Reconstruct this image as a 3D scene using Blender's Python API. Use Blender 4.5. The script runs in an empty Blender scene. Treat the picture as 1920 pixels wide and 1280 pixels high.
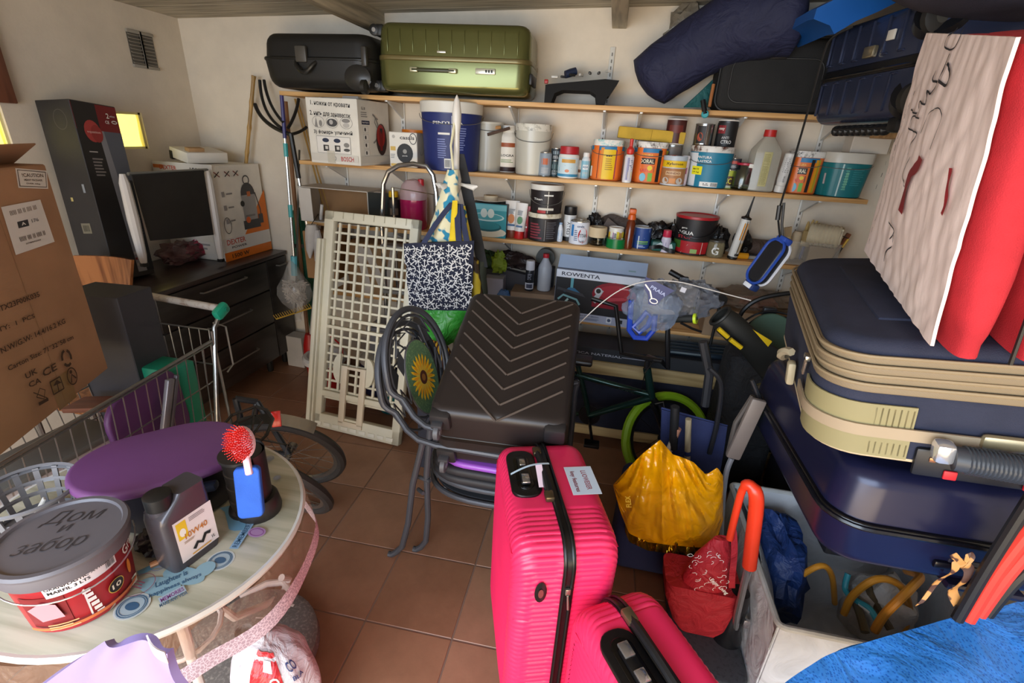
import bpy, bmesh, math, random
from mathutils import Vector, Matrix, Euler, noise
R = math.radians; PI = math.pi; rnd = random.Random(7)
SC = bpy.context.scene; COL = SC.collection
# ---------------------------------------------------------------- camera
F, PITCH, YAW, ROLL, CH = 900.35, 0.40353, -0.174728, 0.056568, 1.66
_cy, _sy, _cp, _sp = math.cos(YAW), math.sin(YAW), math.cos(PITCH), math.sin(PITCH)
FW = Vector((_sy*_cp, _cy*_cp, -_sp)); RT0 = Vector((_cy, -_sy, 0)); UP0 = RT0.cross(FW)
RT = RT0*math.cos(ROLL) + UP0*math.sin(ROLL); UP = UP0*math.cos(ROLL) - RT0*math.sin(ROLL)
CAM = Vector((0, 0, CH))
cd = bpy.data.cameras.new('camera'); cam = bpy.data.objects.new('camera', cd); COL.objects.link(cam); SC.camera = cam
cd.sensor_width = 36; cd.lens = F/1920*36; cd.clip_start = .02
cam.matrix_world = Matrix(((RT.x, UP.x, -FW.x, 0), (RT.y, UP.y, -FW.y, 0), (RT.z, UP.z, -FW.z, CH), (0, 0, 0, 1)))
def at(px, py, **k):
    "world point seen at photo pixel px,py on the plane x=, y= or z="
    d = RT*((px-960)/F) - UP*((py-640)/F) + FW
    (a, v), = k.items(); i = 'xyz'.index(a)
    return CAM + d*((v-CAM[i])/d[i])
# ---------------------------------------------------------------- light
SC.view_settings.view_transform = 'Standard'; SC.view_settings.look = 'None'
SC.view_settings.exposure = 0.42; SC.view_settings.gamma = 1; SC.view_settings.use_curve_mapping = False
W = bpy.data.worlds.new('world'); SC.world = W; W.use_nodes = True
bg = W.node_tree.nodes['Background']; bg.inputs[0].default_value = (.72, .82, 1, 1); bg.inputs[1].default_value = 1.2
def area(name, loc, target, sx, sy, power, col):
    l = bpy.data.lights.new(name, 'AREA'); l.shape = 'RECTANGLE'; l.size = sx; l.size_y = sy; l.energy = power; l.color = col
    o = bpy.data.objects.new(name, l); COL.objects.link(o); o.location = loc
    o.rotation_euler = (Vector(target)-Vector(loc)).to_track_quat('-Z', 'Z').to_euler(); return o
area('door_daylight', (-1.2, -2.3, 2.0), (.3, 3, .5), 3.6, 2.4, 185, (.72, .85, 1))
area('sunlit_ground_bounce', (-.3, -1.9, .05), (-.1, 2.9, 1.9), 4.2, 1.4, 120, (1, .74, .42))
# ---------------------------------------------------------------- materials
_m = {}
def lin(h):
    return tuple((lambda c: c/12.92 if c < .04045 else ((c+.055)/1.055)**2.4)(int(h[i:i+2], 16)/255) for i in (0, 2, 4)) + (1,)
def P(h, r=.5, me=0, k='', al=1, tr=0, em=0, h2=None, sc=None):
    """material: base colour h, roughness, metal, kind k, alpha, transmission, emission"""
    key = (h, r, me, k, al, tr, em, h2, sc)
    if key in _m: return _m[key]
    m = bpy.data.materials.new('m_'+h+k); m.use_nodes = True; nt = m.node_tree; b = nt.nodes['Principled BSDF']; _m[key] = m
    c = lin(h); I = b.inputs
    I['Base Color'].default_value = c; I['Roughness'].default_value = r; I['Metallic'].default_value = me
    I['Alpha'].default_value = al; I['Transmission Weight'].default_value = tr
    if tr: I['IOR'].default_value = 1.15 if k == 'film' or tr == .85 else 1.4
    if em: I['Emission Color'].default_value = c; I['Emission Strength'].default_value = em
    tc = nt.nodes.new('ShaderNodeTexCoord').outputs['Object']
    def tex(t, s, **kw):
        n = nt.nodes.new(t); nt.links.new(tc, n.inputs['Vector'])
        if 'Scale' in n.inputs: n.inputs['Scale'].default_value = s
        for a, v in kw.items():
            if a in n.inputs: n.inputs[a].default_value = v
            else: setattr(n, a, v)
        return n
    def ramp(src, c0, c1, a=.3, z=.7):
        n = nt.nodes.new('ShaderNodeValToRGB'); e = n.color_ramp.elements
        e[0].position = a; e[1].position = z; e[0].color = c0; e[1].color = c1
        nt.links.new(src, n.inputs[0]); return n.outputs[0]
    def bump(src, st, dist=.002):
        n = nt.nodes.new('ShaderNodeBump'); n.inputs['Strength'].default_value = st; n.inputs['Distance'].default_value = dist
        nt.links.new(src, n.inputs['Height']); nt.links.new(n.outputs[0], I['Normal'])
    dk = tuple(x*.82 for x in c[:3])+(1,); lt = tuple(min(1, x*1.1+.003) for x in c[:3])+(1,)
    if h2: dk = lin(h2)
    def col(o): nt.links.new(o, I['Base Color'])
    if k == '': col(ramp(tex('ShaderNodeTexNoise', sc or 9, Detail=3).outputs['Fac'], dk if h2 else tuple(x*.93 for x in c[:3])+(1,), c))
    elif k == 'wall':
        n = tex('ShaderNodeTexNoise', 2.2, Detail=6, Roughness=.65); col(ramp(n.outputs['Fac'], dk, lt, .2, .75))
        bump(tex('ShaderNodeTexNoise', 60, Detail=3).outputs['Fac'], .25)
    elif k == 'tile':
        n = tex('ShaderNodeTexNoise', 7, Detail=8, Roughness=.7); col(ramp(n.outputs['Fac'], dk, lt, .3, .7))
        bump(tex('ShaderNodeTexNoise', 45, Detail=4).outputs['Fac'], .2); 
    elif k in ('wood', 'wood2', 'wood3'):
        mp = nt.nodes.new('ShaderNodeMapping'); nt.links.new(tc, mp.inputs[0]); s = {'wood': (2, 30, 30), 'wood2': (30, 2, 30), 'wood3': (30, 30, 2)}[k]
        mp.inputs['Scale'].default_value = s; n = nt.nodes.new('ShaderNodeTexNoise'); nt.links.new(mp.outputs[0], n.inputs['Vector'])
        n.inputs['Scale'].default_value = 1.2; n.inputs['Detail'].default_value = 5; col(ramp(n.outputs['Fac'], dk if h2 else tuple(x*.6 for x in c[:3])+(1,), lt, .35, .6)); bump(n.outputs['Fac'], .15)
    elif k == 'card':
        n = tex('ShaderNodeTexNoise', 5, Detail=6); col(ramp(n.outputs['Fac'], dk, lt, .3, .7))
        w = tex('ShaderNodeTexWave', 90, Distortion=.3); w.bands_direction = 'Z'; bump(w.outputs['Fac'], .08)
    elif k == 'cloth':
        n = tex('ShaderNodeTexNoise', 14, Detail=4); col(ramp(n.outputs['Fac'], dk, lt, .25, .75))
        bump(tex('ShaderNodeTexNoise', 420, Detail=2).outputs['Fac'], .5)
    elif k == 'crease':
        n = tex('ShaderNodeTexNoise', sc or 13, Detail=4, Distortion=1.5); col(ramp(n.outputs['Fac'], dk, lt, .25, .75)); bump(n.outputs['Fac'], .9, .02)
    elif k == 'linen':
        mp = nt.nodes.new('ShaderNodeMapping'); nt.links.new(tc, mp.inputs[0]); mp.inputs['Scale'].default_value = (14, 14, 3.5)
        n = nt.nodes.new('ShaderNodeTexNoise'); nt.links.new(mp.outputs[0], n.inputs['Vector']); n.inputs['Scale'].default_value = 2; n.inputs['Detail'].default_value = 4; bump(n.outputs['Fac'], .25, .008)
    elif k == 'dots':
        n = tex('ShaderNodeTexVoronoi', sc or 60); col(ramp(n.outputs['Distance'], dk, c, .25, .4)); bump(tex('ShaderNodeTexNoise', 7, Detail=4, Distortion=1).outputs['Fac'], .8, .03)
    elif k == 'dirty':
        n = tex('ShaderNodeTexNoise', sc or 22, Detail=6, Roughness=.7); col(ramp(n.outputs['Fac'], dk, c, .36, .5))
    elif k == 'print':
        n = tex('ShaderNodeTexVoronoi', sc or 60); n.feature = 'DISTANCE_TO_EDGE'; col(ramp(n.outputs['Distance'], c, dk, .07, .11))
    elif k == 'spots':
        n = tex('ShaderNodeTexNoise', sc or 16, Detail=1); col(ramp(n.outputs['Fac'], c, dk, .5, .54))
    elif k == 'stripe':
        w = tex('ShaderNodeTexWave', sc or 20, Distortion=2.); col(ramp(w.outputs['Fac'], c, dk, .4, .5))
    elif k == 'brush':
        mp = nt.nodes.new('ShaderNodeMapping'); nt.links.new(tc, mp.inputs[0]); mp.inputs['Scale'].default_value = (3, 3, 200)
        n = nt.nodes.new('ShaderNodeTexNoise'); nt.links.new(mp.outputs[0], n.inputs['Vector']); col(ramp(n.outputs['Fac'], dk, lt))
    elif k == 'weave':
        mp = nt.nodes.new('ShaderNodeMapping'); nt.links.new(tc, mp.inputs[0]); mp.inputs['Rotation'].default_value = (0, 0, .5)
        n = nt.nodes.new('ShaderNodeTexBrick'); nt.links.new(mp.outputs[0], n.inputs['Vector']); n.inputs['Scale'].default_value = 60
        n.inputs['Color1'].default_value = c; n.inputs['Color2'].default_value = lt; n.inputs['Mortar'].default_value = dk
        n.inputs['Mortar Size'].default_value = .03; col(n.outputs['Color'])
        bump(tex('ShaderNodeTexNoise', 7, Detail=4, Distortion=1).outputs['Fac'], .8, .03)
    return m
# ---------------------------------------------------------------- mesh builder
class G:
    def __init__(s): s.v = []; s.f = []; s.mi = []; s.mats = []; s.T = None
    def m(s, mat):
        if mat not in s.mats: s.mats.append(mat)
        return s.mats.index(mat)
    def add(s, vs, fs, mat):
        o = len(s.v); i = s.m(mat)
        s.v += [tuple(s.T @ Vector(v)) for v in vs] if s.T else [tuple(v) for v in vs]
        s.f += [tuple(o+j for j in f) for f in fs]; s.mi += [i]*len(fs); return s
    def box(s, c, d, mat, bev=0, rot=None, seg=2):
        x, y, z = (q/2 for q in d); M = Matrix.Translation(c)
        if rot: M = M @ Euler([R(a) for a in rot]).to_matrix().to_4x4()
        if bev:
            bm = bmesh.new(); bmesh.ops.create_cube(bm, size=1)
            for v in bm.verts: v.co = Vector((v.co.x*d[0], v.co.y*d[1], v.co.z*d[2]))
            bmesh.ops.bevel(bm, geom=bm.edges[:], offset=min(bev, x*.98, y*.98, z*.98), segments=seg, affect='EDGES', profile=.5)
            bm.verts.index_update(); vs = [M @ v.co for v in bm.verts]; fs = [[v.index for v in f.verts] for f in bm.faces]; bm.free()
        else:
            vs = [M @ Vector((a*x, b*y, c_*z)) for a in (-1, 1) for b in (-1, 1) for c_ in (-1, 1)]
            fs = [(0, 1, 3, 2), (4, 6, 7, 5), (0, 4, 5, 1), (2, 3, 7, 6), (0, 2, 6, 4), (1, 5, 7, 3)]
        return s.add(vs, fs, mat)
    def loft(s, rings, mat, cap=(1, 1), closed=False, wrap=True):
        n = len(rings[0]); vs = [p for r in rings for p in r]; fs = []; N = len(rings)
        for i in range(N if closed else N-1):
            for j in range(n if wrap else n-1):
                a, b = i*n, ((i+1) % N)*n; k = (j+1) % n; fs.append((a+j, a+k, b+k, b+j))
        if cap[0] and not closed: fs.append(tuple(range(n-1, -1, -1)))
        if cap[1] and not closed: fs.append(tuple((N-1)*n+j for j in range(n)))
        return s.add(vs, fs, mat)
    def lathe(s, prof, mat, c=(0, 0, 0), n=24, sx=1, sy=1, rot=None, cap=(1, 1), fn=None):
        M = Matrix.Translation(c)
        if rot: M = M @ Euler([R(a) for a in rot]).to_matrix().to_4x4()
        rings = []
        for r, z in prof:
            ring = []
            for j in range(n):
                a = 2*PI*j/n; q = r*(fn(a, z) if fn else 1); ring.append(M @ Vector((q*math.cos(a)*sx, q*math.sin(a)*sy, z)))
            rings.append(ring)
        return s.loft(rings, mat, cap)
    def tube(s, pts, r, mat, n=8, closed=False, cap=True):
        pts = [Vector(p) for p in pts]; N = len(pts); rs = r if isinstance(r, (list, tuple)) else [r]*N
        rings = []; up = None
        for i in range(N):
            a = pts[(i-1) % N] if (closed or i > 0) else pts[i]; b = pts[(i+1) % N] if (closed or i < N-1) else pts[i]
            t = (b-a).normalized()
            if up is None: up = t.orthogonal().normalized()
            up = (up - t*up.dot(t)); up = up.normalized() if up.length > 1e-6 else t.orthogonal().normalized()
            w = t.cross(up); rings.append([pts[i]+(up*math.cos(2*PI*j/n)+w*math.sin(2*PI*j/n))*rs[i] for j in range(n)])
        return s.loft(rings, mat, (cap, cap), closed)
    def bar(s, a, b, r, mat, n=8): return s.tube([a, b], r, mat, n)
    def grid(s, fn, nu, nv, mat, th=0):
        vs = [Vector(fn(i/nu, j/nv)) for j in range(nv+1) for i in range(nu+1)]; w = nu+1
        fs = [(j*w+i, j*w+i+1, (j+1)*w+i+1, (j+1)*w+i) for j in range(nv) for i in range(nu)]
        if th:
            ns = [Vector((0, 0, 0)) for _ in vs]
            for f in fs:
                q = (vs[f[1]]-vs[f[0]]).cross(vs[f[3]]-vs[f[0]])
                for i in f: ns[i] += q
            back = [v - (n_.normalized() if n_.length else n_)*th for v, n_ in zip(vs, ns)]; o = len(vs); vs += back
            fs += [tuple(o+i for i in reversed(f)) for f in fs]
            e = [i for i in range(w)] + [j*w+nu for j in range(1, nv+1)] + [nv*w+i for i in range(nu-1, -1, -1)] + [j*w for j in range(nv-1, 0, -1)]
            fs += [(e[(i+1) % len(e)], e[i], o+e[i], o+e[(i+1) % len(e)]) for i in range(len(e))]
        return s.add(vs, fs, mat)
    def out(s, name, parent=None, ang=35, **t):
        me = bpy.data.meshes.new(name); me.from_pydata(s.v, [], s.f); me.polygons.foreach_set('material_index', s.mi)
        for m in s.mats: me.materials.append(m)
        me.polygons.foreach_set('use_smooth', [True]*len(s.f)); me.update(); me.set_sharp_from_angle(angle=R(ang))
        o = bpy.data.objects.new(name, me); COL.objects.link(o)
        if parent: o.parent = parent
        for k, v in t.items(): o[k] = v
        return o
def rr(w, d, r, n=5):
    r = max(min(r, w/2-.0001, d/2-.0001), .0001); o = []
    for cx, cy, a0 in ((w/2-r, d/2-r, 0), (-w/2+r, d/2-r, 90), (-w/2+r, -d/2+r, 180), (w/2-r, -d/2+r, 270)):
        o += [(cx+r*math.cos(R(a0+90*i/n)), cy+r*math.sin(R(a0+90*i/n))) for i in range(n+1)]
    return o
def shell(g, w, d, z0, z1, rc, re, mat, e0=1, e1=1, n=5, st=4, tap=0, M=None):
    "rounded slab between z0 and z1, corner radius rc seen from above, edge fillet re"
    zs = []
    if e0: zs += [(z0+re*(1-math.sin(PI/2*i/st)), re*(1-math.cos(PI/2*i/st))) for i in range(st, -1, -1)][::-1] and [(z0+re*(1-math.cos(PI/2*i/st)), re*(1-math.sin(PI/2*i/st))) for i in range(st+1)]
    else: zs += [(z0, 0)]
    if e1: zs += [(z1-re*(1-math.sin(PI/2*i/st)), re*(1-math.cos(PI/2*i/st))) for i in range(st+1)]
    else: zs += [(z1, 0)]
    rings = []
    for z, i in zs:
        t = 1-tap*(z-z0)/(z1-z0); ring = [Vector((x*t, y*t, z)) for x, y in rr(w-2*i, d-2*i, rc-i, n)]
        rings.append([M @ p for p in ring] if M else ring)
    return g.loft(rings, mat)
def thing(name, label, cat, loc=(0, 0, 0), rot=0, group=None):
    o = bpy.data.objects.new(name, None); COL.objects.link(o); o.location = loc; o.empty_display_size = .05
    o.rotation_euler = (0, 0, R(rot)) if isinstance(rot, (int, float)) else [R(a) for a in rot]
    o['label'] = label; o['category'] = cat
    if group: o['group'] = group
    return o
def kw(label, cat, group=None):
    d = dict(label=label, category=cat)
    if group: d['group'] = group
    return d
# ---------------------------------------------------------------- printed labels: flat or wrapped round a cylinder
_tx = {}
TXO = [.018]
def textmesh(t):
    if t not in _tx:
        c = bpy.data.curves.new('t', 'FONT'); c.body = t; c.size = 1; c.resolution_u = 2; c.offset = TXO[0]; o = bpy.data.objects.new('t', c)
        COL.objects.link(o); dg = bpy.context.evaluated_depsgraph_get(); e = o.evaluated_get(dg); me = e.to_mesh()
        vs = [tuple(v.co) for v in me.vertices]; fs = [tuple(p.vertices) for p in me.polygons]; e.to_mesh_clear(); bpy.data.objects.remove(o)
        if vs:
            x0 = min(v[0] for v in vs); x1 = max(v[0] for v in vs); y0 = min(v[1] for v in vs); y1 = max(v[1] for v in vs)
        else: x0, x1, y0, y1 = 0, 1, 0, 1
        _tx[t] = ([(v[0]-(x0+x1)/2, v[1]-(y0+y1)/2) for v in vs], fs, x1-x0, y1-y0)
    return _tx[t]
class L:
    """label artwork on a surface. fr=(origin,u,v) flat, centre at origin; cyl=(x,y,z,r,facing deg[,r_top,height]) wrapped"""
    def __init__(s, fr=None, cyl=None, seg=.012):
        s.g = G(); s.k = 0; s.seg = seg; s.cyl = cyl
        if fr: s.o, s.u, s.v = (Vector(q) for q in fr); s.u.normalize(); s.v.normalize(); s.n = s.u.cross(s.v)
    def p(s, u, v):
        h = .0007+s.k*.00025
        if not s.cyl: return s.o+s.u*u+s.v*v+s.n*h
        x, y, z, r, a = s.cyl[:5]
        if len(s.cyl) > 5: r = r+(s.cyl[5]-r)*(v/s.cyl[6]+.5)
        t = R(a)+u/s.cyl[3]; return Vector((x+(r+h+.0006)*math.cos(t), y+(r+h+.0006)*math.sin(t), z+v))
    def rect(s, u, v, w, h, mat, rot=0):
        n = max(1, int(w/s.seg)) if s.cyl else 1; c, q = math.cos(R(rot)), math.sin(R(rot))
        def f(a, b):
            x, y = (a-.5)*w, (b-.5)*h; return s.p(u+x*c-y*q, v+x*q+y*c)
        s.g.grid(f, n, 1, mat); s.k += 1; return s
    def poly(s, pts, mat): s.g.add([s.p(*q) for q in pts], [tuple(range(len(pts)))], mat); s.k += 1; return s
    def circ(s, u, v, r, mat, ry=None, n=20): return s.poly([(u+r*math.cos(2*PI*i/n), v+(ry or r)*math.sin(2*PI*i/n)) for i in range(n)], mat)
    def ring(s, u, v, r, w, mat, ry=None, n=20):
        ry = ry or r; vs = []
        for i in range(n):
            a = 2*PI*i/n; vs += [s.p(u+r*math.cos(a), v+ry*math.sin(a)), s.p(u+(r-w)*math.cos(a), v+(ry-w)*math.sin(a))]
        s.g.add(vs, [(2*i, (2*i+2) % (2*n), (2*i+3) % (2*n), 2*i+1) for i in range(n)], mat); s.k += 1; return s
    def line(s, pts, w, mat):
        vs = []; N = len(pts)
        for i, (x, y) in enumerate(pts):
            a = pts[max(0, i-1)]; b = pts[min(N-1, i+1)]; dx, dy = b[0]-a[0], b[1]-a[1]; l = math.hypot(dx, dy) or 1
            vs += [s.p(x-dy/l*w/2, y+dx/l*w/2), s.p(x+dy/l*w/2, y-dx/l*w/2)]
        s.g.add(vs, [(2*i, 2*i+1, 2*i+3, 2*i+2) for i in range(N-1)], mat); s.k += 1; return s
    def text(s, t, u, v, w, mat, h=None, rot=0, shear=0):
        "text fitted to width w (and height h)"
        vs, fs, tw, th = textmesh(t); k = w/tw; ky = h/th if h else k; c, q = math.cos(R(rot)), math.sin(R(rot)); o = []
        for x, y in vs:
            x, y = x*k+y*ky*shear, y*ky; o.append(s.p(u+x*c-y*q, v+x*q+y*c))
        s.g.add(o, fs, mat); s.k += 1; return s
    def lines(s, u, v, w, h, n, mat, fill=.45):
        for i in range(n):
            ww = w*(.7+.3*rnd.random()); s.rect(u-(w-ww)/2, v+h/2-(i+.5)*h/n, ww, h/n*fill, mat); s.k -= 1
        s.k += 1; return s
    def bars(s, u, v, w, h, mat):
        x = -w/2
        while x < w/2:
            b = w*(.012+.03*rnd.random()); s.rect(u+x+b/2, v, b, h, mat); s.k -= 1; x += b+w*(.015+.025*rnd.random())
        s.k += 1; return s
    def out(s, parent, name='printed_label', **t): return s.g.out(name, parent, **t)
K = P('161616', .45); WH = P('EDEAE2', .45); RED = P('C22222', .45)
# ================================================================ SETTING
XL, XR, YB = -2.715, 1.5, 3.0
def struct(g, name, parent=None, ang=35):
    o = g.out(name, parent, ang)
    if not parent: o['kind'] = 'structure'
    return o
fl = struct(G().box((-.6, 1.05, -.0265), (4.4, 3.9, .05), P('7E6454', .9)), 'floor')
S = .33; th = R(.8); tiles = [P(h, .42, 0, 'tile') for h in ('966B50', '90654B', '9B7157', '8C6248')]; tm = []
for m in tiles: tm.append(G().box((0, 0, 0), (S-.006, S-.006, .010), m, .0015, seg=1).out('tile', fl))
used = set()
for i in range(-5, 8):
    for j in range(-4, 5):
        x = -1.017+S*((i+.5)*math.cos(th)-(j+.5)*math.sin(th)); y = 1.431+S*((i+.5)*math.sin(th)+(j+.5)*math.cos(th))
        if x < XL+.05 or x > XR-.05: continue
        k = rnd.randrange(4)
        if k in used: o = tm[k].copy(); COL.objects.link(o)
        else: o = tm[k]; used.add(k)
        o.location = (x, y, -.0045); o.rotation_euler = (0, 0, th)
wc = P('D9CDBA', .9, 0, 'wall'); cc = P('B4AB98', .8, 0, 'wood')
Z1 = 2.34
# left wall with two openings for the glass blocks
W1, W2 = (2.405, 2.60, 1.478, 1.672), (1.70, 1.895, 1.478, 1.672)
g = G()
def wallrect(y0, y1, z0, z1): g.box((XL-.05, (y0+y1)/2, (z0+z1)/2), (.1, y1-y0, z1-z0), wc)
wallrect(-.9, YB+.1, 0, W1[2]); wallrect(-.9, YB+.1, W1[3], Z1)
wallrect(-.9, W2[0], W1[2], W1[3]); wallrect(W2[1], W1[0], W1[2], W1[3]); wallrect(W1[1], YB+.1, W1[2], W1[3])
wl = struct(g, 'wall_left')
struct(G().box(((XL+XR)/2, YB+.05, Z1/2), (XR-XL+.2, .1, Z1), wc), 'wall_back')
struct(G().box((XR+.05, 1.05, Z1/2), (.1, 3.9, Z1), wc), 'wall_right')
g = G()
for c, d in (((XL/2-1.35-.05, -.95, 1.15), (1.0, .1, 2.3)), ((XR-.02, -.95, 1.15), (.24, .1, 2.3)), (((XL+XR)/2, -.95, 2.24), (4.3, .1, .28))): g.box(c, d, wc)
struct(g, 'wall_front')  # unseen front wall, lintel added to keep sky light off the upper back wall
struct(G().box((-.6, -3.8, -.02), (9, 5.6, .03), P('B7A58B', .9, 0, 'wall')), 'trim_2')  # unseen ground outside the door opening
for i, (y0, y1, z0, z1) in enumerate((W1, W2)):
    w = G().box((XL-.045, (y0+y1)/2, (z0+z1)/2), (.012, y1-y0, z1-z0), P('FBF0A0', .4, em=1.15)).out('window_%d' % (i+1)); w['kind'] = 'structure'  # pane emits pale yellow itself, standing in for sunlight from outside
    fr = G(); m = P('E6DDA0', .3)
    for a, b, c, d in ((y0, y1, z0, z0+.012), (y0, y1, z1-.012, z1), (y0, y0+.012, z0, z1), (y1-.012, y1, z0, z1)):
        fr.box((XL-.03, (a+b)/2, (c+d)/2), (.036, b-a, d-c), m)
    fr.out('window_frame', w)
    gl = G(); gl.grid(lambda u, v: (XL-.022+.008*math.sin(u*9+i)*math.sin(v*7+3*u), y0+(y1-y0)*u, z0+(z1-z0)*v), 14, 14, P('FFF6B0', .1, 0, '', tr=1)); gl.out('glass_pane', w)
# ceiling, sloping a little, in boards
ce = struct(G().add([(XL-.1, -.9, 2.30), (XR+.1, -.9, 2.46), (XR+.1, YB+.1, 2.46), (XL-.1, YB+.1, 2.30)], [(0, 1, 2, 3)], P('6b6458', .9)), 'ceiling')
def cz(x): return 2.212+(x+2.715)*.0327
for i in range(20):
    y0 = -.88+i*.2; y1 = min(y0+.196, YB+.02)
    G().add([(XL-.05, y0, cz(XL)), (XR+.05, y0, cz(XR)), (XR+.05, y1, cz(XR)), (XL-.05, y1, cz(XL)), (XL-.05, y0, cz(XL)+.02), (XR+.05, y0, cz(XR)+.02), (XR+.05, y1, cz(XR)+.02), (XL-.05, y1, cz(XL)+.02)],
            [(0, 3, 2, 1), (4, 5, 6, 7), (0, 1, 5, 4), (2, 3, 7, 6), (0, 4, 7, 3), (1, 2, 6, 5)], cc).out('plank', ce)
for n, x in ((3, -1.40), (4, -.055)):
    b = G().box((x, 1.05, cz(x)-.045), (.075, 3.9, .1), P('C6BCA6', .7, 0, 'wood2'), .004); o = struct(b, 'trim_%d' % n)
sk = struct(G().box(((XL+XR)/2, YB-.008, .035), (XR-XL, .016, .07), P('7B5A46', .6), .002), 'baseboard_back')
# air vent
v = thing('air_vent', 'square grey air vent grille high on the left wall near the corner', 'vent', (XL+.006, 2.70, 2.0))
fm = P('9A9488', .5); g = G()
for a, b, c, d in ((0, .085, .17, .016), (0, -.085, .17, .016)): g.box((0, a, 0), (.012, .016, .186), fm, .003); g.box((0, 0, b), (.012, .17, .016), fm, .003)
g.out('frame', v)
G().box((-.004, 0, 0), (.003, .165, .165), P('5e5950', .8)).out('backing', v)
for i in range(9): G().box((0, 0, -.07+i*.0175), (.008, .156, .004), P('8c867b', .5), 0, (0, 35, 0)).out('slat', v)
# framed board at the far left
t = thing('wall_board', 'brown framed board hanging at the left edge of the photo', 'board', (XL+.012, 1.705, 1.988))
G().box((0, 0, 0), (.02, .5, .62), P('7A4A34', .5, 0, 'wood3'), .004).out('frame', t)
G().box((.011, -.10, .0), (.003, .34, .5), P('C9C3BB', .6)).out('sheet', t)
# ---------------------------------------------------------------- shelving
SH = [('top wall shelf of light pine carrying the suitcases', 1.828, -1.915, 1.30, 2.75),
      ('upper wall shelf of light pine crowded with paint buckets', 1.462, -1.84, 1.26, 2.75),
      ('middle wall shelf of light pine holding tubes, cans and a red paint bucket', 1.105, -1.84, 1.30, 2.75),
      ('lowest wall shelf of light pine under the red vacuum cleaner box', .672, -1.7, 1.30, 2.72)]
pine = P('D8AC72', .55, 0, 'wood', h2='C08C50')
for lab, z, x0, x1, y in SH:
    t = thing('wall_shelf', lab, 'shelf', ((x0+x1)/2, (y+YB)/2, z-.022)); w = x1-x0
    G().box((0, 0, .011), (w, YB-y-.012, .022), pine, .002).out('plank', t)
    for bx in (-1.67, -1.27, -.573, -.075, .11, .61, 1.05):
        if x0 < bx < x1 and not (z < .7 and bx < -1.6):
            q = bx-(x0+x1)/2; g = G(); yb = (YB-y)/2-.012
            g.box((q, -.005, -.004), (.014, .21, .007), P('D8D8D4', .4, .3), .001)
            g.add([(q-.006, yb, -.006), (q-.006, -.09, -.006), (q-.006, yb, -.085), (q+.006, yb, -.006), (q+.006, -.09, -.006), (q+.006, yb, -.085)],
                  [(0, 2, 1), (3, 4, 5), (1, 2, 5, 4), (0, 3, 5, 2), (0, 1, 4, 3)], P('D8D8D4', .4, .3)); g.out('bracket', t)
for i, (x, z1) in enumerate(((-1.67, 1.82), (-1.27, 1.82), (-.573, 1.82), (-.075, 2.12), (.11, 1.82), (.61, 1.95), (1.05, 1.82))):
    t = thing('shelf_rail', ['white slotted shelf rail behind the mop and the large white box', 'white slotted shelf rail behind the chrome step ladder', 'white slotted shelf rail behind the plate and cake box', 'tall white slotted rail rising above the top shelf', 'white slotted shelf rail behind the sponge and yellow bucket', 'white slotted shelf rail beside the red paint bucket', 'white slotted shelf rail near the rope roll'][i], 'rail', (x, YB-.006, 0))
    G().box((0, 0, (z1+.5)/2), (.026, .010, z1-.5), P('D8D5CC', .45), .002).out('channel', t)
    g = G(); z = .55
    while z < z1-.02: g.box((0, -.0055, z), (.006, .002, .016), P('6e6a62', .6)); z += .032
    g.out('slots', t, kind='stuff')
# ================================================================ SUITCASES
def wheel(g, c, r, w, m, m2, axis='x'):
    M = Matrix.Translation(c) @ Euler((0, R(90), 0) if axis == 'x' else (R(90), 0, 0)).to_matrix().to_4x4(); T = g.T
    g.T = (T @ M) if T else M
    g.lathe([(r*.75, -w/2), (r, -w*.35), (r, w*.35), (r*.75, w/2)], m, n=18); g.lathe([(r*.4, -w*.56), (r*.4, w*.56)], m2, n=10); g.T = T
def yup(g, fn):  # run fn with local z turned to -y (thin axis along y)
    T = g.T; M = Matrix.Rotation(R(90), 4, 'X'); g.T = (T @ M) if T else M; fn(); g.T = T
# olive hard case on the top shelf
t = thing('suitcase', 'glossy olive green hard-shell suitcase lying on the top shelf', 'suitcase', (-.853, 2.80, 1.833), 1.9)
ol = P('6A6B3E', .22, .55); w, d = .785, .36
g = G(); shell(g, w, d, .012, .150, .07, .035, ol, 1, 0, tap=-.01); g.out('lower_shell', t)
g = G(); shell(g, w, d, .170, .318, .07, .045, ol, 0, 1, tap=.02); g.out('upper_shell', t)
g = G(); shell(g, w+.012, d+.012, .148, .172, .074, .006, P('74683F', .3, .4)); g.out('zip_band', t)
g = G()
for i in range(11): g.box((-.33+i*.066, -d/2-.001, .235), (.003, .004, .10), ol, .001)
g.out('ribs', t, kind='stuff')
h = G().box((-.09, -d/2-.016, .108), (.23, .016, .018), P('3C3D22', .4), .007).out('handle', t, label='dark green grab handle')
for x in (-.19, .01): G().box((x, -d/2-.012, .108), (.04, .022, .022), P('C9C6A6', .3, .6), .004).out('handle_mount', h)
g = G().box((.175, -d/2-.006, .112), (.10, .012, .026), P('C9C6B2', .3, .5), .003)
for i in range(3): g.box((.18+i*.014, -d/2-.013, .112), (.009, .004, .012), K, .001)
g.out('combination_lock', t)
G().box((-.05, -d/2-.003, .19), (.045, .006, .010), P('CFCBBB', .3, .6), .002).out('nameplate', t)
for z in (.035, .285):
    g = G(); g.box((-w/2-.002, -.10, z), (.05, .06, .055), K, .012); wheel(g, (-w/2-.028, -.12, z), .026, .022, K, P('D8D8D8', .2, .8), 'y'); g.out('wheel', t)
G().box((w/2+.004, -.06, .09), (.016, .18, .05), K, .006).out('side_handle', t)
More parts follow.
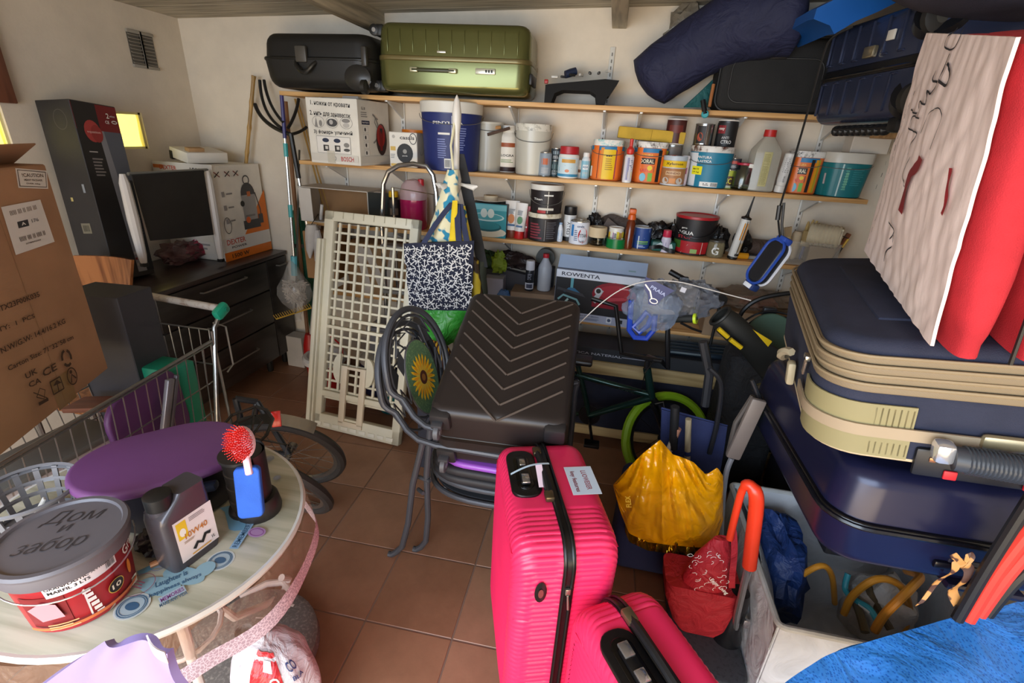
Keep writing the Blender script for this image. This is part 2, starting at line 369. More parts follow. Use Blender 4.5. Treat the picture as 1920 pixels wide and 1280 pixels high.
# black hard case
t = thing('suitcase', 'matt black rounded hard-shell suitcase at the left end of the top shelf', 'suitcase', (-1.578, 2.79, 1.833), -3.5)
bk = P('1B1A18', .5); w, d = .645, .37; g = G()
shell(g, w*.97, d, .005, .135, .09, .05, bk, 1, 0, tap=-.06); g.out('lower_shell', t)
g = G(); shell(g, w+.012, d, .148, .262, .09, .05, bk, 0, 1, tap=.04); g.out('upper_shell', t)
g = G(); shell(g, w+.035, d+.02, .133, .150, .095, .007, P('141412', .4)); g.out('rim', t)
G().box((-.06, -d/2-.012, .16), (.065, .02, .075), P('55514A', .45, .3), .006).out('latch', t, label='grey metal latch')
G().tube([(-.10+.12*i/12, -d/2-.006-.03*math.sin(PI*i/12)**.4, .125-.05*math.sin(PI*i/12)) for i in range(13)], .010, P('201F1D', .35)).out('handle', t)
g = G(); g.lathe([(.002, 0), (.07, .001), (.075, .015), (.05, .03), (.01, .035)], P('2C2B29', .35), (.255, -d/2+.005, .06), 20, 1, .8, (90, 0, 0)); wheel(g, (.30, -d/2-.02, .018), .034, .03, P('24231f', .4), K); g.out('corner_wheel', t)
G().box((w/2-.02, -d/2-.008, .155), (.03, .03, .09), P('3A3733', .4), .008).out('side_latch', t)
# upright pink cases
def pinkcase(name, label, loc, rot, T, Ln, H, per, handle):
    t = thing(name, label, 'suitcase', loc, rot, None)
    pk = P('EE2E60', .35); z0 = .045; Hh = H-z0; blk = P('0E0E10', .3)
    def ringpts(ins, amp, n):
        base = rr(Ln-2*ins, Hh-2*ins, .075-ins*.6, 8); pts = []; per_ = 0; seg = []
        for i in range(len(base)):
            a = Vector(base[i]); b = Vector(base[(i+1) % len(base)]); seg.append((a, b, (b-a).length)); per_ += (b-a).length
        nr = round(per_/per)
        for j in range(n):
            s_ = per_*j/n
            for a, b, l in seg:
                if s_ <= l or (a, b, l) == seg[-1]: break
                s_ -= l
            p = a.lerp(b, min(1, s_/l) if l else 0); q = 1-abs(math.sin(PI*nr*j/n))**.5
            on = 1
            if p.y > Hh/2-.02 and abs(p.x-handle[0]) < handle[1]: on = 0     # smooth handle panel on the top side
            o = p.normalized()*0; o = Vector((max(-1, min(1, p.x/(Ln/2-.07))) if abs(p.x) > Ln/2-.07 else 0, max(-1, min(1, p.y/(Hh/2-.07))) if abs(p.y) > Hh/2-.07 else 0))
            if o.length: o.normalize()
            pts.append(p - o*amp*on*q)
        return pts
    n = 6*round((2*Ln+2*Hh)/per)
    for s_, nm in ((-1, 'front_shell'), (1, 'rear_shell')):
        rings = []
        for i in range(7):
            x = .012+(T/2-.05-.012)*i/6; rings.append([Vector((s_*x, p.x, p.y+z0+Hh/2)) for p in ringpts(0, .0062*min(1, i/1.), n)])
        for i in range(1, 6):
            a = PI/2*i/5; rings.append([Vector((s_*(T/2-.05+.05*math.sin(a)), p.x, p.y+z0+Hh/2)) for p in ringpts(.05*(1-math.cos(a)), .0062, n)])
        if s_ < 0: rings = [r for r in rings]
        g = G(); g.loft(rings if s_ > 0 else [list(reversed(r)) for r in rings], pk, (0, 0))
        # large face with level ribs
        x = s_*(T/2); yy, zz = Ln/2-.05, Hh/2-.05; N = int(2*zz/per)*6
        g.grid(lambda u, v: (x+s_*(.012*(1-max(abs(2*u-1), abs(2*v-1))**4)-.0048*abs(math.sin(PI*N/6*v))**.45), s_*yy*(2*u-1), z0+Hh/2+zz*(2*v-1)), 6, N, pk)
        g.out(nm, t, 50)
    g = G(); rings = []
    for k in range(2):
        pass
    for dx in (-.016, -.016, .016, .016):
        rings.append([Vector((dx, p[0], p[1]+z0+Hh/2)) for p in rr(Ln+(.008 if len(rings) in (1, 2) else -.02), Hh+(.008 if len(rings) in (1, 2) else -.02), .078, 8)])
    g.loft([list(reversed(r)) for r in rings][::1], blk, (0, 0)); 
    zb = g.out('zip_band', t); g = G()
    for dx in (-.010, .010): g.tube([(dx, p[0], p[1]+z0+Hh/2) for p in rr(Ln+.010, Hh+.010, .079, 8)], .0045, blk, 6, True)
    g.out('piping', zb)
    for x in (-T/2+.05, T/2-.05):
        for y in (-Ln/2+.06, Ln/2-.06):
            g = G(); g.lathe([(.022, .022), (.026, .045)], blk, (x, y, 0), 12); wheel(g, (x, y, .024), .024, .02, P('202020', .5), P('555555', .4)); g.out('wheel', t)
    return t, pk, blk, Ln, H
PT = 'pair of ribbed pink hard-shell suitcases'
t, pk, blk, Ln, H = pinkcase('suitcase', 'large ribbed bright pink suitcase standing upright with a pasted white label', (-.057, 1.135, 0), 18.5, .285, .485, .732, .0175, (.055, .145))
t['group'] = PT
g = G(); M_ = Matrix.Translation((-.078, .055, 0)); shell(g, .088, .21, H-.006, H+.007, .036, .003, blk, M=M_); shell(g, .05, .155, H, H+.009, .024, .002, P('050506', .2), M=M_); hb = g.out('handle_recess', t)
g = G().box((-.078, .055, H+.012), (.03, .12, .014), P('111113', .25), .006); g.box((-.078, .085, H+.019), (.018, .03, .006), P('B9B6B0', .2, .9), .002); g.box((-.078, .01, H+.019), (.022, .04, .006), P('C9C9CF', .15, .9), .002); g.out('telescopic_handle', hb)
g = G(); g.tube([(-.022, -.055+.01*i, H+.010+.012*math.sin(PI*i/20)) for i in range(21)], .010, P('18181A', .4)); hb = g.out('carry_handle', t)
for y in (-.06, .145): G().box((-.022, y, H+.012), (.026, .035, .018), P('6E6048', .3, .8), .005).out('handle_mount', hb)
g = G(); g.grid(lambda u, v: (-.12+.12*u, .03+.03*u+.008*(v-.5), H+.030+.012*math.sin(PI*u)-.01*(1-u)), 10, 1, P('CFE4F2', .6)); g.grid(lambda u, v: (-.035+.02*(v-.5), .05-.075*u, H+.036-.022*u), 6, 1, P('F3D9E6', .6)); g.out('paper_strip', t)
l = L(fr=((.092, .01, H+.0035), (0, -1, 0), (1, 0, 0))); l.rect(0, 0, .125, .085, P('E6EEF6', .5)); l.rect(0, .0, .12, .08, P('D5E3F2', .5))
l.text('LUOWEISER', .0, .012, .085, P('9C4652', .6), .016); l.text('key features', .005, -.024, .09, P('8a3a48', .6), .018); l.out(t, 'pasted_label')
g = G(); g.lathe([(.001, 0), (.014, .001), (.016, .006), (.010, .008)], blk, (-.07, -Ln/2+.001, .60), 16, 1, 2.2, (90, 0, 0)); g.lathe([(.001, .008), (.007, .009)], P('9C5A5A', .3, .7), (-.07, -Ln/2, .60), 12, 1, 2.2, (90, 0, 0)); g.out('badge', t)
g = G(); g.box((0, -Ln/2-.008, .60), (.014, .008, .02), P('B9B4AA', .25, .9), .002); g.bar((0, -Ln/2-.012, .59), (.004, -Ln/2-.016, .545), .003, P('B9B4AA', .25, .9)); g.out('zip_pull', t)
t, pk, blk, Ln, H = pinkcase('suitcase', 'smaller ribbed bright pink suitcase in front at the bottom edge of the photo', (.222, .776, 0), 33, .238, .36, .612, .0175, (-.01, .105))
t['group'] = PT
g = G(); M_ = Matrix.Translation((-.062, -.02, 0)); shell(g, .092, .19, H-.006, H+.007, .04, .003, blk, M=M_); shell(g, .055, .145, H, H+.009, .026, .002, P('050506', .2), M=M_); hb = g.out('handle_recess', t)
g = G().box((-.062, -.03, H+.012), (.032, .11, .014), P('111113', .25), .006); g.box((-.062, .015, H+.019), (.026, .035, .008), P('A9A6A4', .2, .8), .002); g.box((-.062, -.045, H+.019), (.026, .03, .006), P('D9D9DF', .12, .9), .002); g.out('telescopic_handle', hb)
g = G(); g.tube([(-.004-.004*math.sin(PI*i/20), -.12+.01*i, H+.010+.012*math.sin(PI*i/20)) for i in range(21)], .011, P('18181A', .4)); hb = g.out('carry_handle', t)
for y in (-.12, .085): G().box((-.004, y, H+.012), (.028, .04, .018), P('8A7A5E', .3, .8), .005).out('handle_mount', hb)
# brown chevron case on the chairs
t = thing('suitcase', 'dark brown hard-shell suitcase with chevron ribs lying tilted on the stacked chairs', 'suitcase', (-.286, 1.70, .780), (19.8, -.5, 2.1))
w, d, h_ = .478, .685, .29; br = P('2E2725', .42, .15)
g = G(); shell(g, w, d, .012, h_/2, .05, .03, br, 0, 1); 
for i in range(9):
    y = .212-i*.0705; zt = h_/2
    for sx in (-1, 1):
        x1 = .205; pts = [(0, y), (sx*x1, y+x1*(.98 if sx < 0 else .80))]
        y1 = min(pts[1][1], d/2-.025); k = (y1-y)/(pts[1][1]-y)
        if k <= .05: continue
        a = Vector((0, y, zt)); b = Vector((sx*x1*k, y1, zt)); n_ = Vector((-(b-a).y, (b-a).x, 0)).normalized()*.005
        g.add([a-n_, a+n_, b+n_, b-n_, a+Vector((0, 0, .004)), b+Vector((0, 0, .004))], [(0, 4, 5, 3), (4, 1, 2, 5), (0, 1, 4), (3, 5, 2)] if sx < 0 else [(3, 5, 4, 0), (5, 2, 1, 4), (4, 1, 0), (2, 5, 3)], P('5E544E', .35, .3))
g.out('upper_shell', t, 30)
g = G(); shell(g, w, d, -h_/2, -.012, .05, .03, br, 1, 0); g.out('lower_shell', t)
g = G(); shell(g, w+.006, d+.006, -.012, .012, .053, .004, P('15120F', .4)); g.out('zip_band', t)
for z in (.10, -.10):
    for x in (-.195, .195):
        g = G(); g.box((x, -d/2+.008, z), (.075, .05, .075), P('2A2829', .35), .014); (wheel(g, (x-.005, -d/2-.035, z-.02), .028, .022, P('55565A', .5), P('77787C', .4)), g.box((x-.005, -d/2-.025, z+.005), (.04, .03, .02), P('3a3a3e', .4), .006)) if x < 0 else None; g.out('wheel', t)
# big navy hard case on the right
t = thing('suitcase', 'large glossy navy hard-shell suitcase lying on the right under the fabric case', 'suitcase', (.928, 1.385, .863), (-1.5, -.8, -.6))
nv = P('1B1D3A', .28, .2); w, d, h_ = .63, .76, .27
g = G(); shell(g, w-.01, d-.01, .008, h_/2, .085, .04, nv, 0, 1, 7, 6, .04); g.out('upper_shell', t)
g = G(); shell(g, w-.03, d-.03, -h_/2, -.008, .085, .04, nv, 1, 0, 7, 6, -.05); g.out('lower_shell', t)
g = G(); shell(g, w+.012, d+.012, -.010, .010, .09, .006, P('0B0B0E', .25), n=7); zb = g.out('zip_band', t)
g = G(); g.tube([(p[0], p[1], 0) for p in rr(w+.018, d+.018, .093, 7)], .006, P('15151a', .2), 6, True); g.out('piping', zb)
g = G().box((.04, -d/2+.008, -.07), (.20, .02, .05), P('15152A', .35), .012); g.box((-.03, -d/2, -.068), (.11, .012, .02), P('0A0A12', .3), .005); g.out('side_handle', t)
G().box((.04, -d/2+.02, -.125), (.16, .05, .02), P('17172C', .3), .008).out('foot', t)
# navy fabric case with beige trim
t = thing('suitcase', 'navy fabric suitcase with beige piping and zips lying under the red cushions', 'suitcase', (.893, 1.405, 1.205), (2.3, -7.8, -11.9))
w, d, h_ = .60, .80, .285; nf = P('272B3F', .85, 0, 'cloth'); bg_ = P('9C8868', .6); bz = P('6E5F4C', .6, 0, 'stripe', h2='978465', sc=300)
g = G(); shell(g, w, d, -h_/2, .035, .10, .02, nf, 1, 1, 8); g.out('body', t)
g = G(); shell(g, w-.02, d-.02, .108, .143, .10, .03, nf, 0, 1, 8)
g.box((0, .0, .143), (w*.6, d*.62, .012), nf, .006); g.out('lid', t)
for i, z in enumerate((.036, .058, .080, .102)):
    g = G(); shell(g, w+(-.01 if i % 2 else -.002), d+(-.01 if i % 2 else -.002), z-.010, z+.010, .10, .004, bz, n=8); zb = g.out('zip_tape', t)
    g = G(); g.tube([(p[0], p[1], z+.010) for p in rr(w, d, .10, 8)], .0042, bg_, 6, True); g.out('piping', zb)
g = G(); g.tube([(p[0], p[1], -h_/2+.012) for p in rr(w-.005, d-.005, .10, 8)], .004, P('CDB892', .6), 6, True); g.out('bottom_piping', t)
cm = P('948A62', .6)
def corner(z0, z1, a0, a1, off, mat, nm, rib=0, ext=.09):
    "band wrapped round the near left corner"
    pts = []; cxx, cyy, rc = -w/2+.10, -d/2+.10, .10+off
    for i in range(5): pts.append((-w/2-off, cyy+ext*(1-i/4)*a0))
    for i in range(9): a = PI+PI/2*i/8; pts.append((cxx+rc*math.cos(a), cyy+rc*math.sin(a)))
    for i in range(1, 15): pts.append((cxx+ext*a1*i/14, -d/2-off))
    g = G(); g.grid(lambda u, v: Vector((*Vector(pts[int(round(u*(len(pts)-1)))]), z0+(z1-z0)*v)), len(pts)-1, 2, mat, -.004 if not rib else -.005)
    if rib:
        for i in range(2, len(pts)-1):
            for q in (.25, .75):
                a, b = Vector(pts[i]), Vector(pts[min(i+1, len(pts)-1)]); c = a.lerp(b, q)
                g.box((c.x, c.y, (z0+z1)/2), (.004, .004, (z1-z0)*.82), P('CBB99A', .3), .001)
    return g.out(nm, t)
corner(-.125, .005, .25, .9, .004, cm, 'corner_guard'); 
c2 = corner(-.073, -.045, 1.0, 2.6, .010, P('A8957A', .5), 'reinforced_strap', 1)
g = G()
for i in range(7): g.box((-w/2+.11+i*.011, -d/2-.006, -.03), (.003, .004, .055), P('877A52', .6)); g.box((-w/2+.11+i*.011, -d/2-.006, -.103), (.003, .004, .03), P('877A52', .6))
g.out('guard_ribs', t, kind='stuff')
g = G().box((.13, -d/2-.005, -.005), (.075, .012, .042), P('A29C8C', .3, .8), .003)
for i in range(3): g.box((.108+i*.022, -d/2-.012, -.018), (.006, .004, .006), P('D9D4C4', .2, .9), .001)
for i in range(2): g.box((.118+i*.025, -d/2-.012, .008), (.006, .004, .012), P('3A3630', .4), .001)
g.out('combination_lock', t)
for (x, y, z) in ((-w/2-.004, -d/2+.16, .02),):
    g = G().box((x-.003, y, z+.012), (.012, .03, .014), P('C9C4B8', .25, .9), .002); g.box((x-.008, y-.01, z-.012), (.006, .014, .045), P('D8C4AE', .3, .8), .002, (25, 0, 0)); g.out('zip_pull', t)
g = G().box((.03, -d/2-.004, -.125), (.27, .014, .07), P('1B1B1E', .45), .012)
for x in (-.075, .135): g.box((x, -d/2-.013, -.113), (.012, .004, .012), P('B97F5A', .3, .7), .003)
g.out('bottom_plate', t)
for x in (-.04, .09): G().box((x, -d/2-.014, -.145), (.024, .006, .022), P('C2202A', .5), .003).out('red_tab', t)
g = G(); pts = [(-.06+.30*i/16, -d/2-.055-.012*math.sin(PI*i/16), -.075+.008*math.sin(PI*i/16)-.02*i/16) for i in range(17)]
g.tube(pts, .026, P('3C4046', .45), 14)
for i in range(44):
    f = .06+.94*i/43; k = f*16; a = min(15, int(k)); c = Vector(pts[a]).lerp(Vector(pts[a+1]), k-a)
    g.lathe([(.024, -.0025), (.0295, 0), (.024, .0025)], P('474C53', .4), c, 14, rot=(0, 90, 3))
h = g.out('carry_handle', t, label='ribbed black rubber grip')
g = G(); g.box((.115, -d/2-.014, -.052), (.25, .02, .035), P('B0A07C', .3, .5), .012); g.box((-.075, -d/2-.045, -.068), (.035, .04, .045), P('D8D8D8', .15, .6), .01); g.out('handle_mount', h)
g = G(); g.tube([(-w/2-.02-.02*math.sin(PI*i/8)*1., d/2-.36-.11*i/8, -.06-.03*math.cos(PI*i/8)) for i in range(9)], .012, P('B9AC8E', .6), 6); g.box((-w/2-.018, d/2-.49, -.085), (.022, .035, .07), P('BCAE8E', .5), .008); g.out('side_loop', t)
# blue ribbed case up on the right
t = thing('suitcase', 'dark blue ribbed hard-shell suitcase overhanging the right end of the top shelf', 'suitcase', (1.057, 2.302, 1.960), (1.5, -.5, -78.6))
w, d, h_ = .60, .36, .36; db = P('3A4056', .25, .4)
for z0, z1, e0, e1, nm in ((-h_/2, -.016, 1, 0, 'lower_shell'), (.016, h_/2, 0, 1, 'upper_shell')):
    g = G(); shell(g, w, d, z0, z1, .07, .045, db, e0, e1)
    for i in range(6):
        x = -.25+i*.080; zc = (z0+z1)/2; g.box((x, -d/2-.002, zc+(.012 if z0 < 0 else .0)), (.010, .010, abs(z1-z0)*.74), db, .004); g.box((x+.012, -d/2-.002, zc+(.012+abs(z1-z0)*.35 if z0 < 0 else -abs(z1-z0)*.35)), (.03, .010, .008), db, .003)
    g.out(nm, t)
g = G(); shell(g, w+.01, d+.01, -.020, .020, .074, .006, P('121214', .35)); zb = g.out('zip_band', t)
G().tube([(p[0], p[1], -.008) for p in rr(w+.014, d+.014, .076, 5)], .005, P('1a1a1a', .2), 6, True).out('piping', zb)
for z in (-.105, .125):
    g = G(); g.lathe([(.01, -.03), (.075, -.02), (.07, .015)], P('17171a', .35), (w/2-.05, -d/2+.035, z), 20, rot=(60, 0, 45)); wheel(g, (w/2-.03, -d/2+.012, z-.01), .05, .03, P('2A2722', .5), P('4a463e', .4)); g.out('wheel', t)
G().box((.02, -d/2-.012, .055), (.055, .02, .038), P('B7A98A', .25, .8), .004).out('latch', t); G().box((.10, -d/2-.006, .095), (.035, .008, .032), P('E0D6C4', .4), .002).out('sticker', t)
g = G(); g.box((.05, -d/2+.03, -h_/2-.022), (.36, .04, .012), K, .005)
for i in range(9): g.lathe([(.008, -.018), (.02, -.008), (.02, .008), (.008, .018)], K, (-.12+i*.034, -d/2+.03, -h_/2-.026), 12, rot=(0, 90, 0))
g.box((.21, -d/2+.03, -h_/2-.012), (.05, .05, .05), K, .012); g.out('carry_handle', t)
# black fabric case on the top shelf
t = thing('suitcase', 'black fabric suitcase standing on the top shelf below the navy sleeping bag', 'suitcase', (.70, 2.865, 1.831), 0)
bf = P('191817', .8, 0, 'cloth'); w, d, h_ = .50, .22, .31
M = Matrix.Translation((0, 0, h_/2)) @ Matrix.Rotation(R(90), 4, 'X')
g = G(); shell(g, w, h_, -d/2, d/2, .05, .025, bf, M=M); g.out('body', t)
g = G(); g.tube([(-.17+p[0]*1, -d/2-.002, .13+p[1]) for p in [(x+.17, y) for x, y in rr(.40, .19, .05)]], .004, P('2A2826', .5), 6, True); g.out('pocket_piping', t)
g = G(); g.tube([(p[0], -d/2+.01, h_/2+p[1]) for p in rr(w+.004, h_+.004, .052)], .006, P('0d0d0d', .5), 6, True); g.out('zip', t)
g = G().box((-.02, -d/2-.006, .235), (.095, .014, .03), P('3E3A36', .35, .4), .006)
for x in (-.035, -.02): g.box((x, -d/2-.014, .238), (.006, .004, .006), P('E8E0D0', .3), .001)
g.out('combination_lock', t)
# ================================================================ GOODS ON THE SHELVES
Z2, Z3, Z4, Z5 = 1.463, 1.106, .673, 1.829
def spot(px, base, top, w, z, ymin=2.757):
    "measured box in the photo -> x, y, radius, height of a thing standing on the shelf at height z"
    y = max(at(px, base, z=z).y, ymin); r = .04; m = (base+top)/2
    for _ in range(3): r = (at(px+w/2, m, y=y+r).x-at(px-w/2, m, y=y+r).x)/2
    yc = min(y+r, YB-.012-r); return at(px, m, y=yc).x, yc, r, max(.02, at(px, top, y=yc).z-z)
def face(x, y): return math.degrees(math.atan2(-y, -x))
PB = 'tins and buckets on the shelves'
def bucket(label, px, base, top, w, z, body, lid, tap=.9, cat='bucket', name='paint_bucket', lidh=None, bail=0, art=None, open_=0, group=None, pos=None, bodymat=None, sq=0):
    x, y, r, h = pos or spot(px, base, top, w, z)
    t = thing(name, label, cat, (x, y, z+.0005), 0, group)
    lh = lidh if lidh is not None else h*.14; fn = (lambda a, q: 1/max(abs(math.cos(a)), abs(math.sin(a)))**.55*.93) if sq else None
    bm = bodymat or P(body, .4); rb = r*tap
    g = G(); g.lathe([(rb-.004, 0), (rb, .004), (r*.97, h-lh)]+([(r*.94, h-lh), (rb-.004, .01)] if open_ else []), bm, n=28, fn=fn, cap=(1, not open_)); g.out('body', t)
    if lid:
        lm = lid if not isinstance(lid, str) else P(lid, .4)
        g = G()
        if open_: g.lathe([(r*.98, h-lh), (r, h-lh), (r*1.01, h-.003), (r, h), (r*.955, h), (r*.95, h-lh)], lm, n=28, fn=fn, cap=(0, 0)); g.out('rim', t)
        else: g.lathe([(r*.97, h-lh), (r*1.0, h-lh+.001), (r*1.015, h-.004), (r, h), (r*.93, h), (r*.91, h-.005)], lm, n=28, fn=fn); g.out('lid', t)
    a = face(x, y)
    if bail:
        g = G(); pts = []
        for i in range(17):
            q = R(a-90)+0; u = Vector((math.cos(q), math.sin(q), 0)); f = Vector((math.cos(R(a)), math.sin(R(a)), 0)); k = PI*i/16
            pts.append(u*(r+.005)*math.cos(k)+f*(r*.55+.006*1)*math.sin(k)*1.15+f*0+Vector((0, 0, h-lh-.006-bail*math.sin(k))))
        for i in range(17):
            p = pts[i]; q = Vector((p.x, p.y)).length
            if q < r+.004: pts[i] = Vector((p.x/q*(r+.004), p.y/q*(r+.004), p.z)) if q > .001 else p
        g.tube(pts, .0017, P('8b8b88', .35, .6), 5); g.out('bail_handle', t)
    if art:
        bh = h-lh; l = L(cyl=(0, 0, bh/2, rb, a, r*.97, bh)); art(l, r, bh); l.out(t)
    return t
def tin(label, px, base, top, w, z, col, art=None, lid=None, cat='can', name='paint_tin', rim='B9B9B5', group=None, pos=None):
    x, y, r, h = pos or spot(px, base, top, w, z); t = thing(name, label, cat, (x, y, z+.0005), 0, group)
    rm = P(rim, .25, .85); g = G(); g.lathe([(r, 0), (r*1.02, .002), (r, .005), (r*.985, .006), (r*.985, h-.006)], P(*col) if isinstance(col, tuple) else P(col, .35), n=24); g.out('body', t)
    g = G(); g.lathe([(r*.985, h-.006), (r*1.02, h-.004), (r*1.02, h-.001), (r*.97, h), (r*.92, h-.001), (r*.90, h-.005), (r*.5, h-.004)], rm if not lid else P(lid, .4), n=24); g.out('lid', t)
    if art: l = L(cyl=(0, 0, h/2, r, face(x, y))); art(l, r, h); l.out(t)
    return t
def bottle(label, px, base, top, w, z, col, cap, prof=None, art=None, name='plastic_bottle', cat='bottle', capr=.45, caph=.10, sh=.72, sy=1, al=1, mat=None, group=None, pos=None):
    x, y, r, h = pos or spot(px, base, top, w, z); t = thing(name, label, cat, (x, y, z+.0005), 0, group); b = h*(1-caph)
    m = mat or P(col, .35, al=al); pr = prof or [(r*.9, 0), (r, .004), (r, b*sh), (r*.92, b*(sh+.06)), (r*capr*1.05, b*.95), (r*capr*.9, b)]
    G().lathe(pr, m, n=24, sy=sy).out('body', t)
    g = G(); g.lathe([(r*capr, b-.001), (r*capr*1.05, b+.002), (r*capr, h-.002), (r*capr*.9, h)], P(cap, .4), n=18, fn=lambda a, q: 1+.03*math.cos(a*18)); g.out('cap', t)
    if art: l = L(cyl=(0, 0, b*sh/2, r*1.001, face(x, y))); art(l, r, b*sh); l.out(t)
    return t
def cartonbox(name, label, cat, loc, rot, w, d, h, mat, group=None, art=None, open_top=0):
    "loc = base centre; art(front,right,left,top label makers, thing)"
    t = thing(name, label, cat, loc, rot, group); g = G()
    if open_top:
        k = .004
        for c, q in (((0, 0, k/2), (w, d, k)), ((0, -d/2+k/2, h/2), (w, k, h)), ((0, d/2-k/2, h/2), (w, k, h)), ((-w/2+k/2, 0, h/2), (k, d, h)), ((w/2-k/2, 0, h/2), (k, d, h))): g.box(c, q, mat)
    else: g.box((0, 0, h/2), (w, d, h), mat, .003, seg=1)
    g.out('box_body', t)
    if art:
        f = L(fr=((0, -d/2, h/2), (1, 0, 0), (0, 0, 1))); r_ = L(fr=((w/2, 0, h/2), (0, 1, 0), (0, 0, 1))); l_ = L(fr=((-w/2, 0, h/2), (0, -1, 0), (0, 0, 1))); tp = L(fr=((0, 0, h), (1, 0, 0), (0, 1, 0)))
        art(f, r_, l_, tp, t)
        for q, nm in ((f, 'front_print'), (r_, 'side_print'), (l_, 'side_print'), (tp, 'top_print')):
            if q.g.f: q.out(t, nm)
    return t
Wc, Kc = P('F1EEE6', .5), P('1A1A1A', .5)
# large white box, vacuum accessories and handwriting
def art(f, r, l, tp, t):
    k = P('2b2b2e', .6); gy = P('8d8a86', .6)
    f.text('1. ножки от кровати', -.005, .135, .25, k, .028, -2); f.text('2. нить для занавесок', -.01, .085, .26, k, .028, -2); f.text('3) фонарь уличный', 0, -.005, .25, k, .026, 0)
    for x in (-.09, .0, .09): f.ring(x, .047, .040, .002, gy, .030)
    f.poly([(-.115, .02), (-.095, .02), (-.103, .07)], gy); f.circ(-.075, .04, .010, gy, .016); f.circ(.0, .045, .034, P('4a4a4c', .6), .020); f.circ(-.005, .048, .012, P('B5B2AE')); f.circ(.09, .058, .026, gy, .010); f.circ(.09, .035, .02, P('C2BEB8'), .012)
    f.rect(0, -.068, .22, .088, gy); f.rect(0, -.068, .216, .084, P('EEEBE4'))
    for x in (-.05, .025): f.circ(x, -.045, .022, P('303a52'), .011); f.rect(x, -.085, .036, .032, P('3a3a3c')); f.rect(x+.003, -.083, .018, .016, P('D8D6D0'))
    f.circ(.085, -.065, .018, gy, .012); f.circ(.085, -.09, .02, P('555555'), .008)
    f.rect(.0, -.135, .31, .036, P('DCD8CE')); f.text('BOSCH', .085, -.137, .082, P('B5303A'), .024); f.circ(-.0, -.137, .013, gy); f.circ(0, -.137, .009, P('DCD8CE')); f.rect(-.02, -.13, .05, .065, P('E3DDCB', .2, al=.5))
    r.text('GL-30', -.10, .125, .035, k, .014); r.lines(-.09, .095, .07, .03, 3, gy); r.rect(-.085, .055, .075, .020, P('2B3350')); r.text('Bag & Bagless', -.085, .055, .06, Wc, .008)
    for z in (.02, -.02, -.06, -.10): r.rect(-.09, z, .05, .034, P('CFCBC4')); r.rect(-.09, z, .046, .03, Wc); r.circ(-.095, z, .007, k, .010)
    cr = P('A3221F', .3); r.line([(-.02+.05*math.sin(q*.4), .05+.05*math.cos(q*.4)-.006*q) for q in range(9)], .010, gy)
    r.circ(.06, -.03, .055, P('3A2522'), .085); r.circ(.055, -.01, .042, cr, .06); r.poly([(.03, .02), (.08, .02), (.065, -.09), (.045, -.09)], P('7E1512')); r.poly([(.04, .03), (.075, .03), (.06, .0)], P('2a1412')); r.line([(.02, .03), (-.005, .06), (.005, .085), (.03, .075)], .007, gy)
    r.rect(0, -.135, .30, .036, P('DCD8CE'))
cartonbox('appliance_box', 'large white box with black handwriting and a red vacuum cleaner printed on its side', 'box', (-1.512, 2.79, Z2), -7, .327, .31, .335, P('E9E5DA', .55, 0, 'card'), art=art)
t = thing('clear_tray', 'clear plastic blister tray lying on the large white box', 'tray', (-1.50, 2.76, Z2+.3355), -5)
g = G(); g.box((0, 0, .003), (.22, .12, .006), P('D9DDDD', .1, al=.45), .002); g.box((.04, 0, .011), (.10, .06, .014), P('D9DDDD', .1, al=.45), .005); g.out('tray', t)
def art(f, r, l, tp, t):
    f.text('casals', .025, .065, .085, P('2A2A2C'), .02); f.circ(-.055, .068, .009, P('B9B5AE')); f.circ(.01, -.018, .048, Kc, .052); f.circ(.01, -.008, .012, P('9c9a94')); f.text('panda', .01, -.032, .03, Wc, .008)
    f.rect(-.06, .005, .03, .022, P('D8B45A')); f.rect(-.03, -.082, .09, .014, P('D8B45A')); f.ring(.06, .06, .022, .004, P('3a3a3c'), .03); f.lines(-.06, -.035, .03, .025, 3, P('999999'))
    r.ring(0, .03, .05, .01, P('D9D6CE'), .06)
x = at(757, 275, y=2.78).x
cartonbox('product_box', 'small white box with a round black hose reel print', 'box', (x, 2.84, Z2), 2, .165, .15, .185, P('ECE8DE', .5), art=art)
bucket('orange plastic tub standing behind the small white hose box', 776, 300, 232, 54, Z2, 'E07A1E', 'E8821F', .82, 'tub', 'plastic_tub', open_=1, pos=(at(777, 270, y=2.90).x, 2.905, .072, .20))
def art(l, r, h):
    l.rect(0, -.0, 2.2*r, h*.96, P('1E2C6B')); l.text('PINTURA', -.02, h*.33, r*.9, Wc, .014); l.rect(-.04, h*.15, .06, .010, Wc); l.lines(-.05, -.03, .05, h*.35, 9, P('7f8ac0')); l.lines(.05, .02, .05, h*.4, 10, P('7f8ac0')); l.rect(-.022, -h*.36, .035, h*.17, Wc); l.bars(-.022, -h*.36, .028, h*.13, Kc); l.rect(0, 0, .003, h*.9, P('C9CDE0'))
bucket('large dark blue paint bucket with a white lid', 847, 313, 193, 96, Z2, '1E2C6B', 'E3E0D6', .88, lidh=.055, bail=.05, art=art)
bucket('cloudy clear plastic bucket behind the white bottles', 915, 322, 229, 54, Z2, 'D6D3C6', P('D9D6CA', .3, al=.75), .9, pos=spot(917, 322, 229, 52, Z2, 2.835), name='clear_bucket', lidh=.01, open_=1, bodymat=P('D2CFC2', .25, al=.6), bail=.03)
bottle('tall milky bottle with white cap beside the brown-labelled one', 927, 322, 232, 20, Z2, 'EDE8DC', 'F3EFE4', capr=.6, caph=.12, al=.9)
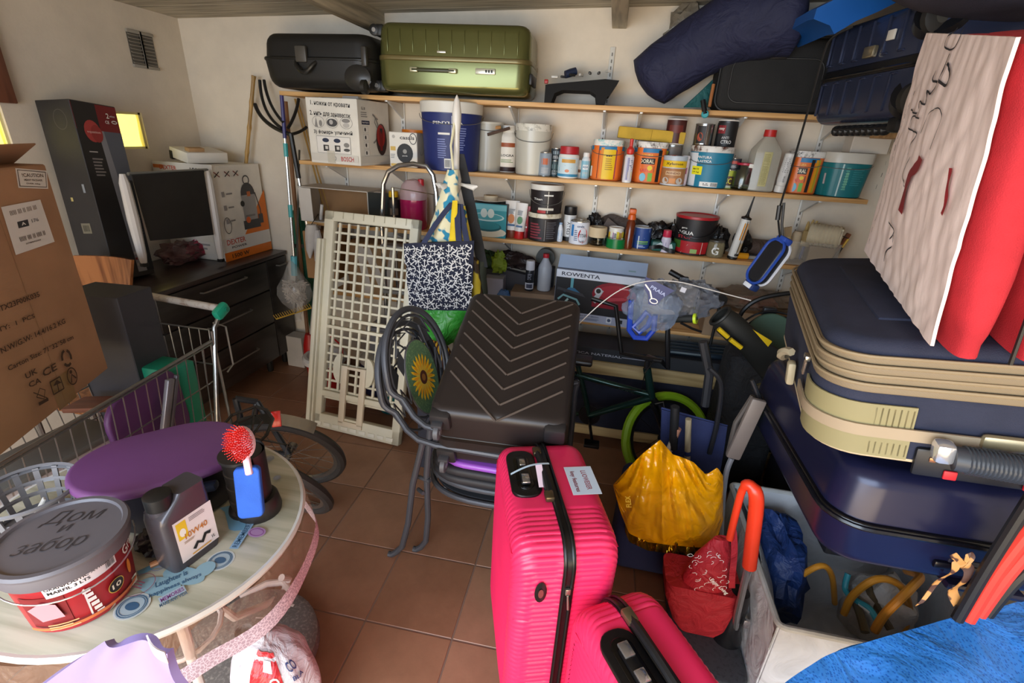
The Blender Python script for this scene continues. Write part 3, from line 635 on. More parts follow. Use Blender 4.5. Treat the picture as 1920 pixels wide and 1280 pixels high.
def art(l, r, h):
    l.rect(0, .0, 2.3*r, h*.8, P('F4EEE2')); l.rect(0, h*.30, 1.7*r, h*.12, P('A3532F')); l.text('LOGRA', 0, -.0, 1.5*r, Kc, .013); l.rect(0, -h*.40, 2.2*r, h*.13, P('3A2320')); l.lines(0, -h*.16, 1.5*r, .02, 3, P('7b9a5c'))
bottle('white bottle with brown label and dark stripe', 952, 324, 235, 33, Z2, 'EEEAE0', 'F3F0E8', capr=.78, caph=.14, sh=.86, art=art)
bucket('whitish paint-smeared plastic bucket with wire handle', 999, 328, 233, 66, Z2, 'D9D6C8', P('E2DFD2', .35, 0, 'dirty', h2='8E8A7C'), .88, name='white_bucket', lidh=.035, bail=.05, open_=1, bodymat=P('D9D6C8', .3, al=.85))
t = thing('wood_offcut', 'brown wood offcuts lying across the cloudy clear bucket', 'wood', (at(936, 226, y=2.87).x, 2.865, Z2+.205), (0, -6, 15))
G().box((0, 0, .012), (.13, .09, .016), P('4A3222', .7, 0, 'wood'), .002, (0, -12, 0)).out('dark_board', t); G().box((-.01, .0, .032), (.05, .04, .018), P('C28A4A', .6, 0, 'wood'), .002).out('light_block', t)
def canart(bgc, c2, txt=None, tc='FFFFFF'):
    def f(l, r, h):
        l.rect(0, 0, 2.6*r, h*.9, P(bgc)); l.rect(0, h*.12, 1.3*r, h*.26, P(c2))
        if txt: l.text(txt, 0, h*.12, 1.15*r, P(tc), h*.13)
        l.lines(0, -h*.25, 1.2*r, h*.25, 4, P('bdbdbd'))
    return f
TG = None
tin('grey tin with blue and orange label right of the smeared white bucket', 1022, 331, 285, 23, Z2, ('9A9FA0', .25, .7), canart('8E9AA6', 'C4643A'))
tin('dark green-grey tin right beside the grey blue-labelled tin', 1040, 330, 284, 19, Z2, ('3B4A4C', .35), canart('33474B', '5E7B7C'), pos=(at(1041, 305, y=2.86).x, 2.86, .026, .085))
tin('small dark tin standing on the dark green-grey tin', 1045, 283, 256, 25, Z2+.0865, ('2A3238', .35), canart('27323A', '7A8C96'), pos=(at(1045, 270, y=2.86).x, 2.86, .030, .062))
def art(l, r, h):
    l.rect(0, 0, 2.7*r, h*.86, P('CFE4EA')); l.rect(0, h*.28, 1.4*r, h*.16, P('D8A24A')); l.poly([(-r, .0), (-r*.3, h*.08), (r*.3, -.004), (r, h*.07), (r, -h*.2), (-r, -h*.2)], P('6FA9C4')); l.circ(-.005, -h*.16, .012, P('D9865C'), .008); l.rect(0, -h*.36, 2.6*r, h*.12, P('3E8FB8'))
bottle('squat white jar with a red lid and pale blue label', 1066, 335, 274, 38, Z2, 'EFEFEA', 'B5202A', capr=.88, caph=.24, sh=.92, art=art, name='jar', cat='jar')
bottle('small white bottle with a brown picture label behind the red-lidded jar', 1088, 331, 288, 13, Z2, 'E6E2DC', 'D9D5CE', capr=.7, art=canart('D9D2C9', '7A4C34'), pos=(at(1088, 310, y=2.86).x, 2.86, .021, .095))
bottle('pale blue and white bottle left of the orange paint bucket', 1099, 331, 266, 15, Z2, 'DCE9EE', 'E8E8E4', capr=.75, caph=.15, sh=.85, art=canart('8FC3D6', 'E8EEF0', 'AQUA', '2C6A92'), pos=(at(1099, 300, y=2.84).x, 2.84, .023, .135))
def adora(l, r, h, side=0):
    l.rect(0, 0, 3.0*r, h*.96, P('E8742A')); l.rect(0, h*.43, 3.0*r, h*.12, P('2A7FB0'))
    if side:
        l.rect(-.62*r, 0, .22*r, h*.9, Kc); l.rect(-.3*r, 0, .2*r, h*.9, P('E8901E')); l.rect(.12*r, -.03*h, .72*r, h*.86, P('EFC81E')); l.rect(.1*r, h*.22, .34*r, h*.04, Kc); l.lines(.15*r, -.02*h, .45*r, h*.36, 6, P('B08A12')); l.rect(.72*r, -.02*h, .4*r, h*.84, P('6A2470')); l.rect(-1.0*r, -h*.25, .25*r, h*.3, P('E9E2D8')); l.rect(-1.25*r, -h*.2, .2*r, h*.5, P('3E9A48'))
    else:
        l.text('PINTURA', -.25*r, h*.30, .8*r, P('F6C84A'), h*.06); l.rect(-.25*r, h*.13, 1.1*r, h*.17, Kc); l.text('ADORAL', -.25*r, h*.13, 1.0*r, P('F0E6C8'), h*.11)
        l.poly([(-r*.8, h*-.02), (r*.3, h*.0), (r*.3, -h*.18), (-r*.8, -h*.2)], P('3A2A22')); l.text('PLAST', -.3*r, -h*.13, .6*r, P('D8344A'), h*.09); l.circ(.05*r, -h*.06, .14*r, P('F0D020')); l.circ(-.3*r, -h*.33, .18*r, P('7FC4DE'), h*.12); l.rect(.12*r, -h*.32, .25*r, h*.24, P('7BB83E')); l.rect(.55*r, 0, .22*r, h*.9, Kc); l.rect(.85*r, 0, .22*r, h*.9, P('EFA81E')); l.rect(1.1*r, 0, .25*r, h*.9, P('C9C23A'))
bucket('square paint bucket with yellow and purple panels and turquoise drips on the rim', 1138, 339, 262, 62, Z2, 'E8742A', P('E8E4DA', .4, 0, 'dirty', h2='5FB5B5', sc=30), .96, lidh=.03, art=lambda l, r, h: adora(l, r, h, 1), open_=1, sq=1, bail=.04)
t = thing('silicone_cartridge', 'white silicone cartridge with a red nozzle between two orange buckets', 'cartridge', (*at(1174, 342, z=Z2).xy, Z2), 0)
G().lathe([(.022, 0), (.024, .002), (.024, .13), (.018, .14)], P('E9E6E2', .35), n=20).out('tube', t); G().lathe([(.012, .14), (.018, .145), (.02, .165), (.008, .18), (.009, .20), (.009, .215), (.002, .218)], P('D8352C', .4), n=16).out('nozzle', t)
l = L(cyl=(0, 0, .07, .024, -80)); l.rect(0, 0, .05, .12, P('DEDAE2')); l.rect(-.008, 0, .012, .11, P('8E8CB0')); l.rect(.006, -.03, .02, .03, P('E8D23A')); l.lines(.006, .02, .02, .05, 6, P('555577')); l.out(t)
bucket('orange paint bucket with brown drips, left of the varnish tin', 1218, 344, 266, 64, Z2, 'E8742A', P('E8E4DC', .4, 0, 'dirty', h2='4A3530', sc=26), .96, lidh=.03, art=adora, open_=0, sq=1, bail=.035)
bk_x, bk_y, bk_r, bk_h = spot(1218, 344, 266, 64, Z2)
t = thing('sponge', 'long yellow foam sponge bar lying across the two orange buckets', 'sponge', (at(1220, 253, y=bk_y+.02).x, bk_y+.02, Z2+bk_h+.018), (0, 2.5, 1))
G().box((0, 0, .016), (.35, .09, .058), P('C9A63C', .9, 0, 'cloth'), .005).out('foam', t); G().box((.0, -.0455, .016), (.002, .001, .05), P('9A7A24', .9)).out('cut_line', t)
def art(l, r, h): l.rect(0, 0, 2.4*r, h*.9, P('4A1E1A')); l.rect(0, .1*h, 1.4*r, h*.3, P('6E2A22'))
tin('white jar with dark red label behind the foam sponge', 1268, 262, 224, 38, Z2+.20, 'DDD6CC', art, lid='E9E4DA', pos=(at(1268, 240, y=2.93).x, 2.925, .052, .125), cat='jar', name='jar')
tin('tall tin supporting the white jar behind the foam sponge', 1268, 300, 262, 38, Z2, ('8A8A86', .3, .7), canart('6d625a', 'B0553A'), pos=(at(1268, 240, y=2.93).x, 2.925, .052, .198))
def art(l, r, h):
    l.rect(0, 0, 2.9*r, h*.98, P('C9CDCF')); l.rect(0, h*.36, 2.9*r, h*.26, P('F2C81C')); l.text('Xylamon', 0, h*.36, 1.5*r, Kc, h*.13); l.rect(0, -.12*h, 2.9*r, h*.62, P('B07A4C')); l.rect(0, -.0*h, 1.3*r, h*.16, P('D9B48A')); l.text('FONDO', 0, .0, 1.1*r, P('7A3A1E'), h*.08); l.circ(-.6*r, -.3*h, .3*r, P('C9C3BC'), .13*h); l.circ(.6*r, -.3*h, .3*r, P('C9C3BC'), .13*h); l.rect(0, -.3*h, .5*r, .2*h, P('D98E4A'))
bucket('varnish tin with yellow band and light grey lid', 1263, 349, 292, 45, Z2, 'C9CDCF', 'C3CDD6', .98, 'can', 'varnish_tin', lidh=.022, art=art)
tin('small black-labelled tin behind the varnish tin', 1264, 294, 273, 24, Z2, 'E2DED8', canart('E8E4DE', '16161A', 'Brug'), pos=(at(1264, 285, y=2.86).x, 2.88, .030, .13), lid='2A2A2C')
bottle('pinkish white tube between the varnish tin and the blue bucket', 1283, 345, 283, 15, Z2, 'E3DCE2', 'E9E4E6', capr=.9, caph=.1, sh=.9, art=canart('D9C9D6', 'A8477E'), pos=(at(1284, 315, y=2.82).x, 2.83, .021, .15))
def art(l, r, h):
    l.rect(0, 0, 2.8*r, h*.97, P('1C7F9E')); l.rect(-.95*r, 0, .75*r, h*.95, P('E4E8EA')); l.text('PINTURA', -.28*r, h*.36, .62*r, Wc, h*.07); l.text('PLASTICA', -.28*r, h*.25, .66*r, Wc, h*.07); l.rect(-.55*r, -.02*h, .52*r, h*.24, P('F2EC22')); l.text('MATE', -.58*r, .02*h, .3*r, Kc, h*.05); l.text('14 kg', -.58*r, -.07*h, .34*r, Kc, h*.05); l.rect(.1*r, -.40*h, .8*r, h*.14, P('EDEDEA')); l.bars(.33*r, -.40*h, .3*r, h*.1, Kc); l.lines(-.0*r, -.4*h, .3*r, h*.08, 2, Kc)
bx, by, br_, bh = spot(1330, 353, 274, 82, Z2)
bucket('white and blue paint bucket with a yellow price sticker', 1330, 353, 274, 82, Z2, '1C7F9E', P('E4E0D8', .4, 0, 'dirty', h2='5A3528', sc=24), .9, lidh=.03, art=art, bail=.05)
def art(l, r, h): l.rect(-.3*r, 0, .9*r, h*.8, P('1F1A18')); l.circ(-.35*r, -.1*h, .3*r, P('B04A2A'), .2*h)
tin('shiny silver tin standing on the white and blue bucket', 1303, 270, 233, 39, Z2+bh, ('B9BAB6', .18, .95), art, pos=(bx-.058, by+.012, .048, .105))
def art(l, r, h): l.rect(0, -.05*h, 2.7*r, h*.86, P('191A1C')); l.rect(-.55*r, .14*h, .8*r, h*.3, P('8E1E26')); l.text('roxy', -.55*r, .14*h, .6*r, Wc, .014); l.text('ANTI', -.05*r, -.16*h, .7*r, P('b8b8b8'), h*.09); l.text('CTRO', .1*r, -.32*h, 1.0*r, P('d8d8d8'), h*.13)
tin('white-lidded black jar standing on the white and blue bucket', 1346, 272, 227, 41, Z2+bh, '202022', art, lid='EFEAE0', pos=(bx+.052, by+.005, .050, .128), cat='jar', name='jar')
def art(l, r, h): l.rect(0, 0, 2.6*r, h*.9, P('A8B23A')); l.rect(0, -.1*h, 2.0*r, .5*h, P('4A2A1E')); l.text('CC', 0, -.1*h, 1.1*r, P('D9D23A'), .3*h); l.rect(0, -.4*h, 2.2*r, .12*h, P('C8C8A8'))
tin('yellow-green tin behind the empty glass jar', 1367, 353, 307, 28, Z2, 'A8B23A', art, pos=(at(1367, 330, y=2.86).x, 2.87, .034, .095))
tin('small dark tin standing on the yellow-green tin', 1383, 306, 289, 24, Z2+.0965, '26262A', canart('2B2A34', 'B8483A'), pos=(at(1379, 298, y=2.87).x, 2.875, .033, .055))
# glass jar
x, y, r, h = spot(1393, 357, 305, 44, Z2); t = thing('glass_jar', 'empty clear glass jar with a red-edged mouth', 'jar', (x, y, Z2+.0005))
G().lathe([(r*.8, 0), (r*.98, .008), (r, .04), (r*.92, h*.7), (r*.72, h*.88), (r*.70, h), (r*.66, h), (r*.68, h*.87), (r*.88, h*.68), (r*.95, .04), (r*.9, .012), (.001, .010)], P('E2EAE6', .05, tr=1), n=24, fn=lambda a, z: 1+.012*math.cos(a*12)).out('glass', t)
G().lathe([(r*.73, h-.012), (r*.77, h-.010), (r*.77, h-.002), (r*.73, h), (r*.68, h), (r*.68, h-.004)], P('B8283E', .4), n=24).out('rim', t); G().lathe([(.001, .011), (r*.88, .011), (r*.9, .016), (.001, .016)], P('5C5A2A', .5)).out('residue', t)
t = thing('scraper', 'dark red and white small scraper leaning on the translucent jug', 'tool', (*at(1407, 308, y=2.80).xy, Z2+.03), (0, 6, 0))
G().box((0, 0, .04), (.018, .006, .08), P('5A1E22', .4), .002).out('blade', t); G().box((.0, -.004, .09), (.03, .006, .02), P('E8E4DA', .4), .002).out('head', t)
# 5 l jug
x, y, r, h = spot(1432, 360, 243, 60, Z2); t = thing('plastic_jug', 'tall translucent plastic jug with a red cap and a paper strip', 'bottle', (x, y, Z2+.0005), 0)
def jugfn(a, z): return 1/max(abs(math.cos(a)), abs(math.sin(a)))**.4*.95
G().lathe([(r*.92, 0), (r, .006), (r, h*.62), (r*.96, h*.68), (r*.45, h*.86), (r*.34, h*.89), (r*.34, h*.91)], P('C9C4B4', .25, al=.62), n=32, fn=jugfn).out('body', t)
G().lathe([(r*.36, h*.89), (r*.38, h*.895), (r*.36, h), (r*.33, h)], P('C02A26', .4), (0, 0, 0), 20, fn=lambda a, z: 1+.03*math.cos(a*20)).out('cap', t)
l = L(cyl=(0, 0, h*.3, r*1.02, face(x, y)+6)); l.rect(.1*r, .02, r*.5, h*.56, P('B9B07A', .6)); l.lines(.1*r, .02, r*.4, h*.5, 26, P('8E864E')); l.out(t)
t = thing('caulk_tube', 'slanted white caulk tube beside the translucent jug', 'tube', (*at(1459, 361, z=Z2).xy, Z2+.002), (0, 4, 0))
G().lathe([(.024, 0), (.025, .03), (.022, .034), (.024, .05), (.026, .06), (.026, .185), (.020, .19)], P('DEDAD2', .4), n=18).out('tube', t)
l = L(cyl=(0, 0, .11, .026, -95)); l.rect(0, 0, .05, .12, P('CFCBC6')); l.lines(0, .02, .035, .07, 8, P('8a8884')); l.text('AXTON', 0, -.045, .03, P('4a4a4c'), .008, 90); l.out(t)
def art(l, r, h): adora(l, r*.8, h); l.rect(-1.05*r, 0, .35*r, h*.95, P('5A2468')); l.rect(-.82*r, .0, .10*r, h*.95, P('E88A9A'))
bucket('orange and purple paint bucket standing right of the translucent jug', 1504, 364, 283, 66, Z2, 'E8742A', P('E2DED6', .4, 0, 'dirty', h2='3A302C', sc=34), .94, lidh=.03, art=art, sq=1, bail=.04)
def art(l, r, h): l.rect(0, 0, 2.9*r, h*.97, P('0F7479')); l.rect(.0*r, 0, .05*r, h*.95, P('B9D2CC')); l.rect(-.42*r, .02*h, .4*r, h*.32, P('B7A9A9')); l.lines(.2*r, .05*h, .16*r, h*.7, 9, P('5FB09A')); l.lines(.6*r, .1*h, .45*r, h*.5, 8, P('3A8F92')); l.text('PINTURA', .2*r, .0, .1*r, P('8FD0A8'), h*.5)
bucket('squarish teal and white paint bucket at the right end of the shelf', 1578, 368, 286, 92, Z2, '0F7479', 'D9D3C4', .86, lidh=.048, art=art, sq=1, bail=.02)
x, y, r, h = spot(1578, 368, 286, 92, Z2)
cartonbox('small_carton', 'plain white carton on the teal bucket below the blue suitcase', 'box', (at(1618, 280, y=2.9).x, 2.88, Z2+h+.002), 0, .17, .10, .075, P('DDD2C2', .7))
# ---- middle shelf
def art(f, r, l, tp, t):
    f.rect(0, -.0, .225, .19, P('2E97A8')); f.rect(0, .075, .225, .03, P('6FBECC')); f.circ(0, -.065, .115, P('E4E0CC'), .03); f.circ(0, -.035, .085, P('14606C'), .028); f.circ(0, -.03, .075, P('2B8C9A'), .022)
    f.circ(.0, .02, .10, P('BFE2E6'), .024); f.circ(0, .022, .09, P('4DA7B4'), .018)
    for x in (-.022, .02): f.circ(x, .042, .020, P('D6E6E4'), .026)
    f.text('Quid', .085, -.08, .03, Wc, .008)
p = at(912, 447, z=Z3)
cartonbox('dish_box', 'turquoise box printed with a glass cake stand', 'box', (p.x-.005, 2.87, Z3), -2, .225, .20, .19, P('26353C', .5), art=art)
t = thing('plate', 'white plate lying on the turquoise cake stand box', 'plate', (at(921, 366, y=2.86).x, 2.85, Z3+.191)); G().lathe([(.04, 0), (.05, .002), (.10, .014), (.102, .017), (.098, .017), (.05, .006), (.001, .005)], P('E9E6DC', .25), n=32).out('dish', t)
t = thing('tape_roll', 'beige roll of masking tape lying on the white plate', 'tape', (at(921, 360, y=2.85).x, 2.845, Z3+.191+.0065)); G().lathe([(.028, 0), (.042, 0), (.042, .032), (.028, .032)], P('D9CDB4', .6), n=28, cap=(0, 0)).out('tape', t); G().lathe([(.026, .001), (.028, .001), (.028, .033), (.026, .033)], P('B59A72', .7), n=28, cap=(0, 0)).out('core', t)
def stube(label, px, base, top, w, col, cap, strip, yq=None, lean=0):
    x, y, r, h = spot(px, base, top, w, Z3); y = yq or y
    t = thing('sealant_tube', label, 'tube', (x, y, Z3+.0005), (0, lean, 0)); g = G(); rings = []
    for i in range(7):
        f = i/6; rings.append([Vector((r*math.cos(2*PI*j/16)*(1+.1*f), r*math.sin(2*PI*j/16)*(.8*(1-f)+.06), h*.22+h*.78*f)) for j in range(16)])
    g.loft(rings, P(col, .35)); g.out('tube', t); G().lathe([(r*.9, 0), (r*.95, .003), (r*.8, h*.22), (r*.7, h*.22)], P(cap, .4), n=16, sy=.8).out('cap', t)
    l = L(fr=((0, -r*.62-.004, h*.58), (1, 0, 0), (0, .48*r/h/1.0, 1))); l.circ(0, -h*.05, r*.5, P(strip), r*.7); l.lines(0, h*.15, r*1.1, h*.14, 4, P('77808a')); l.rect(0, -h*.22, r*1.2, h*.05, P('3a6a9a') if strip != 'C8202E' else P('F0E8E8')); l.out(t)
stube('white sealant tube with brown cap, left of the three by the black buckets', 960, 447, 376, 24, 'EDEAE6', '7A3A22', 'D9884A')
stube('white sealant tube with red cap, middle of the three by the black buckets', 974, 449, 380, 20, 'E9E6E2', 'C62222', '4A8A5A', lean=3)
stube('dark red sealant tube touching the black buckets', 985, 447, 386, 13, 'A61E2E', '8A1A26', 'C8202E', lean=2)
def art(l, r, h):
    l.rect(0, 0, 2.9*r, h*.96, P('231C1E')); l.rect(.1*r, 0, .035*r, h*.94, P('D8D2C4')); l.text('Chatón' if 0 else 'Titan', -.5*r, .12*h, .55*r, Wc, h*.09); l.rect(.12*r, .30*h, .5*r, .06*h, Wc); l.rect(.0*r, -.30*h, .9*r, .10*h, P('D8D2C4')); l.rect(-.25*r, -.42*h, .5*r, .12*h, P('B0282A'))
x, y, r1, h1 = spot(1020, 455, 397, 62, Z3)
def art2(l, r, h): l.rect(0, 0, 2.9*r, h*.94, P('20191B')); l.lines(-.5*r, -.05*h, .8*r, h*.7, 6, P('8E3A44'), .6); l.lines(.45*r, 0, .6*r, h*.75, 9, P('6a6a70'), .35); l.rect(.06*r, 0, .03*r, h*.9, P('8f8a88'))
bucket('black label bucket with cream rim, lower of the two stacked by the sealant tubes', 1020, 455, 397, 62, Z3, '20191B', P('DDD6C2', .4, 0, 'dirty', h2='A89878'), .93, lidh=.026, art=art2, pos=(x, y, r1, h1))
bucket('black bucket with white lid, upper of the two stacked by the sealant tubes', 1021, 397, 342, 63, Z3, '1C1718', 'E6E3DA', .9, lidh=.030, art=art, bail=.07, pos=(x+.002, y+.002, r1*.98, .155)).location.z = Z3+h1+.001
bottle('slim white and blue tube right of the stacked black buckets', 1051, 447, 404, 10, Z3, 'E3E8EE', '8FA9C4', capr=.6, art=canart('C9D6E2', '2F6FA8'), pos=(at(1051, 425, y=2.82).x, 2.83, .015, .11))
def art(l, r, h): l.rect(0, .0, 2.4*r, h*.6, P('E2E2E0')); l.text('SPRAY', 0, .0, h*.5, Kc, r*.7, 90); l.rect(0, -.42*h, 2.4*r, h*.16, P('202022'))
bottle('black and white spray can with a black cap', 1068, 452, 386, 23, Z3, 'D9D9D6', '1A1A1C', capr=.98, caph=.24, sh=.98, name='spray_can', cat='spray can', art=art)
t = thing('dried_flower', 'dried straw coloured thistle head lying behind the white and red tin', 'plant', (at(1090, 410, y=2.87).x, 2.88, Z3+.10)); g = G()
for i in range(46):
    a, b = rnd.random()*2*PI, rnd.random()*1.3; d = Vector((math.cos(a)*math.cos(b), math.sin(a)*math.cos(b), math.sin(b)))*.045; g.bar((0, 0, 0), d, .0012, P('A08E72', .8), 4)
g.bar((0, 0, 0), (0, .02, -.10), .004, P('8A7656', .8), 6); g.out('petals', t, kind='stuff')
def art(l, r, h):
    l.rect(0, 0, 3*r, h*.93, P('DDE1EA')); l.circ(.42*r, -.1*h, .52*r, P('C6222C'), .33*h); l.text('TITAN', .42*r, -.1*h, .8*r, Kc, h*.15); l.rect(-.75*r, .1*h, .3*r, .5*h, P('2F7FC0')); l.lines(-.3*r, -.1*h, .4*r, h*.5, 6, P('5a6a8a')); l.text('esmalte', .1*r, .3*h, .7*r, P('2a3a6a'), h*.1); l.text('YATE', .3*r, -.36*h, .6*r, Kc, h*.08)
tin('white enamel tin with a red disc on the label', 1086, 459, 413, 36, Z3, 'DDE1EA', art)
x, y, r, h = spot(1120, 462, 446, 36, Z3, 2.765); t = thing('glass_bowl', 'clear low glass under the beige tape roll', 'glass', (x, y, Z3+.0005)); G().lathe([(r*.8, 0), (r, .01), (r, .045), (r*.95, .045), (r*.93, .012), (.001, .008)], P('DDE3DE', .06, tr=1), n=24).out('glass', t)
t = thing('tape_roll', 'wide beige tape roll standing on the low clear glass', 'tape', (x-.004, y, Z3+.047)); G().lathe([(r*.7, 0), (r*.93, 0), (r*.93, .055), (r*.7, .055)], P('D2BC96', .6), n=28, cap=(0, 0)).out('tape', t)
bottle('tiny dark bottle behind the tape and the green-labelled tub', 1134, 449, 420, 9, Z3, '2A2E34', 'D6D6D6', capr=.6, pos=(at(1135, 437, y=2.83).x, 2.83, .013, .07))
def art(l, r, h):
    for i, c in enumerate(('E2B92E', 'E8E2CE', '8E3A8A', 'D8C22E', 'B88A4E', 'F0D84A')): l.rect((-1+.4*i)*r, -.1*h+.05*h*(i % 2), .4*r, h*.7, P(c))
    l.rect(-.1*r, .1*h, .35*r, .35*h, Wc); l.bars(-.1*r, .1*h, .3*r, .25*h, Kc)
tin('white-lidded yellow and orange tub behind the green tape', 1156, 451, 414, 35, Z3, 'E9E4D8', art, lid='F0EEE6', pos=(at(1156, 432, y=2.86).x, 2.865, .043, .105), cat='tub', name='plastic_tub')
x, y, r, h = spot(1154, 471, 449, 36, Z3, 2.756); t = thing('tape_roll', 'bright green tape roll at the front edge of the middle shelf', 'tape', (x, y, Z3+.0005)); G().lathe([(r*.72, 0), (r, 0), (r, .05), (r*.72, .05)], P('0F7A3A', .3), n=28, cap=(0, 0)).out('tape', t); G().lathe([(r*.68, .001), (r*.72, .001), (r*.72, .051), (r*.68, .051)], P('D8DCE0', .6), n=28, cap=(0, 0)).out('core', t)
x, y, r, h = spot(1182, 468, 389, 17, Z3); t = thing('spray_bottle', 'slim amber bottle with an orange trigger head', 'bottle', (x, y, Z3+.0005)); G().lathe([(r*.85, 0), (r, .005), (r, h*.66), (r*.6, h*.74), (r*.55, h*.76)], P('6E2F14', .15, al=.9), n=18).out('body', t)
g = G(); g.lathe([(r*.95, h*.72), (r*.85, h*.83), (r*.6, h*.86)], P('D8601E', .4), n=14); g.box((0, -.002, h*.92), (r*1.5, r*2.4, h*.12), P('D8601E', .4), .005); g.out('trigger_head', t)
def art(l, r, h): l.rect(0, 0, 3*r, h*.9, P('2A4A8E')); l.poly([(-r, h*.1), (-.2*r, h*.35), (.3*r, h*.0), (r*.9, h*.3), (r*.9, h*.44), (-r, h*.44)], P('A9BED2')); l.rect(.2*r, -.16*h, 1.3*r, .05*h, P('8FC04A')); l.rect(.2*r, -.25*h, 1.3*r, .05*h, P('5FA04A')); l.rect(-.3*r, -.2*h, .12*r, .6*h, P('D9DEE2')); l.lines(.1*r, -.38*h, r, .1*h, 2, P('B9C9E0'))
tin('dark blue tin with pale mountain stripe right of the amber bottle', 1203, 467, 424, 33, Z3, '2A4A8E', art, lid='B9C2CC')
t = thing('plastic_tray', 'dark green and white plastic tray in front of the black bags', 'tray', (at(1244, 456, y=2.82).x, 2.83, Z3+.0005), 2); g = G(); g.box((0, 0, .03), (.13, .08, .055), P('1E5A50', .4), .01); g.out('tray', t); g = G(); g.grid(lambda u, v: (-.08+.14*u, -.052-.01*math.sin(u*9)-.004, .012+.02*v+.01*math.sin(u*5)), 12, 2, P('141416', .4), -.003); g.out('black_clip', t)
l = L(fr=((0, -.04, .035), (1, 0, 0), (0, 0, 1))); l.poly([(-.05, .0), (-.02, .018), (.01, .0), (.04, .015), (.05, -.01), (0, -.02)], P('C9D8D2')); l.out(t)
bottle('small white spray bottle with a crimson cap in front of the black bucket', 1249, 474, 431, 18, Z3, 'D9D2DC', 'C62A48', capr=.85, caph=.3, sh=.9, name='spray_can', cat='spray can', art=canart('CFC6D6', 'B9B0C6'))
def art(l, r, h):
    l.rect(0, 0, 3*r, h*.98, P('1A1617')); l.poly([(0, -.1*h), (.9*r, .42*h), (1.35*r, .42*h), (1.35*r, -.48*h), (0, -.48*h)], P('B31A22')); l.rect(-.2*r, -.28*h, 1.9*r, h*.34, P('B31A22')); l.text('AGUA', -.4*r, .12*h, .75*r, Wc, .10*h); l.text('STOP', -.4*r, .0, .7*r, P('C9303A'), .08*h); l.rect(-.85*r, -.22*h, .6*r, .22*h, P('3E6A2A')); l.poly([(-.5*r, -.46*h), (-.2*r, -.2*h), (.45*r, -.12*h), (.45*r, -.46*h)], P('D8CFC0')); l.poly([(-.2*r, -.32*h), (.05*r, -.2*h), (.2*r, -.3*h)], P('C62A30')); l.rect(.1*r, -.38*h, .3*r, .12*h, P('9AB86A')); l.text('pro', -.45*r, .24*h, .25*r, Wc, .05*h)
bucket('round black and red waterproofing bucket with a red lid', 1301, 483, 402, 80, Z3, '1A1617', 'A81C24', .86, lidh=.016, art=art)
x, y, r, h = spot(1301, 483, 402, 80, Z3); g = G(); a = face(x, y); pts = []
for i in range(17):
    k = PI*i/16; q = R(a)+(k-PI/2)*1.0; zz = h*.82-.072*math.sin(k); pts.append((x+(r*1.0+.004-.004*math.sin(k))*math.cos(q), y+(r*1.0+.004)*math.sin(q), Z3+zz))
hb = g.tube(pts, .004, P('101010', .4), 6).out('black_bail')
bkt = [o for o in COL.objects if o.get('label', '').startswith('round black and red')][0]; hb.parent = bkt; hb.matrix_parent_inverse = Matrix.Translation(-bkt.location); hb.name = 'bail_handle'
x, y, r, h = spot(1341, 485, 452, 33, Z3); t = thing('glass_jar', 'small clear jar with a white letter on it', 'jar', (x, y, Z3+.0005)); G().lathe([(r*.9, 0), (r, .006), (r, h*.8), (r*.9, h), (r*.85, h)], P('A39470', .1, al=.55), n=22).out('glass', t); G().lathe([(r*.92, h*.98), (r*.94, h), (r*.9, h+.008), (.001, h+.009)], P('4A4438', .4), n=22).out('lid', t); l = L(cyl=(0, 0, h*.45, r, face(x, y))); l.text('G', 0, 0, r*.8, Wc, h*.5); l.out(t)
def blob(g, c, d, mat, amp=.25, fq=9, n=20, m=14, seed=0, flat=.0):
    rings = []
    for i in range(m+1):
        b = PI*(i/m-.5); ring = []
        for j in range(n):
            a = 2*PI*j/n; v = Vector((math.cos(b)*math.cos(a), math.cos(b)*math.sin(a), math.sin(b))); k = 1+amp*noise.noise(v*fq*.25+Vector((seed, 0, 0)))+amp*.4*noise.noise(v*fq+Vector((seed, 3, 0)))
            v = v*k; z = max(v.z, -1+flat); ring.append(Vector((c[0]+v.x*d[0], c[1]+v.y*d[1], c[2]+z*d[2])))
        rings.append(ring)
    return g.loft(rings, mat, (0, 0))
kb = P('101012', .3, 0, 'crease')
for i, (px, py, y, d, lab) in enumerate(((1235, 432, 2.92, (.085, .05, .075), 'black crumpled bin bag behind the crimson-capped spray bottle'), (1347, 430, 2.88, (.065, .05, .082), 'black crumpled bin bag right of the red-lidded bucket'), (1396, 432, 2.89, (.05, .045, .075), 'black crumpled bin bag right of the caulking gun'), (1113, 425, 2.93, (.055, .03, .085), 'black crumpled bag behind the beige tape roll'))):
    p = at(px, py, y=y); g = G(); blob(g, (0, 0, d[2]*.86), d, kb, .45, 12, 22, 14, i*3, .14); o = g.out('bin_bag', None, **kw(lab, 'bag')); o.location = (p.x, y, Z3)
t = thing('brown_roll', 'dark brown roll of membrane lying along the back of the middle shelf', 'roll', (at(1432, 438, y=2.93).x, 2.925, Z3+.048), (0, 0, 0)); g = G(); g.lathe([(.046, -.13), (.048, -.12), (.047, 0), (.048, .12), (.046, .13)], P('4A3A32', .7, 0, 'crease'), rot=(0, 90, 0)); g.out('roll', t)
t = thing('brown_sheet', 'brown folded sheeting along the back of the middle shelf', 'sheet', (at(1200, 425, y=2.95).x, 2.945, Z3+.001)); g = G(); g.grid(lambda u, v: (-.22+.46*u, -.02+.02*math.sin(u*14)+.02*v, (.14+.02*math.sin(u*7)+.01*math.sin(u*19))*v), 30, 6, P('41352E', .7, 0, 'crease'), .012); g.out('sheet', t)
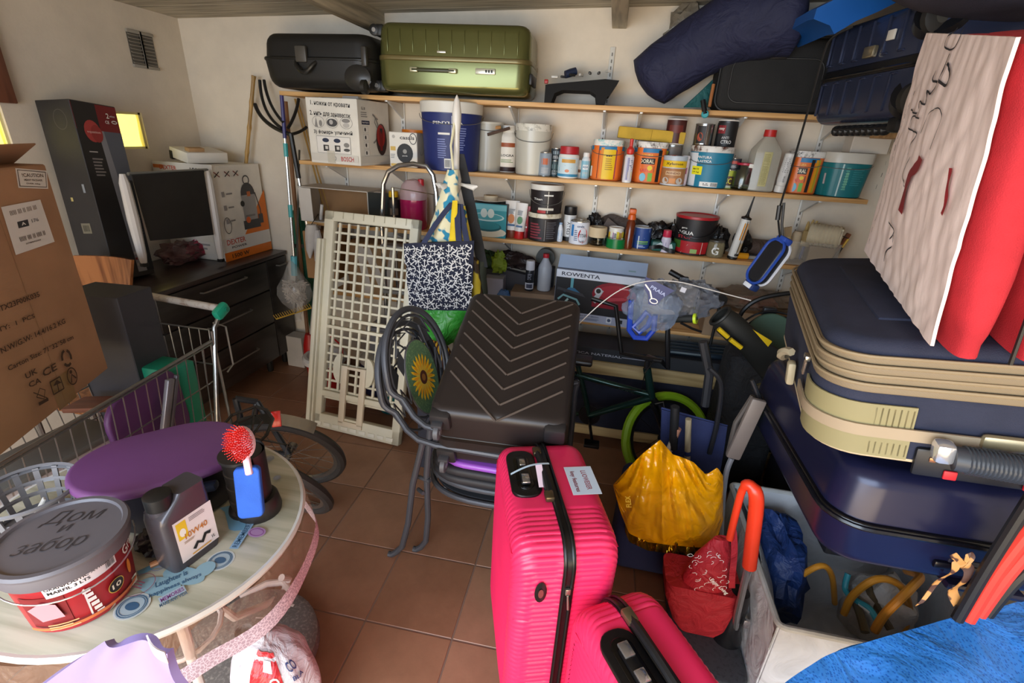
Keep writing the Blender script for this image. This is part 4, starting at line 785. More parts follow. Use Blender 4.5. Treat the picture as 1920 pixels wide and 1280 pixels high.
g = G(); g.add([(-.25, -.03, .02), (-.10, -.04, .03), (-.12, -.03, .10), (-.19, -.025, .145)], [(0, 1, 2, 3)], P('453429', .6)); g.out('flap', t)
t = thing('clear_scoop', 'clear plastic scoop leaning on the wall behind the red-lidded bucket', 'tool', (at(1285, 398, y=2.96).x, 2.96, Z3+.13), (0, -8, 0)); g = G(); g.box((0, 0, 0), (.20, .02, .03), P('B9C6CC', .1, al=.55), .006); g.box((.115, 0, .012), (.04, .01, .05), P('B9C6CC', .1, al=.55), .004); g.out('scoop', t)
# cartridge with long nozzle
p = at(1372, 486, z=Z3); t = thing('caulk_cartridge', 'white and orange caulk cartridge with a long black nozzle', 'cartridge', (p.x+.002, 2.785, Z3+.003), (0, 7, 0))
G().lathe([(.024, 0), (.025, .004), (.025, .215)], P('DAD6CE', .4), n=20).out('tube', t); G().lathe([(.023, -.002), (.026, .001), (.026, .012)], K, n=20).out('base_cap', t); G().lathe([(.026, .213), (.027, .222), (.012, .228), (.007, .24), (.003, .34)], K, n=14).out('nozzle', t)
l = L(cyl=(0, 0, .11, .025, -75)); l.rect(0, 0, .055, .19, P('D8D4CC')); l.rect(.004, .04, .03, .09, P('E0941E')); l.rect(.0, 0, .004, .19, P('5a5a5a')); l.rect(.012, -.045, .02, .05, P('C9A04A')); l.text('SIKA' if 0 else 'FLEX', .012, .06, .022, Wc, .006, 90); l.rect(.008, -.085, .03, .012, K); l.out(t)
t = thing('yellow_tool', 'short yellow chisel handle lying at the front of the middle shelf', 'tool', (*at(1375, 478, y=2.80).xy, Z3+.018), (0, 0, 3)); g = G(); g.lathe([(.012, 0), (.017, .003), (.017, .075), (.010, .08)], P('D8941A', .35), rot=(0, 90, 0), n=14); g.out('handle', t); g = G(); g.box((.115, 0, 0), (.07, .006, .006), P('B9B9B6', .25, .9)); g.out('shaft', t)
t = thing('clear_tray', 'flat clear plastic tray under the brown roll', 'tray', (at(1400, 462, y=2.86).x+.01, 2.86, Z3+.0005)); G().box((0, 0, .006), (.14, .08, .010), P('D5DADA', .1, al=.5), .003).out('tray', t)
# right end of the middle shelf: tub of brushes, gloves, rope roll
p = at(1520, 470, y=2.84); t = thing('tool_tub', 'clear plastic tub of brushes at the right end of the middle shelf', 'tub', (p.x-.02, 2.86, Z3+.0005), 0); m = P('DAD6CC', .12, al=.16)
g = G()
for c, q in (((0, 0, .003), (.26, .16, .005)), ((0, -.08, .06), (.27, .004, .12)), ((0, .08, .06), (.27, .004, .12)), ((-.133, 0, .06), (.004, .16, .12)), ((.133, 0, .06), (.004, .16, .12))): g.box(c, q, m)
g.tube([(-.137, -.084, .12), (.137, -.084, .12), (.137, .084, .12), (-.137, .084, .12)], .004, m, 6, True); g.out('tub', t); tx, ty = p.x-.02, 2.86
def brush(label, x, y, z, rot, hl, col, w, bristle, name='paint_brush'):
    t = thing(name, label, 'brush', (x, y, z), rot); g = G(); g.tube([(0, 0, 0), (0, 0, hl*.4), (0, 0, hl*.8), (0, 0, hl)], [.006, .009, .007, .009], P(col, .5, 0, 'wood3'), 8); g.out('handle', t); G().box((0, 0, hl+.015), (w, .014, .03), P('B5A98A', .3, .7), .002).out('ferrule', t); g = G()
    g.loft([[Vector((w/2*(1+k*.2)*sx, .007*(1-k*.3)*sy_, hl+.03+.05*k)) for sx, sy_ in ((-1, -1), (1, -1), (1, 1), (-1, 1))] for k in (0, .5, 1)], P(bristle, .9, 0, 'wood3')); g.out('bristles', t)
brush('paint brush with dark blue ferrule and pale bristles upright in the tub', tx-.02, ty-.01, Z3+.02, (0, 3, 0), .07, '2A3A6A', .045, 'B59C6A')
brush('wide paint brush with straw bristles leaning right in the tub', tx+.05, ty, Z3+.015, (0, 18, 8), .06, 'C9B48A', .06, 'C4AE82')
brush('wooden handled paint brush leaning left in the tub', tx-.08, ty-.02, Z3+.01, (0, -14, 0), .10, 'C9B08A', .03, '9A8260')
t = thing('work_glove', 'worn beige leather glove sticking up from the tub', 'glove', (tx+.01, ty+.03, Z3+.13), (5, 4, 0)); gm = P('B49A62', .9, 0, 'crease'); g = G(); blob(g, (0, 0, .01), (.036, .016, .045), gm, .15)
for i, (x, l_) in enumerate(((-.026, .05), (-.010, .062), (.006, .06), (.021, .05))): g.tube([(x, 0, .035), (x*1.15, -.004, .035+l_*.6), (x*1.2, -.002, .035+l_)], [.009, .0085, .005], gm, 8)
g.tube([(.03, 0, .0), (.048, -.004, .025), (.052, -.004, .04)], [.01, .009, .005], gm, 8); g.out('glove', t)
t = thing('twine_spool', 'beige spool of twine standing in the tub', 'spool', (tx-.055, ty+.03, Z3+.01), (0, 3, 0)); g = G(); g.lathe([(.018, 0), (.026, .01)]+[(.026+.002*(i % 2), .01+.008*i) for i in range(1, 17)]+[(.018, .15)], P('BFAE92', .9), n=18); g.out('spool', t)
p = at(1560, 402, y=2.84); t = thing('rope_roll', 'thick roll of white rope mat at the right end of the middle shelf', 'roll', (p.x, 2.84, Z3+.155), (0, 0, -25)); g = G()
for i in range(9):
    for rr_ in (.05,): g.tube([(-.07+.016*i, rr_*math.cos(2*PI*k/20), rr_*math.sin(2*PI*k/20)) for k in range(20)], .0095, P('CFC4A8', .9, 0, 'cloth'), 6, True)
g.tube([(.07, (.012+.0065*k/6.3)*math.cos(k*.6), (.012+.0065*k/6.3)*math.sin(k*.6)) for k in range(36)], .006, P('D9CFB4', .9, 0, 'cloth'), 6); g.lathe([(.045, -.075), (.045, .068)], P('C4B898', .9), rot=(0, 90, 0)); g.out('rope', t)
cartonbox('small_carton', 'plain carton hidden under the white rope roll', 'box', (p.x+.02, 2.90, Z3), -10, .13, .12, .095, P('8f7a5c', .8, 0, 'card'))
t = thing('hand_rake', 'small tool with black and yellow handle leaning at the shelf end', 'tool', (at(1545, 462, y=2.85).x+.045, 2.83, Z3+.01), (0, 20, 0)); G().tube([(0, 0, 0), (0, 0, .06), (0, 0, .10)], [.008, .010, .006], K, 8).out('grip', t); G().tube([(0, 0, .10), (0, 0, .15)], .006, P('D8B02A', .4), 8).out('handle', t); G().tube([(0, 0, .15), (-.03, 0, .15), (-.08, 0, .11), (-.12, 0, .10)], .003, P('3A3430', .4, .5), 6).out('prongs', t)
t = thing('wood_offcut', 'reddish wooden slat leaning at the right end of the middle shelf', 'wood', (1.235, 2.90, Z3+.012), (0, 18, 0)); G().box((0, 0, .08), (.022, .018, .17), P('8A5030', .6, 0, 'wood3'), .003).out('slat', t)
# ================================================================ LEFT SIDE
def uvof(o, u, v, px, py):
    "surface coordinates of a photo pixel on the plane o,u,v"
    o, u, v = Vector(o), Vector(u).normalized(), Vector(v).normalized(); n = u.cross(v)
    d = RT*((px-960)/F)-UP*((py-640)/F)+FW; p = CAM+d*((o-CAM).dot(n)/d.dot(n)); return (p-o).dot(u), (p-o).dot(v)
dk_ = P('2B2522', .38, 0, 'wood2', h2='231E1C')
t = thing('dresser', 'black-brown chest of drawers with long metal bar handles along the left wall', 'dresser', (-2.44, 2.44, 0))
g = G(); g.box((0, 0, .465), (.50, 1.07, .70), dk_, .003); g.out('body', t); G().box((.005, 0, .828), (.53, 1.09, .024), P('3A2E2A', .3, 0, 'wood2'), .003).out('top_panel', t)
for i, (z0, z1) in enumerate(((.62, .81), (.385, .615), (.12, .38))):
    dr = G().box((.258, -.10, (z0+z1)/2), (.018, .84, z1-z0-.006), dk_, .002).out('drawer', t); zh = (.762, .548, .272)[i]
    g = G(); a, b = 2.196-2.44, 2.552-2.44
    g.tube([(.264, a, zh), (.287, a+.004, zh), (.290, a+.02, zh), (.290, b-.02, zh), (.287, b-.004, zh), (.264, b, zh)], .005, P('8F8A82', .35, .7), 6); g.out('handle', dr)
dr = G().box((.258, .428, .465), (.018, .20, .69), dk_, .002).out('door', t); G().tube([(.264, .42, .762), (.288, .424, .762), (.288, .51, .762), (.264, .514, .762)], .005, P('8F8A82', .35, .7), 6).out('handle', dr)
for x in (-.18, .19):
    for y in (-.48, .30, .47): G().lathe([(.016, 0), (.02, .01), (.022, .115)], P('1A1A1A', .5), (x, y, 0), 10).out('leg', t)
# tall black carton
t = thing('product_box', 'tall dark carton with a red band and round red logo by the left wall', 'box', (-2.53, 2.075, .850), (-4.5, 5.0, 94.2)); w, d, h = .24, .18, .85
g = G(); g.box((0, 0, h/2), (w, d, h), P('2A2726', .5, 0, 'card'), .003, seg=1); g.out('box_body', t)
l = L(fr=((0, -d/2, h/2), (1, 0, 0), (0, 0, 1))); gg = P('3A3A40', .5)
l.rect(.0, .36, w*.98, .12, P('7A1E20')); l.rect(-.055, .12, .12, .60, P('262322')); l.poly([(-.01, .30), (.02, .30), (.075, -.40), (.02, -.40)], P('8d8d92')); l.poly([(.02, .30), (.118, .30), (.118, -.40), (.075, -.40)], P('5E626C')); l.poly([(.035, .07), (.118, .07), (.118, -.40), (.075, -.40)], P('1E1F22'))
l.circ(-.04, .295, .042, P('B5423E'), .05); l.circ(-.02, .285, .03, P('9C3230'), .04); l.text('equation', -.035, .29, .07, P('E0B0A8'), .014); l.lines(-.055, .20, .06, .012, 1, P('BEB6B0')); l.lines(-.05, .13, .06, .09, 6, P('8C8580')); l.text('2', .06, .375, .016, Wc, .024); l.text('AÑOS', .085, .375, .03, Wc, .008); l.text('CE', .05, .345, .022, Wc, .014); l.ring(.09, .348, .016, .004, Wc, .008)
l.ring(.068, .035, .018, .002, P('7a7a80'), .026); l.text('8000', .07, -.01, .035, P('8c8c92'), .009); l.lines(.09, -.16, .04, .12, 8, P('4c4c52'), .4); l.rect(.022, -.30, .014, .016, P('BAB4AE')); l.rect(.022, -.33, .014, .012, P('7a2a28')); l.rect(.024, -.36, .014, .014, P('B0A8A2')); l.out(t, 'front_print')
l = L(fr=((-w/2, 0, h/2), (0, -1, 0), (0, 0, 1))); l.ring(.02, .34, .035, .003, P('4a4744'), .045); l.rect(-.0, -.16, .05, .05, P('77715F')); l.bars(0, -.16, .035, .03, P('4a463c')); l.rect(.045, .03, .012, .04, P('8a8f94')); l.rect(-.035, -.02, .012, .018, P('B8A86A')); l.out(t, 'side_print')
# orange and white vacuum box
def art(f, r, l, tp, t):
    o = P('DD7420'); w, h = .425, .58
    f.rect(0, -.255, w, .055, o); f.poly([(-.09, -.225), (.2125, .12), (.2125, -.225)], o); f.poly([(-.13, -.135), (.2125, -.135), (.2125, .1), (.0, -.135)][0:3], o) if 0 else None
    f.rect(0, -.185, w, .085, P('D9D4CC')); f.text('DEXTER', -.10, -.168, .16, P('C24A32'), .032); f.text('POWER', -.08, -.203, .13, Kc, .014); f.text('1500 W', -.08, -.256, .15, P('3a2a20'), .026)
    b = P('3E3C3D', .4); f.ring(.06, .19, .03, .008, b, .03); f.circ(.06, .10, .062, b, .075); f.rect(.06, .02, .12, .16, P('9A9795', .3, .4)); f.rect(.055, -.03, .085, .012, P('77726f')); f.rect(.06, -.085, .15, .055, b); f.rect(.065, .105, .03, .03, P('C46A30')); f.circ(-.0, .05, .018, K); f.circ(.03, -.055, .020, P('D0622A')); f.rect(.145, -.06, .04, .06, b); f.line([(.12, .11), (.15, .0), (.15, -.05)], .008, b)
    for x in (-.17, -.09, -.02): f.line([(x-.02, .25), (x+.02, .22)], .006, P('7A2A22')); f.line([(x-.02, .22), (x+.02, .25)], .006, Kc)
    for z in (.12, .04, -.04): f.rect(-.15, z, .022, .03, P('9a9490')); f.lines(-.10, z, .05, .015, 1, P('8a8580'), .6)
    f.rect(-.13, -.10 if 0 else .0, .0001, .0001, Wc); f.ring(-.155, -.115+.05, .03, .004, Kc, .05)
    l.rect(0, .255, .42, .07, P('D9D2C6')); l.rect(-.17, .262, .07, .02, P('D0702A')); l.text('DEXTER', -.10, .258, .12, P('C24A32'), .024); l.text('1500 W', .12, .255, .13, Kc, .024); l.rect(0, -.22, .4, .10, P('E2DED6')); l.lines(-.0, -.20, .2, .05, 2, P('999')if 0 else P('999999'))
cartonbox('product_box', 'white and orange vacuum cleaner carton standing on the dresser', 'box', (-2.485, 2.775, .842), 88.3, .40, .40, .565, P('E4DED2', .5, 0, 'card'), art=art)
t = thing('small_carton', 'small white carton lying tilted on top of the orange and white vacuum box', 'box', (-2.50, 2.73, 1.42), (8, 0, 70)); G().box((0, 0, .035), (.24, .19, .06), P('E2DCD0', .55), .003).out('box_body', t); G().box((-.05, -.05, .075), (.09, .045, .022), P('B08A5E', .7, 0, 'card'), .002).out('cardboard_piece', t); G().box((-.11, .08, .02), (.03, .03, .05), K, .004).out('corner_clip', t)
# folding stand: white tube frame, black fabric
t = thing('folding_stool', 'white metal frame with a black fabric panel standing on the dresser', 'stool', (0, 0, 0)); wm = P('D5D1CC', .35)
q = lambda x, y, xx=-2.27: tuple(at(x, y, x=xx)); g = G()
for a, b in (((229, 326), (270, 493)), ((388, 320), (414, 485))):
    A, B = Vector(q(*a)), Vector(q(*b)); g.tube([A, A.lerp(B, .1), A.lerp(B, .5), A.lerp(B, .9), B], [.012, .022, .026, .020, .014], wm, 10); g.box(tuple(B-Vector((0, 0, .008))), (.03, .03, .02), K, .004)
g.bar(q(240, 326), q(388, 318), .008, P('8A8C88', .4, .4)); g.out('frame', t)
A, B, Cc, D = (Vector(q(*p, -2.262)) for p in ((246, 328), (380, 319), (399, 440), (281, 451)))
g = G(); g.grid(lambda u, v: A.lerp(B, u).lerp(D.lerp(Cc, u), v)+Vector((.012*math.sin(PI*u)*math.sin(PI*v), 0, 0)), 10, 10, P('24221F', .8, 0, 'cloth'), .006); g.out('fabric_panel', t)
t = thing('plastic_bag', 'crumpled clear and magenta plastic bag lying on the dresser', 'bag', (*at(340, 485, z=.842).xy, .842)); g = G(); blob(g, (.02, -.06, .06), (.07, .15, .062), P('6E4A48', .15, 0, 'crease', al=.6), .5, 14, 30, 18, 2, .1); g.out('clear_film', t); g = G(); blob(g, (.03, .08, .06), (.055, .09, .062), P('A02A48', .2, 0, 'crease'), .45, 12, 26, 16, 9, .1); g.out('magenta_bundle', t)
t.location.x += .06
# wooden chair
t = thing('dining_chair', 'wooden chair with a glossy curved plywood back behind the shopping cart', 'chair', (-2.30, 1.62, 0), 0); wd = P('9A6238', .22, .1, 'wood3', h2='6E4024')
A, B = at(140, 478, y=1.81), at(252, 487, y=1.81); C0, D0 = at(150, 545, y=1.81), at(248, 545, y=1.81); lo = Vector(t.location)
G().grid(lambda u, v: A.lerp(B, u).lerp(C0.lerp(D0, u), v)-lo+Vector((0, .03*math.sin(PI*u), 0)), 12, 3, wd, .012).out('backrest', t)
G().box((-.0, -.02, .46), (.40, .40, .022), wd, .012).out('seat', t)
for x in (-.17, .17): G().tube([(x, .17, 0), (x, .17, .45), (x, .19, .9)], .012, P('8a8680', .3, .7), 8).out('leg', t); G().tube([(x, -.17, 0), (x, -.17, .45)], .012, P('8a8680', .3, .7), 8).out('leg', t)
# shopping cart
ch = P('9C9A95', .28, .85); t = thing('shopping_cart', 'chrome wire shopping cart with a white push bar and green end caps', 'cart', (0, 0, 0))
x0, x1, yf, yb = -2.03, -1.55, .62, 1.57
def zr(y): return .745+(y-.62)*.068
g = G()
for x in (x0, x1):
    g.bar((x, yf, zr(yf)), (x, yb, zr(yb)), .006, ch, 8); g.bar((x, yf, zr(yf)-.012), (x, yb, zr(yb)-.012), .004, ch, 6)
g.bar((x0, yf, zr(yf)), (x1, yf, zr(yf)), .006, ch); g.out('rim_wire', t)
for x, nm in ((x1, 'side_mesh'), (x0, 'side_mesh')):
    g = G(); xi = x-.04 if x > -1.8 else x+.04
    for i in range(22): y = yf+(yb-yf)*i/21; g.bar((x, y, zr(y)), (xi, y, .40), .0022, ch, 5)
    for k in (.45, .8): g.bar((x+(xi-x)*k, yf, zr(yf)+(.40-zr(yf))*k), (x+(xi-x)*k, yb, zr(yb)+(.40-zr(yb))*k), .0032, ch, 6)
    g.out(nm, t)
g = G()
for i in range(11): x = x0+.04+(x1-x0-.08)*i/10; g.bar((x, yf, .40), (x, yb, .40), .0025, ch, 5); g.bar((x, yb, .40), (x0+(x1-x0)*i/10, yb, .86), .0022, ch, 5)
for i in range(8): y = yf+(yb-yf)*i/7; g.bar((x0+.04, y, .40), (x1-.04, y, .40), .0025, ch, 5)
g.bar((x0, yb, .86), (x1, yb, .86), .0035, ch, 6); g.bar((x0, yb, .70), (x1, yb, .70), .003, ch, 6); g.out('basket_base', t)
ha, hb = Vector((-2.02, 1.70, .925)), Vector((-1.56, 1.655, .925))
G().tube([ha, hb], .016, P('C9C2BA', .4, 0, 'dirty', h2='8A6A52', sc=14), 12).out('push_bar', t)
for p, s_ in ((ha, -1), (hb, 1)):
    g = G(); g.box((p.x+s_*.018, p.y-.012, p.z-.006), (.035, .075, .05), P('1E9A78', .35), .014, (25, 0, 0)); g.lathe([(.010, -.02), (.010, .02)], P('17705a', .3), (p.x+s_*.022, p.y, p.z), 10, rot=(0, 90, 0)); g.out('end_cap', t, label='green plastic end cap')
for x in (x0, x1):
    g = G(); g.tube([(x, 1.64, .90), (x, 1.60, .86), (x, 1.50, .40), (x, 1.46, .18), (x, .75, .14)], .009, ch, 8); g.tube([(x, 1.60, .88), (x+.0, 1.66, .84), (x, 1.66, .66), (x, 1.62, .64)], .004, ch, 6); g.tube([(x, 1.58, .85), (x, 1.585, .40), (x, 1.60, .16)], .006, ch, 6); g.out('frame', t)
    for y in (.78, 1.48): g = G(); wheel(g, (x, y, .055), .055, .03, P('2a2a2a', .5), P('77777a', .4)); g.box((x, y, .10), (.035, .05, .05), P('8a8a88', .3, .7), .005); g.out('caster', t)
# brown carton on the cart
A = Vector((-1.72, 1.27, .80)); ux = Vector((.39, -.92, 0)).normalized(); ny = Vector((-.92, -.39, 0)).normalized(); cw, cd_, chh = .60, .32, .705
base = A+ux*cw/2+ny*cd_/2; t = thing('cardboard_box', 'large brown shipping carton standing on the shopping cart', 'box', base, math.degrees(math.atan2(-ux.y, -ux.x)))
cb = P('AC8260', .75, 0, 'card'); g = G(); g.box((0, 0, chh/2), (cw, cd_, chh), cb, .004, seg=1)
g.out('box_body', t); ink = P('4A3424', .8); Mi = Matrix.Rotation(-t.rotation_euler.z, 4, 'Z')
fo = Mi @ (A+ux*cw/2+Vector((0, 0, chh/2))-base); fu = Mi @ (-ux); l = L(fr=(fo, fu, (0, 0, 1))); wo = A+ux*cw/2+Vector((0, 0, chh/2))
def uv(x, y): return uvof(wo, -ux, (0, 0, 1), x, y)
def quad(pts, m): l.poly([uv(*p) for p in pts][::-1], m)
def wtext(s, a, b, hpx, m=ink):
    a_, b_ = Vector(uv(*a)), Vector(uv(*b)); c_ = (a_+b_)/2; hh = abs(uv((a[0]+b[0])/2, (a[1]+b[1])/2-hpx)[1]-c_[1]); l.text(s, c_.x, c_.y, (b_-a_).length, m, hh, math.degrees(math.atan2(b_.y-a_.y, b_.x-a_.x)))
quad([(28, 315), (87, 320), (90, 354), (34, 352)], P('E8E2DA')); quad([(31, 317.5), (85, 322), (87.5, 351.5), (36, 349.5)], P('5a4a40')); quad([(32.5, 319), (83.5, 323.5), (86, 350), (37.5, 348)], P('E8E2DA')); wtext('▲CAUTION' if 0 else '!CAUTION', (40, 328), (80, 329), 7); wtext('HEAVY PACKAGE', (44, 337), (78, 338), 4); wtext('OVER 10kg', (48, 344), (74, 345), 3.5)
quad([(0, 388), (74, 374), (101, 453), (28, 478)], P('E6E2DE')); wtext('||||| ||| || |||| |||', (17, 400), (66, 388), 9); quad([(30, 416), (50, 411), (53, 423), (33, 428)], P('2c2a2e')); wtext('A', (38, 420), (46, 418), 6, Wc); wtext('176', (57, 414), (70, 411), 7, P('777777')); wtext('||||| ||| || |||| ||', (35, 449), (82, 436), 9); wtext('0274806965058', (46, 457), (74, 449), 3)
wtext('TX23F00K035', (-4, 579), (71, 551), 11); wtext('QTY:  1  PCS', (-20, 625), (62, 592), 11); wtext('N.W/G.W: 14.4/16.2 KG', (-2, 658), (119, 601), 11); wtext('Carton Size: 71*32*58 cm', (11, 691), (134, 631), 10)
wtext('UK', (44, 706), (66, 694), 12); wtext('CA', (50, 722), (73, 712), 12); wtext('CE', (76, 701), (102, 686), 16)
c1 = Vector(uv(121, 671)); 
for k in range(3):
    a0 = 90+120*k; l.line([(c1.x+.020*math.cos(R(a0+q)), c1.y+.026*math.sin(R(a0+q))) for q in (0, 30, 60, 90)], .009, ink)
c1 = Vector(uv(131, 705)); l.ring(c1.x, c1.y, .024, .004, ink, .03); l.line([(c1.x-.012, c1.y-.018), (c1.x, c1.y+.006), (c1.x+.014, c1.y-.014)], .006, ink); l.circ(c1.x, c1.y+.015, .006, ink)
for a, b in (((88, 717), (107, 706)), ((107, 706), (115, 728)), ((115, 728), (95, 740)), ((95, 740), (88, 717))): l.line([uv(*a), uv(*b)], .004, ink)
l.line([uv(101, 716), uv(105, 735)], .004, ink); l.poly([uv(*p) for p in ((94, 724), (100, 712), (110, 717))], ink)
l.line([uv(56, 736), uv(82, 746)], .003, ink); l.line([uv(62, 745), uv(68, 728), uv(78, 731), uv(76, 748), uv(62, 745)], .003, ink); l.line([uv(66, 758), uv(84, 748)], .010, ink); l.out(t)
l = L(fr=(fo, fu, (0, 0, 1))); l.rect(.06, -.31, .09, .10, P('9A7848', .3)); l.rect(.05, .0, .0015, chh*.98, P('8A6440')); l.out(t, 'packing_tape')
g = G(); g.box((0, cd_/2+.06, chh-.0), (cw*.98, .14, .004), cb, 0, (18, 0, 0)); g.out('flap', t); g = G(); g.box((.0, -cd_/2+.045, chh+.028), (cw*.98, .10, .004), cb, 0, (-38, 0, 0)); g.out('flap', t)
# goods in the cart
cartonbox('dark_carton', 'dark grey carton standing in the shopping cart behind the brown one', 'box', (-1.90, 1.48, .42), 4, .25, .16, .60, P('34343A', .6, 0, 'card'))
t = thing('green_crate', 'turquoise green plastic crate at the back of the shopping cart', 'crate', (-1.72, 1.49, .42), 0); g = G(); g.box((0, 0, .15), (.17, .12, .30), P('1F8A6C', .4), .01); g.out('crate', t); G().box((.07, -.062, .22), (.03, .006, .10), P('B9A23A', .5), .002).out('yellow_card', t)
t = thing('purple_board', 'purple rounded board leaning in the shopping cart', 'board', (-1.62, 1.30, .41), (0, -4, 96)); g = G(); shell(g, .34, .34, -.012, .012, .09, .01, P('5E3468', .5), M=Matrix.Translation((0, 0, .17)) @ Matrix.Rotation(R(90), 4, 'X')); g.out('board', t)
t = thing('grey_strut', 'folded grey metal strut leaning in the shopping cart', 'strut', (-1.59, 1.26, .42), (-14, 8, 0)); G().box((0, 0, .17), (.018, .03, .34), P('8E8C92', .35, .5), .004).out('strut', t); G().box((.0, .03, .19), (.014, .014, .32), P('6E6C72', .35, .5), .003).out('strut_arm', t)
t = thing('storage_box', 'long white box with a grey lid lying in the shopping cart', 'box', (-1.72, .93, .42), (0, 0, 86)); G().box((0, 0, .10), (.48, .18, .18), P('BDB4B2', .5), .012).out('box_body', t); G().box((0, 0, .20), (.50, .20, .03), P('6A6862', .5), .012).out('lid', t)
t = thing('brown_board', 'reddish brown wooden board lying across the back of the shopping cart', 'board', (-1.80, 1.30, .62), (0, -8, 5)); G().box((0, 0, .0), (.34, .10, .02), P('7A4630', .6, 0, 'wood'), .003).out('board', t)
# round table
TC = Vector((-1.054, .757, 0)); EL = dict(sx=1.055, sy=.955, rot=(0, 0, -12)); ME = Matrix.Rotation(R(-12), 4, 'Z') @ Matrix.Diagonal((1.055, .955, 1, 1)); t = thing('round_table', 'round garden table with pinkish white tube legs under a printed cloth', 'table', TC); lg = P('CDB9AE', .4); rT = .362
G().lathe([(rT-.02, .695), (rT, .70), (rT, .712), (rT-.01, .716)], P('B59A8E', .4), n=48, **EL).out('tabletop', t)
for a in (-35, 85, 205):
    c, s_ = math.cos(R(a)), math.sin(R(a)); G().tube([(.29*c, .29*s_, .70), (.20*c, .20*s_, .45), (.10*c, .10*s_, .30), (.16*c, .16*s_, .15), (.30*c, .30*s_, .05), (.37*c, .37*s_, .03), (.40*c, .40*s_, .06), (.37*c, .37*s_, .10)], .013, lg, 10).out('leg', t)
G().tube([at(*p, z=.045)-TC for p in ((450, 1120), (500, 1094), (532, 1091), (546, 1110), (541, 1142), (512, 1164), (480, 1163))], .014, lg, 10).out('foot_loop', t); G().box(tuple(at(547, 1138, z=.045)-TC), (.03, .022, .022), lg, .006).out('foot_knob', t)
G().tube([(.10*math.cos(2*PI*i/16), .10*math.sin(2*PI*i/16), .30) for i in range(16)], .008, lg, 6, True).out('ring_brace', t)
t = thing('tablecloth', 'printed vinyl cloth with travel stamps and a hanging lace hem on the round table', 'tablecloth', TC); vy = P('BDB8A4', .25, 0, 'wood', h2='A8A58F')
g = G(); g.lathe([(.001, .7195), (rT-.004, .7195), (rT+.004, .716), (rT+.006, .708)], vy, n=64, cap=(0, 0), **EL); g.out('top_sheet', t)
G().lathe([(rT-.006, .7175), (rT+.006, .719), (rT+.011, .712), (rT+.008, .703)], P('DEDAD4', .3), n=64, cap=(0, 0), **EL).out('white_binding', t)
g = G(); rg = lambda z, k: [ME @ Vector(((rT+.012+k*(1+.55*math.sin(9*a+1)))*math.cos(a), (rT+.012+k*(1+.55*math.sin(9*a+1)))*math.sin(a), z+.006*math.sin(11*a))) for a in [2*PI*i/90 for i in range(90)]]
g.loft([rg(.705, 0), rg(.66, .006), rg(.61, .010)], P('C9A892', .12, 0, 'crease', al=.22), (0, 0)); g.out('clear_skirt', t)
g = G(); g.loft([rg(.612, .010), rg(.590, .0125), rg(.565, .013)], P('DCC8D2', .7, 0, 'print', h2='B09AA6', sc=130), (0, 0)); g.out('lace_hem', t)
l = L(fr=((0, 0, .7195), (1, 0, 0), (0, 1, 0))); wo = TC+Vector((0, 0, .7205)); bl = P('5F93AC', .4); nb = P('3F6280', .4); pu = P('8E4E8E', .4); wt = P('D5D8D2', .4)
uv = lambda x, y: uvof(wo, (1, 0, 0), (0, 1, 0), x, y)
def tt(s, a, b, hh, m, band=None, bw=1.7):
    a_, b_ = Vector(uv(*a)), Vector(uv(*b)); c_ = (a_+b_)/2; an = math.degrees(math.atan2(b_.y-a_.y, b_.x-a_.x))
    if band: l.rect(c_.x, c_.y, (b_-a_).length*1.12, hh*bw, band, an)
    l.text(s, c_.x, c_.y, (b_-a_).length, m, hh, an)
for x, y, r in ((413, 1050, .030), (248, 1137, .032)):
    c = uv(x, y); l.ring(c[0], c[1], r, .003, wt); l.circ(c[0], c[1], r-.003, P('A9BAC0', .4)); l.ring(c[0], c[1], r-.005, .002, nb); l.circ(c[0], c[1], r*.45, nb, r*.3); l.ring(c[0], c[1], r*.72, .0015, nb)
for x, y, rx in ((345, 1080, .05), (300, 1100, .05), (385, 1068, .02)): c = uv(x, y); l.circ(c[0], c[1], rx, P('8FB2BE', .4), .022)
tt('Laughter is', (292, 1100), (352, 1075), .020, nb); tt('happiness always', (280, 1120), (378, 1078), .015, nb); tt('MEMORIES', (302, 1128), (345, 1105), .012, pu, P('A9B9C4', .4)); tt('MAKE ANY VIDA', (300, 1138), (352, 1112), .010, nb)
tt('REMEMBER', (440, 1028), (468, 985), .012, nb, P('8FB2CE', .4)); c = uv(482, 1000); l.circ(c[0], c[1], .022, P('B58CB8', .4), .016); l.ring(c[0], c[1], .018, .002, pu, .012)
l.poly([uv(*p) for p in ((430, 995), (422, 962), (412, 955), (440, 948), (446, 972), (462, 985), (458, 996), (440, 998))], P('6F9FBC', .4))
for x, y, r in ((505, 862, .014), (520, 898, .01), (300, 1062, .018)): c = uv(x, y); l.ring(c[0], c[1], r, .003, P('8a8fa0', .4)); l.circ(c[0], c[1], r*.6, P('8f96a6', .4))
l.poly([uv(*p) for p in ((258, 1075), (312, 1050), (316, 1056), (262, 1084))], bl); c = uv(262, 1100); l.ring(c[0], c[1], .03, .0015, P('9A5A6A', .4)); l.lines(c[0], c[1], .04, .02, 3, P('9A5A6A', .4)); l.out(t)
